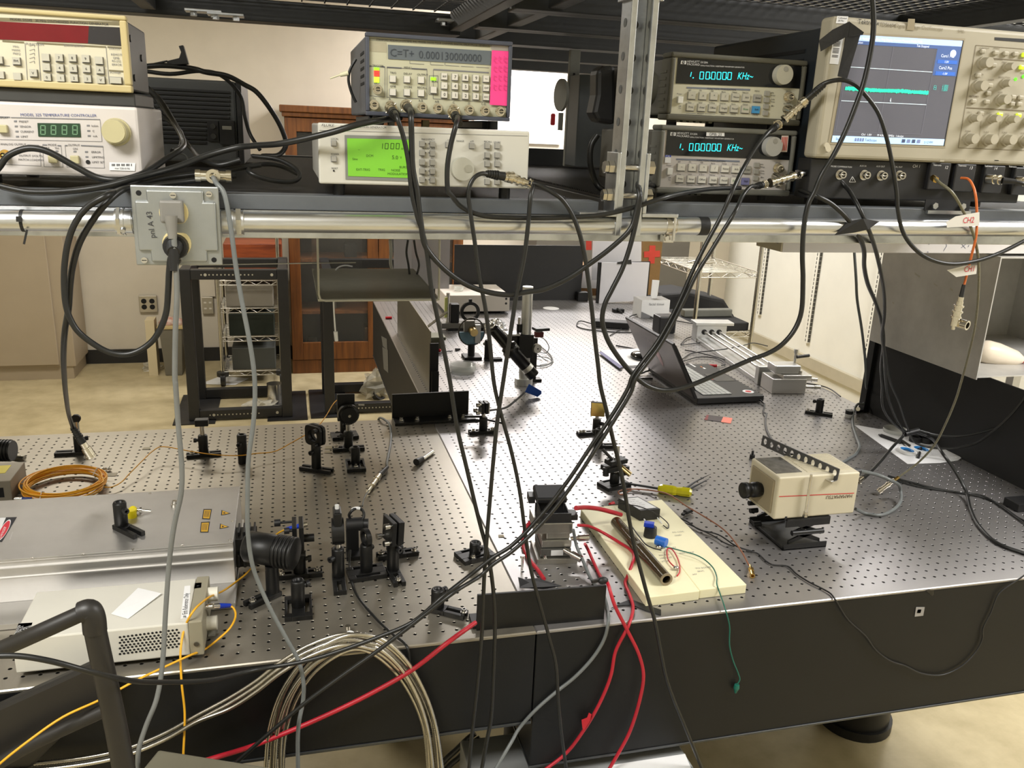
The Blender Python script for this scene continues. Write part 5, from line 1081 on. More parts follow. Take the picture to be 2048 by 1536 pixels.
def mount(name, label, cat, u, v, vtop=None, vpost=None, base='bar', ang=0.0, ts=PI, screws=(), z0=0.0, tops=None, rz=0.0, h=None, r=.0125, ph=None):
    """post holder standing at the pixel of its foot centre; vtop / vpost are the rows of the holder top and the post top"""
    P = T0(u, v, z0); g = thing(name, label, cat, (0, 0, 0)); hb = .0095 if base else 0.0
    H = h if h else up(P, vtop) - z0
    if base: part('base', slotbase(base, ang), BLACK, g, .0008)
    q = MB(); n0 = len(q.v); holder(q, H - hb, r); q.v = [(x, y, z + hb) for x, y, z in q.v]; hp = part('post_holder', q, BLACK, g)
    d = Vector((math.cos(ts), math.sin(ts), 0)); zz = hb + (H - hb) * .72
    k = MB().cyl(d * r * .9 + Vector((0, 0, zz)), d * (r + .004) + Vector((0, 0, zz)), .0045, n=10).cyl(d * (r + .004) + Vector((0, 0, zz)), d * (r + .011) + Vector((0, 0, zz)), .0062, n=12, inner=.003)
    part('thumbscrew', k, STEEL if r > .0126 else BLACKP, hp)
    Z = H
    if vpost or ph:
        Z = ph if ph else up(P, vpost) - z0
        part('post', MB().cyl((0, 0, H - .012), (0, 0, Z), .0063, n=14), STEEL, g)
    for (x, y) in screws: capscrew(g, x, y)
    if tops: tops(g, Z)
    g.location = (P.x, P.y, z0 + .0002); g.rotation_euler = (0, 0, rz)
    return g
def kin(g, z, ang, s=.025, knob=STEEL, ap=False, tilt=0.0, back=-1, opt=None, n=3):
    """two plate mirror mount facing ang, centred at height z, knobs behind"""
    A = Matrix.Translation((0, 0, z)) @ Matrix.Rotation(ang, 4, 'Z') @ Matrix.Rotation(tilt, 4, 'Y')
    def X(x, y, zz): return A @ Vector((x, y, zz))
    for nm, x0 in (('back_plate', -.012), ('front_plate', .001)):
        if ap:
            k = 20; b = MB(); c = [(s * max(-1, min(1, 1.25 * math.cos(2 * PI * i / k + .157))), s * max(-1, min(1, 1.25 * math.sin(2 * PI * i / k + .157)))) for i in range(k)]; ri = s * .58
            vs = [X(x0 + dx, y, zz) for dx in (0, .009) for y, zz in c] + [X(x0 + dx, ri * math.cos(2 * PI * i / k + .157), ri * math.sin(2 * PI * i / k + .157)) for dx in (0, .009) for i in range(k)]
            fs = []
            for i in range(k):
                j = (i + 1) % k; fs += [(i, j, k + j, k + i), (2 * k + j, 2 * k + i, 3 * k + i, 3 * k + j), (j, i, 2 * k + i, 2 * k + j), (k + i, k + j, 3 * k + j, 3 * k + i)]
            b.add(vs, fs)
        else:
            b = MB().box((x0, -s, -s), (x0 + .009, s, s), 0, A)
        pt_ = part(nm, b, BLACK, g, .0012); bk = pt_ if nm == 'back_plate' else bk
    for (y, zz) in ((-.72, .72), (-.72, -.72), (.72, -.72))[:n]:
        part('adjuster_knob', MB().cyl(X(-.012, y * s, zz * s), X(-.017, y * s, zz * s), .003, n=8).cyl(X(-.017, y * s, zz * s), X(-.027, y * s, zz * s), .0062, n=14), knob, bk)
    if opt: part('optic', MB().cyl(X(.010, 0, 0), X(.014, 0, 0), s * .55, n=22) if opt[1] == 'r' else MB().box((.010, -s * .95, -s * .95), (.0135, s * .95, s * .95), 0, A), opt[0], pt_)
def ringmount(g, z, ang, r=.018, t=.008, m_=None, tilt=0.0, lens=True):
    d = Matrix.Rotation(ang, 3, 'Z') @ Vector((1, 0, 0)); c = Vector((0, 0, z))
    part('lens_ring', MB().cyl(c - d * t / 2, c + d * t / 2, r, n=26, inner=r * .74), m_ or BLACK, g)
    if lens: part('lens', MB().lathe([(0, .0012), (r * .4, .0008), (r * .73, -.0012), (0, -.0014)], c, d, 22), GLASS, g)
GLASS = mat('clear_lens_glass', (.9, .94, .94), .03, 0, trans=1.0, ior=1.45)
ACRY = mat('clear_acrylic', (.86, .88, .84), .08, 0, alpha=.4)

# ---------------------------------------------------------------- right table, front
P, Q = T0(953, 1262), T0(1208, 1238.5); e = (Q - P).normalized(); nn = Vector((-e.y, e.x, 0)); h_ = up(P, 1191)
g = thing('beam_block', 'long black angle plate standing along the front table edge over the seam', 'beam block', tuple(P.lerp(Q, .5)))
part('upright_plate', MB().solid([P, Q, Q + Vector((0, 0, h_ - .002)), P + Vector((0, 0, h_))], nn * .006), BLACK, g, .0008)
part('foot_flange', MB().solid([P + nn * .006 - e * .006, Q + nn * .006, Q + nn * .055, P + nn * .05 - e * .006], (0, 0, .006)), BLACK, g, .0008)
for nm, lb, pt_ in (('tape_scrap', 'crumpled black tape on top of the front angle plate', [(1036, 1154), (1048, 1158), (1075, 1156), (1125, 1172), (1090, 1178), (1040, 1176)]), ('tape_scrap', 'black tape strip under a red cable beside the yellow board', [(1222, 1217), (1240, 1207), (1262, 1199), (1290, 1210), (1322, 1220), (1322, 1231), (1292, 1222), (1264, 1210), (1236, 1212)])):
    if 'front angle' in lb: solo(nm, MB().solid([at(u, v, P.y + .02 + (0 if v > 1170 else .03)) for u, v in pt_], (0, .0006, -.0006)), BLACKTAPE, lb, 'tape')
    else: solo(nm, MB().solid([T0(u, v, .001) for u, v in pt_], (0, 0, .001)), BLACKTAPE, lb, 'tape')
c = at(1206, 1161, Q.y + .004); solo('tape_knot', MB().ball(c, .009, (1.2, .8, .8), 10).cbox(c + Vector((-.012, 0, .001)), (.022, .004, .006), .2), BLACKTAPE, 'black tape knot at the right end of the front angle plate', 'tape')

# positioning stage
P = T0(1119, 1128); g = thing('positioning_stage', 'small metal positioning stage carrying an open black box, left of the yellow board', 'stage', tuple(P))
SA = mat('machined_aluminium', (.55, .54, .50), .35, 1, .12, 60); SD = mat('stage_dark_steel', (.2, .2, .19), .4, .9, .2, 40)
x, y = P.x, P.y + .045; rz = -.12
def SB(c, s, mt=0, mb=None): return (mb or MB()).cbox((x + c[0], y + c[1], c[2]), s, rz, mt)
part('base_plate', SB((0, 0, .006), (.088, .09, .012)), SA, g, .001)
part('lower_slide', SB((-.002, .002, .022), (.066, .075, .018)), SD, g, .001)
part('middle_slide', SB((.0, .004, .040), (.064, .07, .016)), SA, g, .001)
part('upper_slide', SB((.004, .006, .056), (.05, .062, .014)), SA, g, .001)
part('top_plate', SB((-.008, .008, .076), (.082, .075, .024)), SA, g, .0015)
bx = MB()
for cc, ss in (((-.006, -.026, .098), (.062, .003, .022)), ((-.006, .03, .098), (.062, .003, .022)), ((-.036, .002, .098), (.003, .058, .022)), ((.024, .002, .098), (.003, .058, .022)), ((-.006, .002, .0895), (.062, .058, .003))): SB(cc, ss, 0, bx)
part('black_box', bx, BLACKP, g, .0006)
ld = MB().cbox((x - .002, y + .042, .1235), (.068, .056, .014), rz, 0, Matrix.Rotation(rz, 3, 'Z') @ Matrix.Rotation(.18, 3, 'X')); part('lid', ld, BLACKP, g, .004)
part('hinge_block', SB((-.04, .055, .112), (.014, .03, .016)), BLACKP, g, .001)
part('terminal_board', SB((.036, -.008, .094), (.016, .03, .012)), BLACKP, g, .001)
for a, b in (((.036, .0, .034), (.078, -.002, .034)), ((.01, -.04, .03), (.038, -.072, .022))):
    A_, B_ = Vector((x, y, 0)) + Vector(a), Vector((x, y, 0)) + Vector(b); part('micrometer', MB().cyl(A_, A_.lerp(B_, .45), .005, n=14).cyl(A_.lerp(B_, .45), B_, .0075, n=16).cyl(A_.lerp(B_, .9), A_.lerp(B_, .94), .0082, n=16), STEEL, g)
part('maker_plate', SB((-.004, -.0362, .022), (.026, .001, .012)), WHITEINK, g)
for dx in (-.03, .03): capscrew(g, x + dx - P.x + P.x, y - .036, .012, .003)
P = T0(1044, 1140); solo('cap_screw', MB().cyl(P, P + Vector((0, 0, .028)), .0026, n=10).cyl(P + Vector((0, 0, .028)), P + Vector((0, 0, .034)), .005, n=12), STEEL, 'lone bright screw standing in a hole left of the stage', 'screw')

# cream board with its parts resting on it
CRB = mat('cream_plastic_board', srgb(242, 235, 196), .5, 0, .05, 8)
A_, B_, C_, D_ = T0(1160, 1034), T0(1322, 1014), T0(1492, 1188), T0(1291, 1214)
S1, S2 = A_.lerp(B_, .62), D_.lerp(C_, .52)
g = thing('mounting_board', 'thick cream plastic board with handwritten notes, carrying the brown tube', 'board', tuple((A_ + C_) / 2))
up_ = Vector((0, 0, 1)); f = (C_ - D_).normalized()
part('board_panel', MB().solid([A_, D_, S2, S1], (0, 0, .021)), CRB, g, .0015); part('board_panel', MB().solid([S1 + f * .0012, S2 + f * .0012 + Vector((0, .004, 0)), C_ + Vector((0, .002, 0)), B_], (0, 0, .0205)), CRB, g, .0015)
l = MB(); BW = .0216
def btext(st, u, v, h): l.text(st, T0(u, v, BW), (T0(u + 20, v - 2, BW) - T0(u, v, BW)).normalized(), (T0(u - 12, v - 16, BW) - T0(u, v, BW)).normalized(), h)
for st, u, v in (('TO COIL', 1345, 1066), ('GND', 1350, 1072), ('IN', 1346, 1096), ('PMT STRIP', 1360, 1108), ('300 RES', 1318, 1112), ('100 OUT', 1320, 1118), ('27 nF', 1324, 1124), ('TO SCOPE', 1392, 1138), ('BNC', 1396, 1144), ('HV', 1386, 1150)): btext(st, u, v, .0075)
part('handwriting', l, INKGREY, g)
ZB = .0215
a, b = T0(1232, 1044, ZB + .013), T0(1332, 1158, ZB + .013); d = (b - a)
TUBEB = mat('brown_glazed_tube', srgb(66, 54, 34), .12, 0, .3, 30, coat=.6)
g = thing('tube', 'glossy dark brown hollow tube lying on the cream board', 'tube', tuple(a))
part('tube_wall', MB().cyl(a, b, .0128, n=26, inner=.009), TUBEB, g); part('end_ring', MB().cyl(b, b + d * .012, .0129, n=26, inner=.0088), mat('grey_brown_end', srgb(136, 122, 98), .5), g)
part('joint_band', MB().cyl(a.lerp(b, .46), a.lerp(b, .5), .0131, n=26), mat('joint_grey', srgb(90, 84, 70), .4), g)
q = [T0(1241, 1040, ZB), T0(1284, 1036, ZB), T0(1320, 1037, ZB), T0(1276, 1042, ZB)]
c0 = T0(1279, 1042, ZB); X1 = T0(1319, 1038, ZB) - c0; Yv = Vector((-.025, .075, 0)); hh = up(c0, 1019) - ZB
g = thing('power_module', 'black power module box with a white label at the back of the cream board', 'module', tuple(c0)); 
part('case', MB().solid([c0, c0 + X1, c0 + X1 + Yv, c0 + Yv], (0, 0, .026)), BLACKP, g, .001)
o = c0 + X1 * .05 + Yv * .1 + Vector((0, 0, .0262)); part('label', MB().solid([o, o + X1 * .86, o + X1 * .86 + Yv * .82, o + Yv * .82], (0, 0, .0003)), mat('label_white', (.8, .8, .8), .5), g)
t = MB()
for k in range(5): t.text(('TYPE 1420', 'INPUT 12V', 'OUT 1.2kV', 'CAUTION', '220 mA')[k], o + X1 * .08 + Yv * (.66 - .14 * k) + Vector((0, 0, .0006)), X1.normalized(), Yv.normalized(), .0055)
part('label_print', t, INKGREY, g)
for s_ in (.18, .85):
    o = c0 + X1 * s_; part('pin', MB().cyl(o + Vector((0, -.004, .006)), o + Vector((.004, -.022, -.001)), .0016, n=6), WHITEINK, g)
c = T0(1300, 1072, ZB); g = thing('potentiometer', 'black potentiometer with blue screw caps beside the brown tube', 'potentiometer', tuple(c))
part('body', MB().cyl(c, c + Vector((0, 0, .022)), .015, .0135, n=22), BLACKP, g); part('cap', MB().cbox(c + Vector((-.003, .004, .027)), (.022, .014, .010), -.5), BLUE, g, .001)
o = T0(1318, 1082, ZB + .012); part('cap', MB().cyl(o + Vector((-.004, .006, 0)), o + Vector((.012, -.012, 0)), .0105, n=20), mat('blue_cap', srgb(40, 110, 210), .4), g)
o = T0(1317, 1096, ZB + .002); solo('solder_terminal', MB().ball(o + Vector((0, 0, .003)), .006, (1.3, 1, .7), 8), STEEL, 'solder blob terminal below the potentiometer', 'terminal')
o = T0(1352, 1138, ZB + .002); solo('solder_terminal', MB().ball(o + Vector((0, 0, .003)), .006, (1.1, 1, .7), 8), STEEL, 'solder blob terminal beside the thin red loop', 'terminal')
w3 = lambda lst, z: path([D3(a, b) + ('z%f' % z,) for a, b in lst])
cable('wire', 'thin red wire loop on the cream board', 'wire', w3([(1320, 1480), (1262, 1425), (1240, 1370), (1250, 1315), (1275, 1320), (1320, 1385), (1342, 1460), (1338, 1510), (1320, 1536)], ZB + .004), .0014, RED)
cable('wire', 'black wire running along the brown tube to the potentiometer', 'wire', w3([(930, 1090), (960, 1140), (1010, 1210), (1080, 1290), (1150, 1320), (1195, 1330)], ZB + .012), .0013, BLACKP)
cable('wire', 'black wire over the power module with a bare red tipped end', 'wire', path([D3(770, 970) + ('z0.004',), D3(840, 965) + ('z0.03',), D3(1000, 975) + ('z0.052',), D3(1120, 1020) + ('z0.051',), D3(1200, 1070) + ('z0.03',), D3(1250, 1120) + ('z0.024',), D3(1245, 1155) + ('z0.023',), D3(1210, 1130) + ('z0.023',)]), .0012, BLACKP)
a = T0(1222, 1008, .006); solo('connector', MB().cyl(a + Vector((-.004, -.004, 0)), a + Vector((.008, .004, 0)), .005, n=10), RED, 'tiny red connector lying behind the black power module', 'connector')
GREENW = mat('green_wire', srgb(20, 100, 84), .45, 0, .1, 30)
gp = [T0(1321, 1091, ZB + .003), T0(1361, 1101, ZB + .006), T0(1399, 1113, ZB + .006), T0(1424, 1133, ZB + .004), T0(1433, 1152, ZB + .003), T0(1434, 1170, ZB + .004)] + path([E3(1660, 130) + ('z0.012',), E3(1705, 262) + (-.044,), E3(1740, 400) + (-.046,), E3(1740, 550) + (-.046,), E3(1770, 680) + (-.046,), E3(1810, 780) + (-.046,), E3(1822, 830) + (-.046,), E3(1800, 870) + (-.046,)])
def gclip(g): o = at(*E3(1800, 870), -.046); p_ = at(*E3(1788, 935), -.046); part('clip', MB().cyl(o, o.lerp(p_, .4), .005, .006, n=10).cyl(o.lerp(p_, .4), p_, .006, .002, n=10), GREENW, g)
cable('wire', 'thin green wire hanging off the table front with a clip on its end', 'wire', gp, .0013, GREENW, ends=[gclip])
# screwdriver, brush, brown coax
YD = mat('amber_screwdriver_handle', srgb(222, 212, 40), .12, 0, .05, 20, trans=.35, ior=1.4)
a, b, c = T0(1248, 966, .010), T0(1316, 977, .010), T0(1384, 986, .012); e = (c - b)
g = thing('screwdriver', 'screwdriver with a translucent yellow handle lying behind the cream board', 'screwdriver', tuple(b))
part('shaft', MB().cyl(a, b, .003, n=10).cyl(a - (b - a) * .08, a, .0012, .003, n=8), BLACK, g)
hd = MB().lathe([(.007, 0), (.011, .004), (.0125, e.length * .12), (.0125, e.length * .45), (.0105, e.length * .55), (.0125, e.length * .7), (.0122, e.length * .93), (.008, e.length)], b, e, 10, smooth=False); hd.cyl(b, b + e * .01, .007, n=10).cyl(c - e * .01, c, .008, n=10)
part('handle', hd, YD, g)
g = MB()
for (u0, v0, u1, v1, u2, v2) in ((1372, 976, 1395, 961, 1422, 948), (1376, 979, 1402, 966, 1418, 958), (1370, 978, 1390, 964, 1408, 956)): g.tube([T0(u0, v0, .003), T0(u1, v1, .006), T0(u2, v2, .004)], lambda t: .003 * (1 - t) + .0005, 6)
solo('cable_tie_bundle', g, BLACKP, 'black pointed cable tie ends fanning out beside the screwdriver handle', 'cable tie')
BRC = mat('brown_thin_coax', srgb(150, 96, 70), .4, 0, .2, 60)
def gsma(g): o, p_ = T0(1500, 1131, .006), T0(1505, 1152, .006); part('sma_plug', MB().cyl(o, o.lerp(p_, .35), .0028, n=10).hexbolt(o.lerp(p_, .35), o.lerp(p_, .62), .0062).cyl(o.lerp(p_, .62), p_, .0055, n=12, inner=.003), GOLD, g)
cable('coax_cable', 'thin brown coax curving from behind the module to its gold plug', 'cable', path([(1262, 981, 'z0.01'), D3(870, 885) + ('z0.006',), D3(850, 862) + ('z0.006',), D3(920, 842) + ('z0.006',), D3(1100, 850) + ('z0.008',), D3(1250, 882) + ('z0.02',), D3(1400, 980) + ('z0.02',), D3(1520, 1050) + ('z0.02',), D3(1700, 1170) + ('z0.015',), D3(1830, 1330) + ('z0.01',), D3(1895, 1450) + ('z0.006',)]), .0017, BRC, ends=[gsma])
ZR = lambda a, b: (1480 + a / 8, 1040 + b / 8)
gp = path([D3(1265, 1040) + ('z0.004',), D3(1400, 1100) + ('z0.006',), D3(1500, 1165) + ('z0.004',), D3(1650, 1205) + ('z0.006',), D3(1800, 1300) + ('z0.004',), D3(1920, 1340) + ('z0.003',)] + [ZR(a, b) + ('z0.003',) for a, b in ((100, 495), (270, 530), (420, 660), (520, 715), (760, 740), (900, 860), (1100, 990), (1300, 1090), (1440, 1170))] + [(1669, 1197, 'z0.002')] + [E4(a, b) + (-.043,) for a, b in ((545, 200), (640, 350), (780, 480), (860, 590), (980, 680), (1100, 720), (1230, 780), (1400, 790), (1550, 720), (1660, 610), (1715, 500), (1720, 420), (1780, 300), (1850, 140), (2000, 30), (2100, -40))])
cable('wire', 'thin black twin wire winding over the table front and looping along its face', 'wire', gp, .0017, BLACKP)
cable('wire', 'second thin black wire between the cream board and the camera jack', 'wire', w3([(1270, 1060), (1330, 1090), (1430, 1130), (1560, 1190), (1620, 1220), (1700, 1270), (1780, 1300)], .005), .0014, BLACKP)
a = T0(1376, 1025, .004); solo('alligator_clip', MB().cbox(a + Vector((0, 0, .004)), (.026, .012, .008), .5).cbox(a + Vector((-.016, -.010, .003)), (.016, .008, .006), .7), BLACKP, 'small black clip on the wires behind the cream board', 'clip', bevel=.001)
# red cables
def E3z(lst, y): return path([E3(a, b) + (y,) for a, b in lst])
cable('cable', 'fat red cable arching from the stage lid to the brown tube', 'cable', path([(1152, 1016, 'z0.11'), D3(600, 988) + ('z0.09',), D3(700, 1000) + ('z0.075',), D3(800, 1025) + ('z0.06',), D3(872, 1045) + ('z0.045',)]), .0052, REDW)
cable('cable', 'red cable bulging out left of the positioning stage', 'cable', path([D3(240, 1040) + ('z0.06',), D3(170, 1085) + ('z0.04',), D3(110, 1150) + ('z0.02',), D3(88, 1270) + ('z0.006',), D3(130, 1390) + ('z0.005',), D3(200, 1480) + ('z0.005',), (1088, 1158, 'z0.005')]), .0042, REDW)
gp = path([D3(530, 1130) + ('z0.085',), D3(620, 1140) + ('z0.06',), D3(720, 1185) + ('z0.036',), D3(850, 1262) + ('z0.027',), D3(940, 1320) + ('z0.027',), D3(975, 1370) + ('z0.027',), D3(960, 1440) + ('z0.027',), D3(925, 1536) + ('z0.012',), E3(905, 50) + ('z0.007',), E3(940, 150) + ('z0.007',), E3(968, 255) + ('z0.005',)] + [E3(a, b) + (-.047,) for a, b in ((930, 400), (830, 600), (790, 800), (700, 1020), (570, 1240), (430, 1420), (250, 1560))])
cable('cable', 'red cable crossing the cream board then falling off the table front to the left', 'cable', gp, .0034, REDW)
gp = path([D3(585, 1280) + ('z0.04',), D3(610, 1330) + ('z0.012',), D3(650, 1420) + ('z0.006',), D3(705, 1536) + ('z0.006',), E3(735, 30) + ('z0.03',), E3(770, 70) + (-.03,), E3(820, 230) + (-.052,)] + [E3(a, b) + (-.056,) for a, b in ((920, 430), (1020, 640), (1052, 800), (1020, 1000), (940, 1250), (850, 1420), (750, 1590))])
cable('cable', 'red cable from the stage swinging out right down the table front', 'cable', gp, .0034, REDW)
a, b = at(*E3(562, 1215), -.052), at(*E3(622, 1105), -.052); solo('tape_flag', MB().solid([at(*E3(p, q), -.052) for p, q in ((556, 1150), (600, 1132), (615, 1092), (634, 1105), (625, 1150), (575, 1235), (562, 1215))], (0, -.001, 0)), RED, 'small red tape flag on the hanging red cable', 'tape')
gp = path([(951, 1245, -.03)] + [E2(a, b) + (-.07,) for a, b in ((1550, 520), (1250, 750), (900, 950), (550, 1120), (250, 1250), (0, 1350))] + [E1(1900, 1400) + (-.1,), E1(1745, 1446) + (-.14,), E1(1600, 1490) + (-.16,)])
cable('cable', 'long red cable slanting from the angle plate down to the grey cabinet', 'cable', gp, .0042, REDW)
gp = path([D3(490, 1165) + ('z0.08',), D3(515, 1290) + ('z0.04',), D3(570, 1420) + ('z0.02',), D3(620, 1536) + ('z0.01',), E3(655, 55) + ('z0.006',), E3(730, 150) + ('z0.006',), E3(762, 262) + ('z0.003',)] + [E3(a, b) + (-.045,) for a, b in ((770, 370), (740, 500), (650, 650), (500, 810), (350, 930), (180, 1080), (50, 1230))] + [E2(2048, 1320) + (-.06,), E2(1900, 1570) + (-.08,)])
cable('cable', 'grey cable from the stage passing behind the angle plate and down to the left', 'cable', gp, .0034, GREYW)

# ---------------------------------------------------------------- beige camera on its jack
J0, J1, Jb = T0(1565, 1102), T0(1653, 1096), T0(1500, 1048)
x0, x1, y0, y1 = J0.x, J1.x + .002, J0.y, Jb.y + .01
g = thing('lab_jack', 'black scissor lab jack under the beige camera', 'jack', ((x0 + x1) / 2, (y0 + y1) / 2, 0))
def tray(z, t, fl): return MB().box((x0, y0, z), (x1, y1, z + .003)).box((x0, y0, z + min(0, fl)), (x1, y0 + .003, z + max(0, fl))).box((x0, y1 - .003, z + min(0, fl)), (x1, y1, z + max(0, fl))).box((x0, y0, z), (x0 + .003, y1, z + abs(fl) * .6) if fl > 0 else (x0 + .003, y1, z + .003))
ZJ = .076
part('base_tray', tray(.0005, .003, .014), BLACK, g, .0006); part('top_tray', tray(ZJ - .003, .003, -.016), BLACK, g, .0006)
for yy in (y0 + .006, y1 - .010):
    for s in (-1, 1):
        xm = (x0 + x1) / 2; part('scissor_arm', MB().solid([(xm - s * .04, yy, .012), (xm - s * .04, yy, .02), (xm + s * .012, yy, .042), (xm - s * .042, yy, .062), (xm - s * .042, yy, .07), (xm + s * .03, yy, .043), (xm + s * .03, yy, .036)], (0, .004, 0)), BLACK, g)
part('spindle', MB().cyl((x0 + .02, y0 + .004, .04), (x1 - .012, y0 + .004, .04), .006, n=12), BLACK, g)
for (zz, yy) in ((.045, y1 - .03), (.02, y1 - .05), (.06, y1 - .02)): part('lock_knob', MB().cyl((x0 - .001, yy, zz), (x0 - .02, yy, zz), .006, n=12), BLACK, g)
c0 = at(1547, 1031, J0.y + .006); cx0 = c0.x; cy0 = J0.y + .004; cz0 = ZJ + .0008; 
cx1 = at(1712, 1000, cy0).x; cz1 = at(1640, 950, cy0).z; cy1 = cy0 + .118
CAMB = mat('beige_camera_case', srgb(204, 195, 170), .5, 0, .04, 12)
g = thing('video_camera', 'beige box camera mounted upside down on the black jack', 'camera', ((cx0 + cx1) / 2, (cy0 + cy1) / 2, cz0))
part('case', MB().box((cx0, cy0, cz0), (cx1, cy1, cz1)), CAMB, g, .004, seg=3)
part('front_frame', MB().box((cx0 - .004, cy0 + .012, cz0 + .01), (cx0 + .0005, cy1 - .012, cz1 - .012)), mat('taupe_camera_front', srgb(150, 138, 112), .5), g, .003)
part('top_window', MB().box((cx0 + .006, cy0 + .022, cz1), (cx0 + .07, cy1 - .006, cz1 + .001)), mat('brushed_dark_label', (.22, .21, .19), .35, .7, .5, 60), g)
gr = MB()
for k in range(14): gr.box((cx0 + .082, cy0 + .02 + k * .007, cz1), (cx1 - .008, cy0 + .0245 + k * .007, cz1 + .0012))
part('cooling_ribs', gr, CAMB, g, kind='stuff')
yl, zl_ = (cy0 + cy1) / 2, (cz0 + cz1) / 2 - .002
part('lens', MB().lathe([(.0, -.046), (.017, -.046), (.0185, -.044), (.0185, -.034), (.016, -.033), (.016, -.022), (.0175, -.021), (.0175, -.006), (.015, -.005), (.015, 0)], (cx0 - .004, yl, zl_), (1, 0, 0), 26), BLACK, g)
FC = FP(cy0); l = MB(); FC.line(l, (1558, 993), (1708, 986), 1.6, .0006, 1)
l.text('HAMAMATSU', FC.p(1705, 988.5, .0008), (-1, 0, .02), (0, 0, -1), .0118, 0, wfac=.95); part('brand_print', l, [mat('brown_ink', srgb(70, 44, 30), .6), mat('red_stripe', srgb(200, 60, 60), .6)], g)
part('tab', MB().box((cx0 + .028, cy0 - .001, cz0 - .002), (cx0 + .033, cy0 + .002, cz0 + .006)), BLACKP, g)
o = Vector((cx1, cy1 - .03, cz0 + .018)); part('rear_connector', MB().cyl(o, o + Vector((.016, 0, 0)), .009, n=14), BLACKP, g)
o2 = Vector((cx1, cy0 + .03, cz1 - .012)); part('rear_connector', MB().cyl(o2, o2 + Vector((.022, .002, 0)), .008, n=14), BLACKP, g)
cable('camera_cable', 'grey cable looping out behind the beige camera', 'cable', [o2 + Vector((.024, .004, 0))] + path([D4(900, 735) + (.26,), D4(980, 770) + (.25,), D4(1060, 850) + ('z0.03',), D4(1060, 940) + ('z0.012',), D4(980, 1020) + ('z0.0045',), D4(880, 1050) + ('z0.0045',), D4(780, 1035) + ('z0.0045',), D4(700, 1000) + ('z0.02',)]), .0042, GREYW)
cable('coax_cable', 'black coax from behind the camera to the right edge', 'cable', path([D4(960, 735) + ('z0.004',), D4(1100, 775) + ('z0.004',), D4(1350, 840) + ('z0.004',), D4(1600, 880) + ('z0.004',), D4(1750, 915) + ('z0.004',), D4(1900, 1000) + ('z0.004',), D4(2000, 1070) + ('z0.004',), D4(2100, 1120) + ('z0.004',)]), .0028, RUBBER)
cable('coax_cable', 'black coax twin beside it ending by the black box at the edge', 'cable', path([D4(1000, 765) + ('z0.003',), D4(1200, 820) + ('z0.003',), D4(1450, 860) + ('z0.003',), D4(1700, 890) + ('z0.003',), D4(1850, 970) + ('z0.004',), D4(1950, 1040) + ('z0.004',), D4(2100, 1150) + ('z0.004',)]), .0024, RUBBER)
# slotted strap and its clamping rod
za = cz1 + .003; L0, L1 = T0(1523, 890, za), Vector((cx1 - .062, cy0 - .007, za - .016)); d = L1 - L0; d.z = 0; d = d.normalized(); L1.z = za - .014
STR = mat('dark_steel_strap', (.11, .11, .115), .45, .6, .2, 40)
g = thing('slotted_strap', 'dark slotted steel strap clamped slanting across the camera top', 'strap', tuple(L0.lerp(L1, .5)))
nrm = Vector((d.y, -d.x, 0)); b = MB(); LL = (L1 - L0).length; W = .026; k = 11; ax = (L1 - L0).normalized(); uz = nrm.cross(ax).normalized(); uz = uz if uz.z > 0 else -uz
hw = LL / k; n8 = 12
for i in range(k):
    m0 = L0 + ax * (hw * i + hw / 2) + uz * W / 2; sq = []; ci = []
    for t in range(n8):
        an = 2 * PI * t / n8 + PI / n8; s_ = max(abs(math.cos(an)), abs(math.sin(an))); sq.append((math.cos(an) / s_ * hw / 2, math.sin(an) / s_ * W / 2)); ci.append((math.cos(an) * hw * .27, math.sin(an) * W * .3))
    vs = [m0 + ax * p + uz * q + nrm * t for t in (0, .0025) for p, q in sq] + [m0 + ax * p + uz * q + nrm * t for t in (0, .0025) for p, q in ci]; fs = []
    for t in range(n8):
        j = (t + 1) % n8; fs += [(j, t, 2 * n8 + t, 2 * n8 + j), (n8 + t, n8 + j, 3 * n8 + j, 3 * n8 + t), (t, j, n8 + j, n8 + t), (2 * n8 + j, 2 * n8 + t, 3 * n8 + t, 3 * n8 + j)]
    b.add(vs, fs)
part('slotted_plate', b, STR, g)
part('foot_tab', MB().solid([L1, L1 + nrm * .022, L1 + nrm * .022 - ax * .02, L1 - ax * .02], (0, 0, -.002)), STEEL, g)
o = at(1610, 1033, cy0 - .010); p_ = Vector((o.x, o.y, za + .004)); g = thing('threaded_rod', 'threaded steel rod standing before the beige camera face', 'rod', tuple(o)); part('rod', MB().cyl(o, p_, .003, n=10), STEEL, g)
for zz in (0, .006): part('nut', MB().hexbolt(o + Vector((0, 0, zz)), o + Vector((0, 0, zz + .005)), .0062 - zz * .1), STEEL, g)

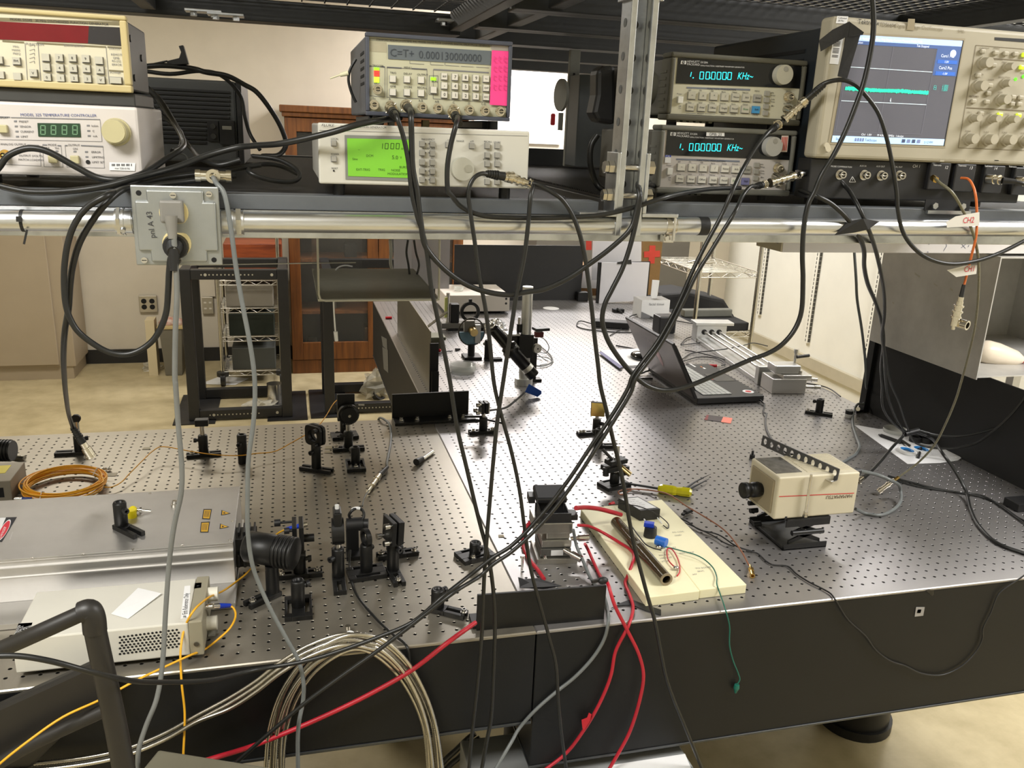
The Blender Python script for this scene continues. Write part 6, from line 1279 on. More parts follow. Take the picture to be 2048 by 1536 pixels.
# ---------------------------------------------------------------- small optics on the right table
IRIDB = mat('gold_mirror', (.62, .48, .16), .12, 1.0)
mount('mirror_mount', 'mirror mount with a gold mirror on a steel post, on the right table', 'mirror mount', 1192, 868, 838, 832, 'bar', PI, tops=lambda g, z: kin(g, z + .022, -1.9, .021, BLACKP, opt=(IRIDB, 's'), tilt=-.15), ts=-1, screws=((-.04, 0), (-.05, 0)))
def target_tops(g, z):
    c = Vector((0, 0, z - .01)); part('clamp_block', MB().cbox(c, (.055, .03, .012), .3), BLACK, g, .002); part('translation_plate', MB().cbox(c + Vector((-.004, .004, -.018)), (.06, .035, .014), .3), BLACK, g, .002)
    part('rod', MB().cyl(c + Vector((.01, .02, -.03)), c + Vector((.01, .02, .035)), .006, n=12), STEEL, g)
    a, b = c + Vector((.0, .004, -.005)), c + Vector((.03, -.03, -.028)); part('laser_tube', MB().cyl(a, b, .0068, n=16, inner=.003), BRASS, g); part('laser_rear', MB().cyl(a, a.lerp(b, .2), .0066, n=14), BLACKP, g)
    for dx in (-.03, .026): part('knob', MB().cyl(c + Vector((dx, -.01, -.012)), c + Vector((dx, -.012, -.034)), .008, n=12), BLACKP, g)
    part('lever', MB().cyl(c + Vector((-.01, 0, .004)), c + Vector((-.035, .012, .03)), .004, n=8), BLACKP, g)
mount('laser_mount', 'brass laser diode tube in a black clamp stage on a post beside the screwdriver', 'laser mount', 1228, 972, 945, 915, 'rect', .3, tops=target_tops, ts=0)
mount('post_holder', 'black post holder on a long base between the gold mirror and the brass laser tube', 'post holder', 1196, 895, 858, None, 'bar', -.1, ts=2)
def m3(g, z): kin(g, z + .018, .1, .017, STEEL, opt=(mat('silver_mirror', (.8, .8, .8), .06, 1.0), 's')); part('arm', MB().cyl((0, 0, z - .012), (-.06, -.008, z - .006), .0035, n=8), BLACK, g); part('arm', MB().cyl((0, .004, z - .02), (.06, -.02, z - .03), .003, n=8), BLACK, g)
mount('mirror_mount', 'small silver mirror on a short post at the right end of the long angle plate', 'mirror mount', 966, 866, 834, 826, 'twin', 0, tops=m3, screws=((-.03, 0), (.028, 0), (.036, 0)), ts=PI)
mount('post_holder', 'lone black post holder on a slotted base beside the laptop corner', 'post holder', 1637, 829, 798, None, 'twin', -.6, screws=((-.03, .02),), ts=2.2)
P, Q = T0(790, 852), T0(945, 843); e = (Q - P).normalized(); nn = Vector((-e.y, e.x, 0))
g = thing('beam_block', 'black angle plate bolted down across the seam behind the left posts', 'beam block', tuple(P.lerp(Q, .5)))
part('upright_plate', MB().solid([P + nn * .055, Q + nn * .055, Q + nn * .055 + Vector((0, 0, .083)), P + nn * .055 + Vector((0, 0, .083))], nn * .008), BLACK, g, .001)
part('foot_flange', MB().solid([P, Q + e * .012, Q + nn * .055 + e * .012, P + nn * .055], (0, 0, .008)), BLACK, g, .001)
for s in (.1, .3, .72, .9):
    o = P + e * ((Q - P).length * s) + nn * .026; o.z = .008; part('cap_screw', MB().cyl(o, o + Vector((0, 0, .002)), .008, n=14).cyl(o + Vector((0, 0, .002)), o + Vector((0, 0, .010)), .0055, n=12), STEEL, g)
c = T0(1504, 917); solo('thumbscrew', MB().cyl(c, c + Vector((0, 0, .012)), .0075, n=14).cyl(c + Vector((0, 0, .012)), c + Vector((0, 0, .024)), .0035, n=10), BLACKP, 'small black thumbscrew upside down left of the slotted strap', 'screw')
g = thing('shade_card', 'thin card, dark grey and salmon, lying flat before the laptop', 'card', tuple(T0(1437, 839)))
ZQ = lambda a, b, z=.0006: T0(1240 + a / 8, 740 + b / 8, z)
part('dark_half', MB().solid([ZQ(1390, 718), ZQ(1650, 752), ZQ(1615, 833), ZQ(1345, 795)], (0, 0, .0008)), mat('dark_card', srgb(66, 56, 58), .5), g)
part('salmon_half', MB().solid([ZQ(1650, 752), ZQ(1800, 772), ZQ(1770, 858), ZQ(1615, 833)], (0, 0, .0008)), mat('salmon_card', srgb(236, 132, 112), .55), g)
part('red_end', MB().solid([ZQ(1390, 718, .0015), ZQ(1420, 722, .0015), ZQ(1400, 802, .0015), ZQ(1345, 795, .0015)], (0, 0, .0002)), mat('dark_red_card', srgb(130, 50, 52), .5), g)

# ---------------------------------------------------------------- papers, scissors and dishes
pp = MB(); W_ = [(1706, 849), (1757, 858), (1805, 857), (1820, 839), (1933, 893), (1930, 910), (1916, 921), (1880, 926), (1815, 928)]
pp.solid([T0(u, v, .0008 if k not in (4, 5) else .006) for k, (u, v) in enumerate(W_)], (0, 0, .0004)); solo('paper_sheet', pp, WHITEP, 'white paper sheet under the scissors against the black panel', 'paper')
c = T0(1790, 864, .002); solo('petri_dish', MB().lathe([(0, .001), (.036, 0), (.037, .012), (.0355, .012), (.035, .002), (0, .002)], c, n=28), ACRY, 'clear shallow dish on the white paper', 'dish')
a, b = T0(1757, 869, .006), T0(1802, 885, .006); solo('marker_pen', MB().cyl(a, a.lerp(b, .12), .002, .005, n=10).cyl(a.lerp(b, .12), b, .0055, n=12), BLACKP, 'black marker pen on the white paper', 'pen')
g = thing('scissors', 'scissors with white and blue handles on the white paper', 'scissors', tuple(T0(1815, 895)))
part('blades', MB().solid([T0(1796, 880, .004), T0(1800, 878, .004), T0(1822, 892, .004), T0(1818, 896, .004)], (0, 0, .003)), STEEL, g)
for (u, v, s) in ((1814, 902, 0), (1842, 900, 1)):
    o = T0(u, v, .006); n = 20; pts = [o + Vector((.02 * math.cos(2 * PI * i / n) * (1.1 if s else .95), .027 * math.sin(2 * PI * i / n), 0)) for i in range(n)]
    part('handle', MB().tube(pts, .0062, 8, closed=True, raw=True), WHITEP, g); part('handle_lining', MB().tube([o + (p - o) * .78 + Vector((0, 0, .001)) for p in pts], .0042, 8, closed=True, raw=True), mat('sky_blue_plastic', srgb(40, 130, 200), .45), g)
for u, v, lb in ((1830, 884, 'black tape roll in front of the taped cable bundle'), (1850, 886, 'second black tape roll behind the scissors handles')):
    o = T0(u, v, .001); solo('tape_roll', MB().cyl(o, o + Vector((0, 0, .018)), .019, n=24, inner=.011), BLACKTAPE, lb, 'tape roll')
a = T0(1836, 918, .001); solo('black_rod', MB().cyl(a + Vector((0, 0, .004)), T0(1842, 896, .008), .004, n=10), BLACKP, 'short black rod lying across the scissors', 'rod')
c = T0(1697, 834); g = thing('vial', 'small white vial with a black cap near the black panel', 'vial', tuple(c)); part('jar', MB().cyl(c, c + Vector((0, 0, .012)), .0125, n=20), WHITEP, g); part('cap', MB().cyl(c + Vector((0, 0, .012)), c + Vector((0, 0, .024)), .0128, n=20), BLACKP, g)
c = T0(1728, 822); g = thing('panel_clamp', 'black clamp with a screw holding the black panel foot', 'clamp', tuple(c)); part('clamp_block', MB().solid([T0(1706, 822), T0(1735, 812), T0(1741, 815), T0(1738, 821), T0(1712, 827)], (0, 0, .008)), BLACK, g, .001); part('screw', MB().cyl(T0(1716, 818, .008), T0(1716, 818, .02), .007, n=12), STEEL, g)

# ---------------------------------------------------------------- black panel, aluminium enclosure and carton at the right
bp = thing('safety_panel', 'tall black laser safety panel standing along the right table edge', 'panel', (1.055, .5, 0)); ztop = .262
part('panel_sheet', MB().box((1.05, -.03, .0006), (1.056, 1.045, ztop)), mat('black_panel_board', (.009, .009, .0095), .6, 0, .3, 10), bp, .001)
part('corner_post', MB().box((1.036, 1.032, .0006), (1.052, 1.062, .30)), BLACK, bp, .001)
AX0, AY0, AY1 = 1.0, .548, 1.018
BSH = mat('scuffed_aluminium_sheet', (.68, .665, .63), .45, .35, .25, 6, bump=.06, bscale=150)
g = thing('aluminium_enclosure', 'open fronted aluminium sheet box resting on the black panel', 'enclosure', (1.25, .78, ztop))
zb_, zt_ = ztop + .002, .600
part('side_wall', MB().box((AX0, AY0, zb_ - .005), (AX0 + .004, AY1, zt_)), BSH, g, .0006)
part('bottom_wall', MB().box((AX0 + .004, AY0, zb_), (AX0 + .55, AY1, zb_ + .004)), BSH, g, .0006)
part('back_wall', MB().box((AX0 + .004, AY1 - .004, zb_ + .004), (AX0 + .55, AY1, zt_)), BSH, g); part('side_wall', MB().box((AX0 + .55, AY0, zb_), (AX0 + .554, AY1, zt_)), BSH, g); part('top_wall', MB().box((AX0, AY0, zt_), (AX0 + .554, AY1, zt_ + .004)), BSH, g)
for x in (1.062, 1.5): part('support_leg', MB().box((x, .9, -.295 if x > 1.1 else .0), (x + .03, .93, zb_ - .0005)) if x > 1.1 else MB().box((1.0565, .9, -.05), (1.07, .93, zb_ - .0005)), ALU, g)
l = MB(); 
for (u, v, w, h) in ((1830, 545, 26, 6), (1868, 566, 18, 4), (1785, 603, 9, 5), (1900, 575, 14, 6), (1917, 588, 10, 3), (1950, 650, 20, 3)):
    o = at(u, v, 'x%f' % (AX0 - .0006)); k = .0009; l.add([o, o + Vector((0, -w * k, -w * k * .3)), o + Vector((0, -w * k, -w * k * .3 - h * k)), o + Vector((0, 0, -h * k))], [(3, 2, 1, 0)])
part('tape_scraps', l, mat('pale_tape_residue', srgb(190, 186, 172), .6), g)
c = at(1990, 712, .72); FIS = mat('white_gloss_plastic', srgb(250, 236, 214), .25, 0, .03, 10)
g = thing('squeeze_bottle', 'white squeeze bottle with a red tip lying in the aluminium box', 'bottle', tuple(c)); zc = zb_ + .004
a, b = Vector((at(1960, 720, .70).x - .02, .70, zc + .036)), Vector((at(2022, 715, .70).x, .66, zc + .012))
part('body', MB().lathe([(.01, 0), (.03, .006), (.036, .03), (.035, .06), (.024, (b - a).length * .85), (.012, (b - a).length)], a, b - a, 22).ball(a, .02, n=10), FIS, g)
part('tip', MB().cyl(b, b + (b - a).normalized() * .014, .012, .005, n=14), RED, g)
lb_ = at(1966, 705, .66)
CART = mat('white_carton', srgb(222, 218, 216), .6, 0, .04, 8)
z1_, z0_ = at(1800, 470, .56).z, at(1800, 506, .56).z; xa = at(1566, 490, .56).x
g = thing('carton', 'long white carton lying on top of the aluminium box, just under the shelf', 'carton', (1.2, .62, z0_))
part('box', MB().box((xa, .56, z0_), (xa + .95, .68, .690)), CART, g, .001)
l = MB(); FCt = FP(.5598); 
for (u0, v0, u1, v1) in ((1857, 487, 1858, 489), (1855, 503, 1856, 505)): FCt.line(l, (u0, v0), (u1, v1), 2)
for a, b in (((1887, 502), (1893, 492)), ((1893, 492), (1892, 486)), ((1922, 496), (1932, 488)), ((1923, 488), (1931, 497)), ((1936, 494), (1938, 490)), ((1940, 503), (1945, 500))): FCt.line(l, a, b, .9)
part('pen_marks', l, mat('blue_grey_pen', srgb(110, 116, 140), .7), g)
part('end_panel', MB().box((xa - .004, .561, z0_ + .001), (xa, .679, .689)), mat('cream_carton_end', srgb(196, 186, 160), .6), g)
l = MB().add([(xa - .0045, .675, z0_ + .03), (xa - .0045, .62, z0_ + .03), (xa - .0045, .62, z0_ + .065), (xa - .0045, .675, z0_ + .065)], [(0, 1, 2, 3)], 0).add([(xa - .0045, .61, z0_ + .02), (xa - .0045, .575, z0_ + .02), (xa - .0045, .575, z0_ + .05), (xa - .0045, .61, z0_ + .05)], [(0, 1, 2, 3)], 1)
part('end_label', l, [mat('ochre_label', srgb(196, 150, 60), .6), INKGREY], g)
c = T0(2042, 1025); solo('black_box', MB().box((c.x - .01, c.y, .0005), (c.x + .05, c.y + .05, .022)), BLACKP, 'small black box at the right end of the table front', 'box', bevel=.002)
c = at(1858, 1184, TY0 - .003); q = MB().solid([T0(1851, 1181, .0008), T0(1867, 1180, .0008), at(1867, 1190, TY0 - .003), at(1864, 1192, TY0 - .003)], (0, -.0005, .0006)); solo('tape_scrap', q, BLACKTAPE, 'little black tape scrap on the table front edge near the right', 'tape')
q = MB().solid([at(1832, 1214, TY0 - .0015), at(1849, 1214, TY0 - .0015), at(1846, 1231, TY0 - .0015), at(1829, 1233, TY0 - .0015)], (0, -.0008, 0)); q.add([at(1836, 1219, TY0 - .0028), at(1843, 1219, TY0 - .0028), at(1841, 1226, TY0 - .0028), at(1834, 1226, TY0 - .0028)], [(0, 1, 2, 3), (3, 2, 1, 0)], 1); solo('sticker', q, [mat('grey_sticker', srgb(150, 148, 146), .5), mat('dim_print', srgb(110, 108, 106), .6)], 'small square grey sticker on the black table front', 'sticker')
# ================================================================ left table
LBX, LBY0, LBY1, LBZ = -.976, .213, .483, .10
SILV = mat('silver_laser_case', (.60, .585, .565), .42, .85, .08, 12, bump=.03, bscale=400)
g = thing('laser_unit', 'large silver laser box with warning stickers across the left table', 'laser', (-1.5, .35, 0))
part('base_plate', MB().box((-2.2, .140, .0006), (LBX + .003, .50, .012)), SILV, g, .001)
pr = [(LBY0, LBZ), (LBY0, .095), (.2145, .0945), (.2145, .0855), (.207, .085), (.207, .069), (.2025, .0685), (.2025, .0655), (.213, .064), (.217, .012), (LBY1, .012), (LBY1, LBZ)]
part('case', MB().prism(pr, (-2.2, 0, 0), (0, 1, 0), (0, 0, 1), (LBX + 2.2, 0, 0)), SILV, g, .0007)
for (u, v) in ((65, 1117), (166, 1109), (266, 1099), (364, 1091), (460, 1081), (300, 987), (465, 1043)):
    c = T0(u, v, LBZ); part('lid_screw', MB().cyl(c, c + Vector((0, 0, .0012)), .0028, n=10), STEEL, g)
def lq(q, z): return [T0(u, v, LBZ + z) for u, v in q]
LY = mat('yellow_label', srgb(222, 172, 40), .5)
for q in ([(407, 1018), (424, 1018), (420, 1039), (404, 1038)], [(402, 1044), (420, 1043), (417, 1065), (400, 1065)]):
    s_ = MB().add(lq(q, .0003), [(0, 1, 2, 3)], 1); c = [((u - (q[0][0] + q[2][0]) / 2) * .78 + (q[0][0] + q[2][0]) / 2, (v - (q[0][1] + q[2][1]) / 2) * .82 + (q[0][1] + q[2][1]) / 2) for u, v in q]; s_.add(lq(c, .0006), [(0, 1, 2, 3)], 0)
    for k in range(4):
        a = Vector(c[0]).lerp(Vector(c[1]), .15 + .2 * k); b = Vector(c[3]).lerp(Vector(c[2]), .15 + .2 * k); a, b = a.lerp(b, .1), a.lerp(b, .85)
        s_.add(lq([(a.x, a.y), (a.x + 1, a.y), (b.x + 1, b.y), (b.x, b.y)], .0009), [(0, 1, 2, 3)], 1)
    for f_ in range(len(s_.f)): s_.f[f_].reverse()
    part('warning_label', s_, [LY, INK], g)
for (u, v) in ((450, 1025), (447, 1052)):
    s_ = MB()
    for k, (sc_, mt) in enumerate(((1, 1), (.72, 0))): s_.add([T0(u + (a - 0) * sc_, v + b * sc_, LBZ + .0003 * (k + 1)) for a, b in ((-7, -5), (12, 2), (-8, 6))], [(2, 1, 0)], mt)
    s_.add([T0(u + a, v + b, LBZ + .001) for a, b in ((-3, -1), (2, 1), (-3, 2.5))], [(2, 1, 0)], 1); part('hazard_triangle', s_, [LY, INK], g)
s_ = MB().add(lq([(34, 1034), (4, 1084), (-40, 1086), (-40, 1036)], .0003), [(0, 1, 2, 3)], 1)
s_.add(lq([(12, 1035), (-40, 1036), (-40, 1080), (0, 1062)], .0005), [(0, 1, 2, 3)], 2)
cx, cy = 8, 1060; n = 22
for sc_, mt, z in ((1, 2, .0007), (.88, 0, .0009)):
    s_.add([T0(cx + (math.cos(2 * PI * i / n) * 6.5 - math.sin(2 * PI * i / n) * -12) * sc_, cy + (math.cos(2 * PI * i / n) * 3 + math.sin(2 * PI * i / n) * -21) * sc_, LBZ + z) for i in range(n)], [tuple(range(n))], mt)
o = T0(2, 1077, LBZ + .0012); s_.text('DANGER', o, (T0(18, 1044, LBZ) - T0(2, 1077, LBZ)).normalized(), (T0(-2, 1074, LBZ) - T0(2, 1077, LBZ)).normalized(), .0125, 2, wfac=.95)
s_.text('LASER RADIATION', T0(20, 1080, LBZ + .001), (T0(36, 1040, LBZ) - T0(20, 1080, LBZ)).normalized(), (T0(-2, 1074, LBZ) - T0(2, 1077, LBZ)).normalized(), .004, 2)
for f_ in s_.f[:4]: f_.reverse()
part('danger_label', s_, [mat('danger_red', srgb(214, 40, 60), .5), INK, WHITEP], g)
for s in range(2):
    for k in range(4):
        z = .088 - s * .034; c = Vector((LBX + .004 + k * .010, .30 - s * .03, z)); part('aperture_fin', MB().box((c.x, c.y - .022, z - .028), (c.x + .004, c.y + .022, z)), BLACK, g, .0008)
part('aperture_core', MB().box((LBX, .262, .02), (LBX + .04, .318, .08)), BLACK, g)
mount('post_holder', 'black post holder standing on top of the silver laser box', 'post holder', 244, 1058, 1004, None, 'fork', -.85, ts=-.9, z0=LBZ)
c = T0(264, 1034, LBZ); solo('dust_cover', MB().cyl(c, c + Vector((0, 0, .016)), .0095, n=18), YELLOW, 'bright yellow cap behind the post holder on the laser box', 'cap')
c = T0(266, 1020, LBZ + .008); g = thing('yellow_knob', 'yellow ball knob with a steel spindle on the laser box', 'knob', tuple(c)); part('ball', MB().ball(c, .0085, n=14), YELLOW, g)
part('spindle', MB().cyl(c + Vector((.006, 0, 0)), c + Vector((.034, -.002, -.004)), .0028, n=10).cyl(c + Vector((.012, 0, -.001)), c + Vector((.016, 0, -.0015)), .0062, n=12), STEEL, g)
c = T0(349, 1013, LBZ); solo('thumbscrew', MB().cyl(c, c + Vector((0, 0, .006)), .007, n=14).cyl(c + Vector((0, 0, .006)), c + Vector((.001, 0, .013)), .0045, n=10), STEEL, 'small steel thumbscrew on the laser box beside the hanging grey cord', 'screw')

# white laser controller
WC = mat('warm_white_case', srgb(212, 209, 198), .5, 0, .03, 15); WT = mat('taupe_front', srgb(150, 144, 124), .5, 0, .05, 20)
z1, z0 = .072, .010; x1 = T0(404, 1243, z1).x; x0 = T0(25, 1275, z1).x; y0 = -.012; y1 = T0(407, 1155, z1).y
g = thing('laser_controller', 'white laser controller with a vent grid, at the front edge of the left table', 'controller', ((x0 + x1) / 2, .05, 0))
xs = x1 - .022
part('case', MB().box((x0, y0, z0), (xs, y1, z1)), WC, g, .0025)
part('front_bezel', MB().box((xs + .0002, y0 - .002, z0 - .001), (x1, y1 + .002, z1 + .002)), WT, g, .002)
for y in (y0 + .02, y1 - .02):
    for x in (x0 + .03, x1 - .03): part('foot', MB().cyl((x, y, .0006), (x, y, z0 + .001), .008, n=12), BLACKP, g)
v_ = MB(); F = FP(y0 - .0006)
for r in range(7):
    for k in range(15):
        u, v = 240 + k * 8.1 + (r % 2) * 4, 1274.5 - k * 1.05 + r * 5.6; c = F.p(u, v); v_.lathe([(0, 0), (.0021, 0)], c, (0, -1, 0), 8, smooth=False)
part('vent_holes', v_, DARKSLOT, g, kind='stuff')
for (u, v) in ((416, 1189), (414, 1247)): c = at(u, v, 'x%f' % x1); part('knob', MB().cyl(c, c + Vector((.017, 0, 0)), .0125, n=20), mat('ivory_knob', srgb(222, 218, 204), .45), g)
c = at(417, 1268, 'x%f' % x1); part('key_switch', MB().cyl(c, c + Vector((.012, 0, 0)), .0095, n=14).cbox(c + Vector((.014, 0, 0)), (.006, .004, .016)), KEYD, g)
c = at(411, 1214, 'x%f' % x1); part('fibre_port', MB().cyl(c, c + Vector((.012, 0, 0)), .005, n=12), STEEL, g)
c = F.p(393, 1286); part('bezel_screw', MB().cyl((c.x, y0 - .002, c.z), (c.x, y0 - .0045, c.z), .0042, n=12), STEEL, g)
def ctop(lst, z=.0004, b=0): return [T0(u, v, z1 + z) for u, v in lst]
s_ = MB().add(ctop([(361, 1238), (378, 1234), (381, 1171), (369, 1172)]), [(3, 2, 1, 0)], 0); ux = (T0(378, 1180, z1) - T0(374, 1233, z1)).normalized(); uy = Vector((-ux.y, ux.x, 0))
for k in range(3): s_.add([p for p in ctop([(367 + k * 2, 1235), (368 + k * 2, 1235), (368 + k * 2, 1231), (367 + k * 2, 1231)], .0008)], [(0, 1, 2, 3), (3, 2, 1, 0)], 1)
s_.text('Erb Reference Only', T0(374.5, 1228, z1 + .0008), ux, uy, .0118, 1, wfac=.74); part('name_label', s_, [WHITEP, INK], g)
zb_ = z1 + .002
def btop(lst, z=.0004): return [T0(u, v, zb_ + z) for u, v in lst]
s_ = MB().add(btop([(388, 1177), (402, 1175), (403, 1165), (390, 1166)]), [(0, 1, 2, 3), (3, 2, 1, 0)], 0).add(btop([(390.5, 1175), (400, 1173.5), (400.5, 1167), (392, 1168)], .0007), [(0, 1, 2, 3), (3, 2, 1, 0)], 1).add(btop([(391.5, 1174), (399, 1172.8), (399.5, 1168), (392.8, 1169)], .001), [(0, 1, 2, 3), (3, 2, 1, 0)], 0).text('BI', T0(393, 1173, zb_ + .0014), (1, 0, 0), (0, 1, 0), .006, 1); part('square_label', s_, [YELLOW, INK], g)
s_ = MB().add(ctop([(27, 1274), (57, 1269), (65, 1245), (37, 1247)]), [(0, 1, 2, 3), (3, 2, 1, 0)], 0)
for k in range(5): s_.text('ATTENTION: CLASS 1M LASER'[k * 4:k * 4 + 9], T0(33 + k * 6.2, 1271 - k, z1 + .0008), (T0(42, 1249, z1) - T0(33, 1271, z1)).normalized(), (T0(33, 1271, z1) - T0(39, 1270, z1)).normalized(), .0055, 1)
part('maker_label', s_, [INK, WHITEINK], g)
s_ = MB().solid([T0(222, 1228, z1 + .001), T0(256, 1238, z1 + .001), T0(323, 1187, z1 + .004), T0(276, 1176, z1 + .001)], (0, 0, .0004)); solo('paper_slip', s_, WHITEP, 'white paper slip lying on the white laser controller', 'paper')

# grey boxes at the left frame edge
c = T0(22, 1003); g = thing('laser_module', 'grey module with a yellow warning label at the left frame edge', 'module', (c.x - .06, c.y + .05, 0)); part('case', MB().box((c.x - .15, c.y, .0006), (c.x + .004, c.y + .12, .052)), mat('grey_case', srgb(150, 142, 126), .5, .2, .06, 20), g, .0015)
part('warning_label', MB().box((c.x - .15, c.y + .05, .0521), (c.x - .02, c.y + .1, .0526)), YELLOW, g); part('window', MB().box((c.x - .04, c.y - .0006, .012), (c.x - .012, c.y - .0001, .036)), DARKSLOT, g)
c = T0(12, 908, .028); a = c + Vector((.02, -.01, .012)); b = a + Vector((-.16, .03, 0)); d = (b - a).normalized()
g = thing('beam_tube', 'black ribbed cylinder cut off by the left frame edge', 'beam dump', tuple(c)); part('body', MB().cyl(a, b, .026, n=28), BLACK, g)
for k in range(6): part('cooling_fin', MB().cyl(a + d * (.006 + k * .008), a + d * (.010 + k * .008), .0285, n=28), BLACK, g)
part('stand', MB().cyl((c.x - .03, c.y, .0005), (c.x - .03, c.y, .02), .0125, n=14), BLACK, g)
a, b = T0(24, 912, .007), T0(49, 916, .007); solo('steel_post', MB().cyl(a, b, .0063, n=14), STEEL, 'short steel post lying beside the black ribbed cylinder', 'post')
c = T0(4, 948, .02); solo('cable_bunch', MB().tube([c + Vector((-.05, 0, -.015)), c + Vector((-.02, .01, 0)), c + Vector((0, 0, .004)), c + Vector((.008, -.02, -.014)), c + Vector((-.03, -.03, -.015))], .006), RUBBER, 'black cable bunch above the grey module at the frame edge', 'cable')

# fibres
gp = []; rn = random.Random(11); cc = T0(129, 970, .012); ax_, bx_ = (T0(208, 965, .012) - T0(52, 975, .012)) / 2, (T0(140, 942, .012) - T0(118, 998, .012)) / 2
NL = 15
for k in range(NL):
    f1 = 1 + rn.uniform(-.06, .06); f2 = 1 + rn.uniform(-.08, .08); dz = .002 + .0016 * k; o = Vector((rn.uniform(-.005, .005), rn.uniform(-.005, .005), dz - .008))
    for i in range(20): gp.append(cc + o + ax_ * math.cos(2 * PI * i / 20) * f1 + bx_ * math.sin(2 * PI * i / 20) * f2)
g = thing('fibre_coil', 'coil of orange optical fibre tied with white ties behind the laser box', 'fibre', tuple(cc))
jk = MB().tube(gp, .0019, 6, 2); part('fibre', jk, ORANGEF, g)
part('fibre', MB().tube([cc - ax_ * 1.0 + Vector((0, 0, .01)), T0(35, 968, .02), T0(10, 967, .02)], .0016, 6), ORANGEF, g)
a = T0(66, 998, .01); b = T0(44, 998, .012); part('fibre_connector', MB().cyl(a, b, .004, .005, n=10), mat('navy_boot', srgb(52, 74, 150), .45), g); part('ferrule', MB().cyl(b, b + (b - a) * .7, .004, n=10), STEEL, g)
for q in (0.6, 4.3):
    o = cc + ax_ * math.cos(q) + bx_ * math.sin(q); r_ = (o - cc).normalized(); part('cable_tie', MB().tube([o - r_ * .014 + Vector((0, 0, .004)), o + Vector((0, 0, .02)), o + r_ * .014 + Vector((0, 0, .004)), o + r_ * .03 + Vector((0, 0, .016))], .0011, 6), WHITEP, g)
H8 = lambda a, b, z: (60 + a / 8, 840 + b / 8, 'z%f' % z)
gp = path([H8(1190, 1070, .012), H8(1290, 1075, .012), H8(1440, 1010, .014), H8(1600, 850, .02), H8(1800, 650, .03), H8(1960, 500, .035), H8(2080, 430, .038), (335, 894, 'z0.038'), (352, 897, 'z0.036'), (390, 904, 'z0.034'), (437, 910, 'z0.034'), (480, 911, 'z0.03'), (512, 907, 'z0.025'), (549, 903, 'z0.022'), (582, 886, 'z0.03'), (612, 869, 'z0.05'), (636, 852, 'z0.06'), (652, 832, 'z0.07'), (668, 806, 'z0.09'), (680, 796, 'z0.095')])
cable('optical_fibre', 'orange fibre running from the coil along the posts to the rotation mount', 'fibre', gp, .0014, ORANGEF)
def fc(p, d, m_=None):
    def go(g): a = Vector(p); d_ = Vector(d).normalized(); part('fibre_connector', MB().cyl(a, a + d_ * .028, .0036, .0052, n=12), BLUE, g); part('ferrule', MB().cyl(a + d_ * .028, a + d_ * .042, .0055, n=12), STEEL, g)
    return go
pc = T0(460, 1211, .045)
gp = [T0(460, 1211, .045)] + path([E1(1870, 260) + ('z0.042',), E1(1885, 310) + ('z0.036',), E1(1845, 410) + ('z0.03',), E1(1740, 510) + ('z0.02',), E1(1640, 585) + ('z0.006',), E1(1520, 635) + (-.03,), E1(1300, 735) + (-.06,), E1(1080, 840) + (-.08,), E1(800, 990) + (-.1,), E1(500, 1130) + (-.12,), E1(200, 1340) + (-.14,), E1(0, 1500) + (-.15,), E1(-60, 1560) + (-.15,)])
cable('optical_fibre', 'yellow fibre from the controller port falling over the edge to the bottom left', 'fibre', gp, .0019, mat('yellow_fibre_jacket', srgb(236, 176, 40), .45, 0, .1, 30), ends=[fc(pc, at(411, 1214, 'x%f' % x1) + Vector((.01, 0, 0)) - pc)])
pf = T0(573, 1058, .078)
gp = [pf] + path([(560, 1064, 'z0.07'), (540, 1082, 'z0.04'), (515, 1120, 'z0.015'), (500, 1139, 'z0.01'), (487, 1152, 'z0.012')] + [E1(1800, 110) + ('z0.03',), E1(1650, 185) + ('z0.08',), E1(1540, 290) + ('z0.09',), E1(1475, 420) + ('z0.06',), E1(1445, 600) + (-.03,), E1(1453, 850) + (-.05,), E1(1478, 1100) + (-.06,), E1(1468, 1400) + (-.08,), E1(1466, 1450) + (-.08,)])
cable('optical_fibre', 'yellow fibre from the blue connector passing over the controller and straight down', 'fibre', gp, .0019, _M['yellow_fibre_jacket'], ends=[fc(pf, T0(594, 1053, .08) - pf)])

# posts and mounts of the left table
def knobtop(g, z): part('round_target', MB().cyl((0, -.004, z + .008), (0, .004, z + .008), .0115, n=22), BLACK, g)
mount('post_mount', 'post with a small black disc on top, farthest left behind the fibre coil', 'post mount', 160, 908, 870, 843, 'bar', PI, tops=knobtop, ts=.4)
def blocktop(g, z): part('cover_block', MB().box((-.017, -.012, z - .004), (.017, .012, z + .014)), BLACK, g, .002)
mount('post_mount', 'post with a square black head on a wide bolted base', 'post mount', 408, 912, 870, 848, 'twin', .08, tops=blocktop, ts=PI, screws=((-.03, 0),))
mount('post_holder', 'bare black post holder without a base, right of the square headed post', 'post holder', 486, 926, 869, None, None, 0, ts=-1.9)
def lensplate(g, z): kin(g, z + .026, .75, .027, BLACKP, ap=True, n=2)
mount('lens_mount', 'black plate mount with a round see-through hole on a tall post', 'lens mount', 633, 942, 872, None, 'twin', -.5, tops=lensplate, ts=-2.3, h=.075)
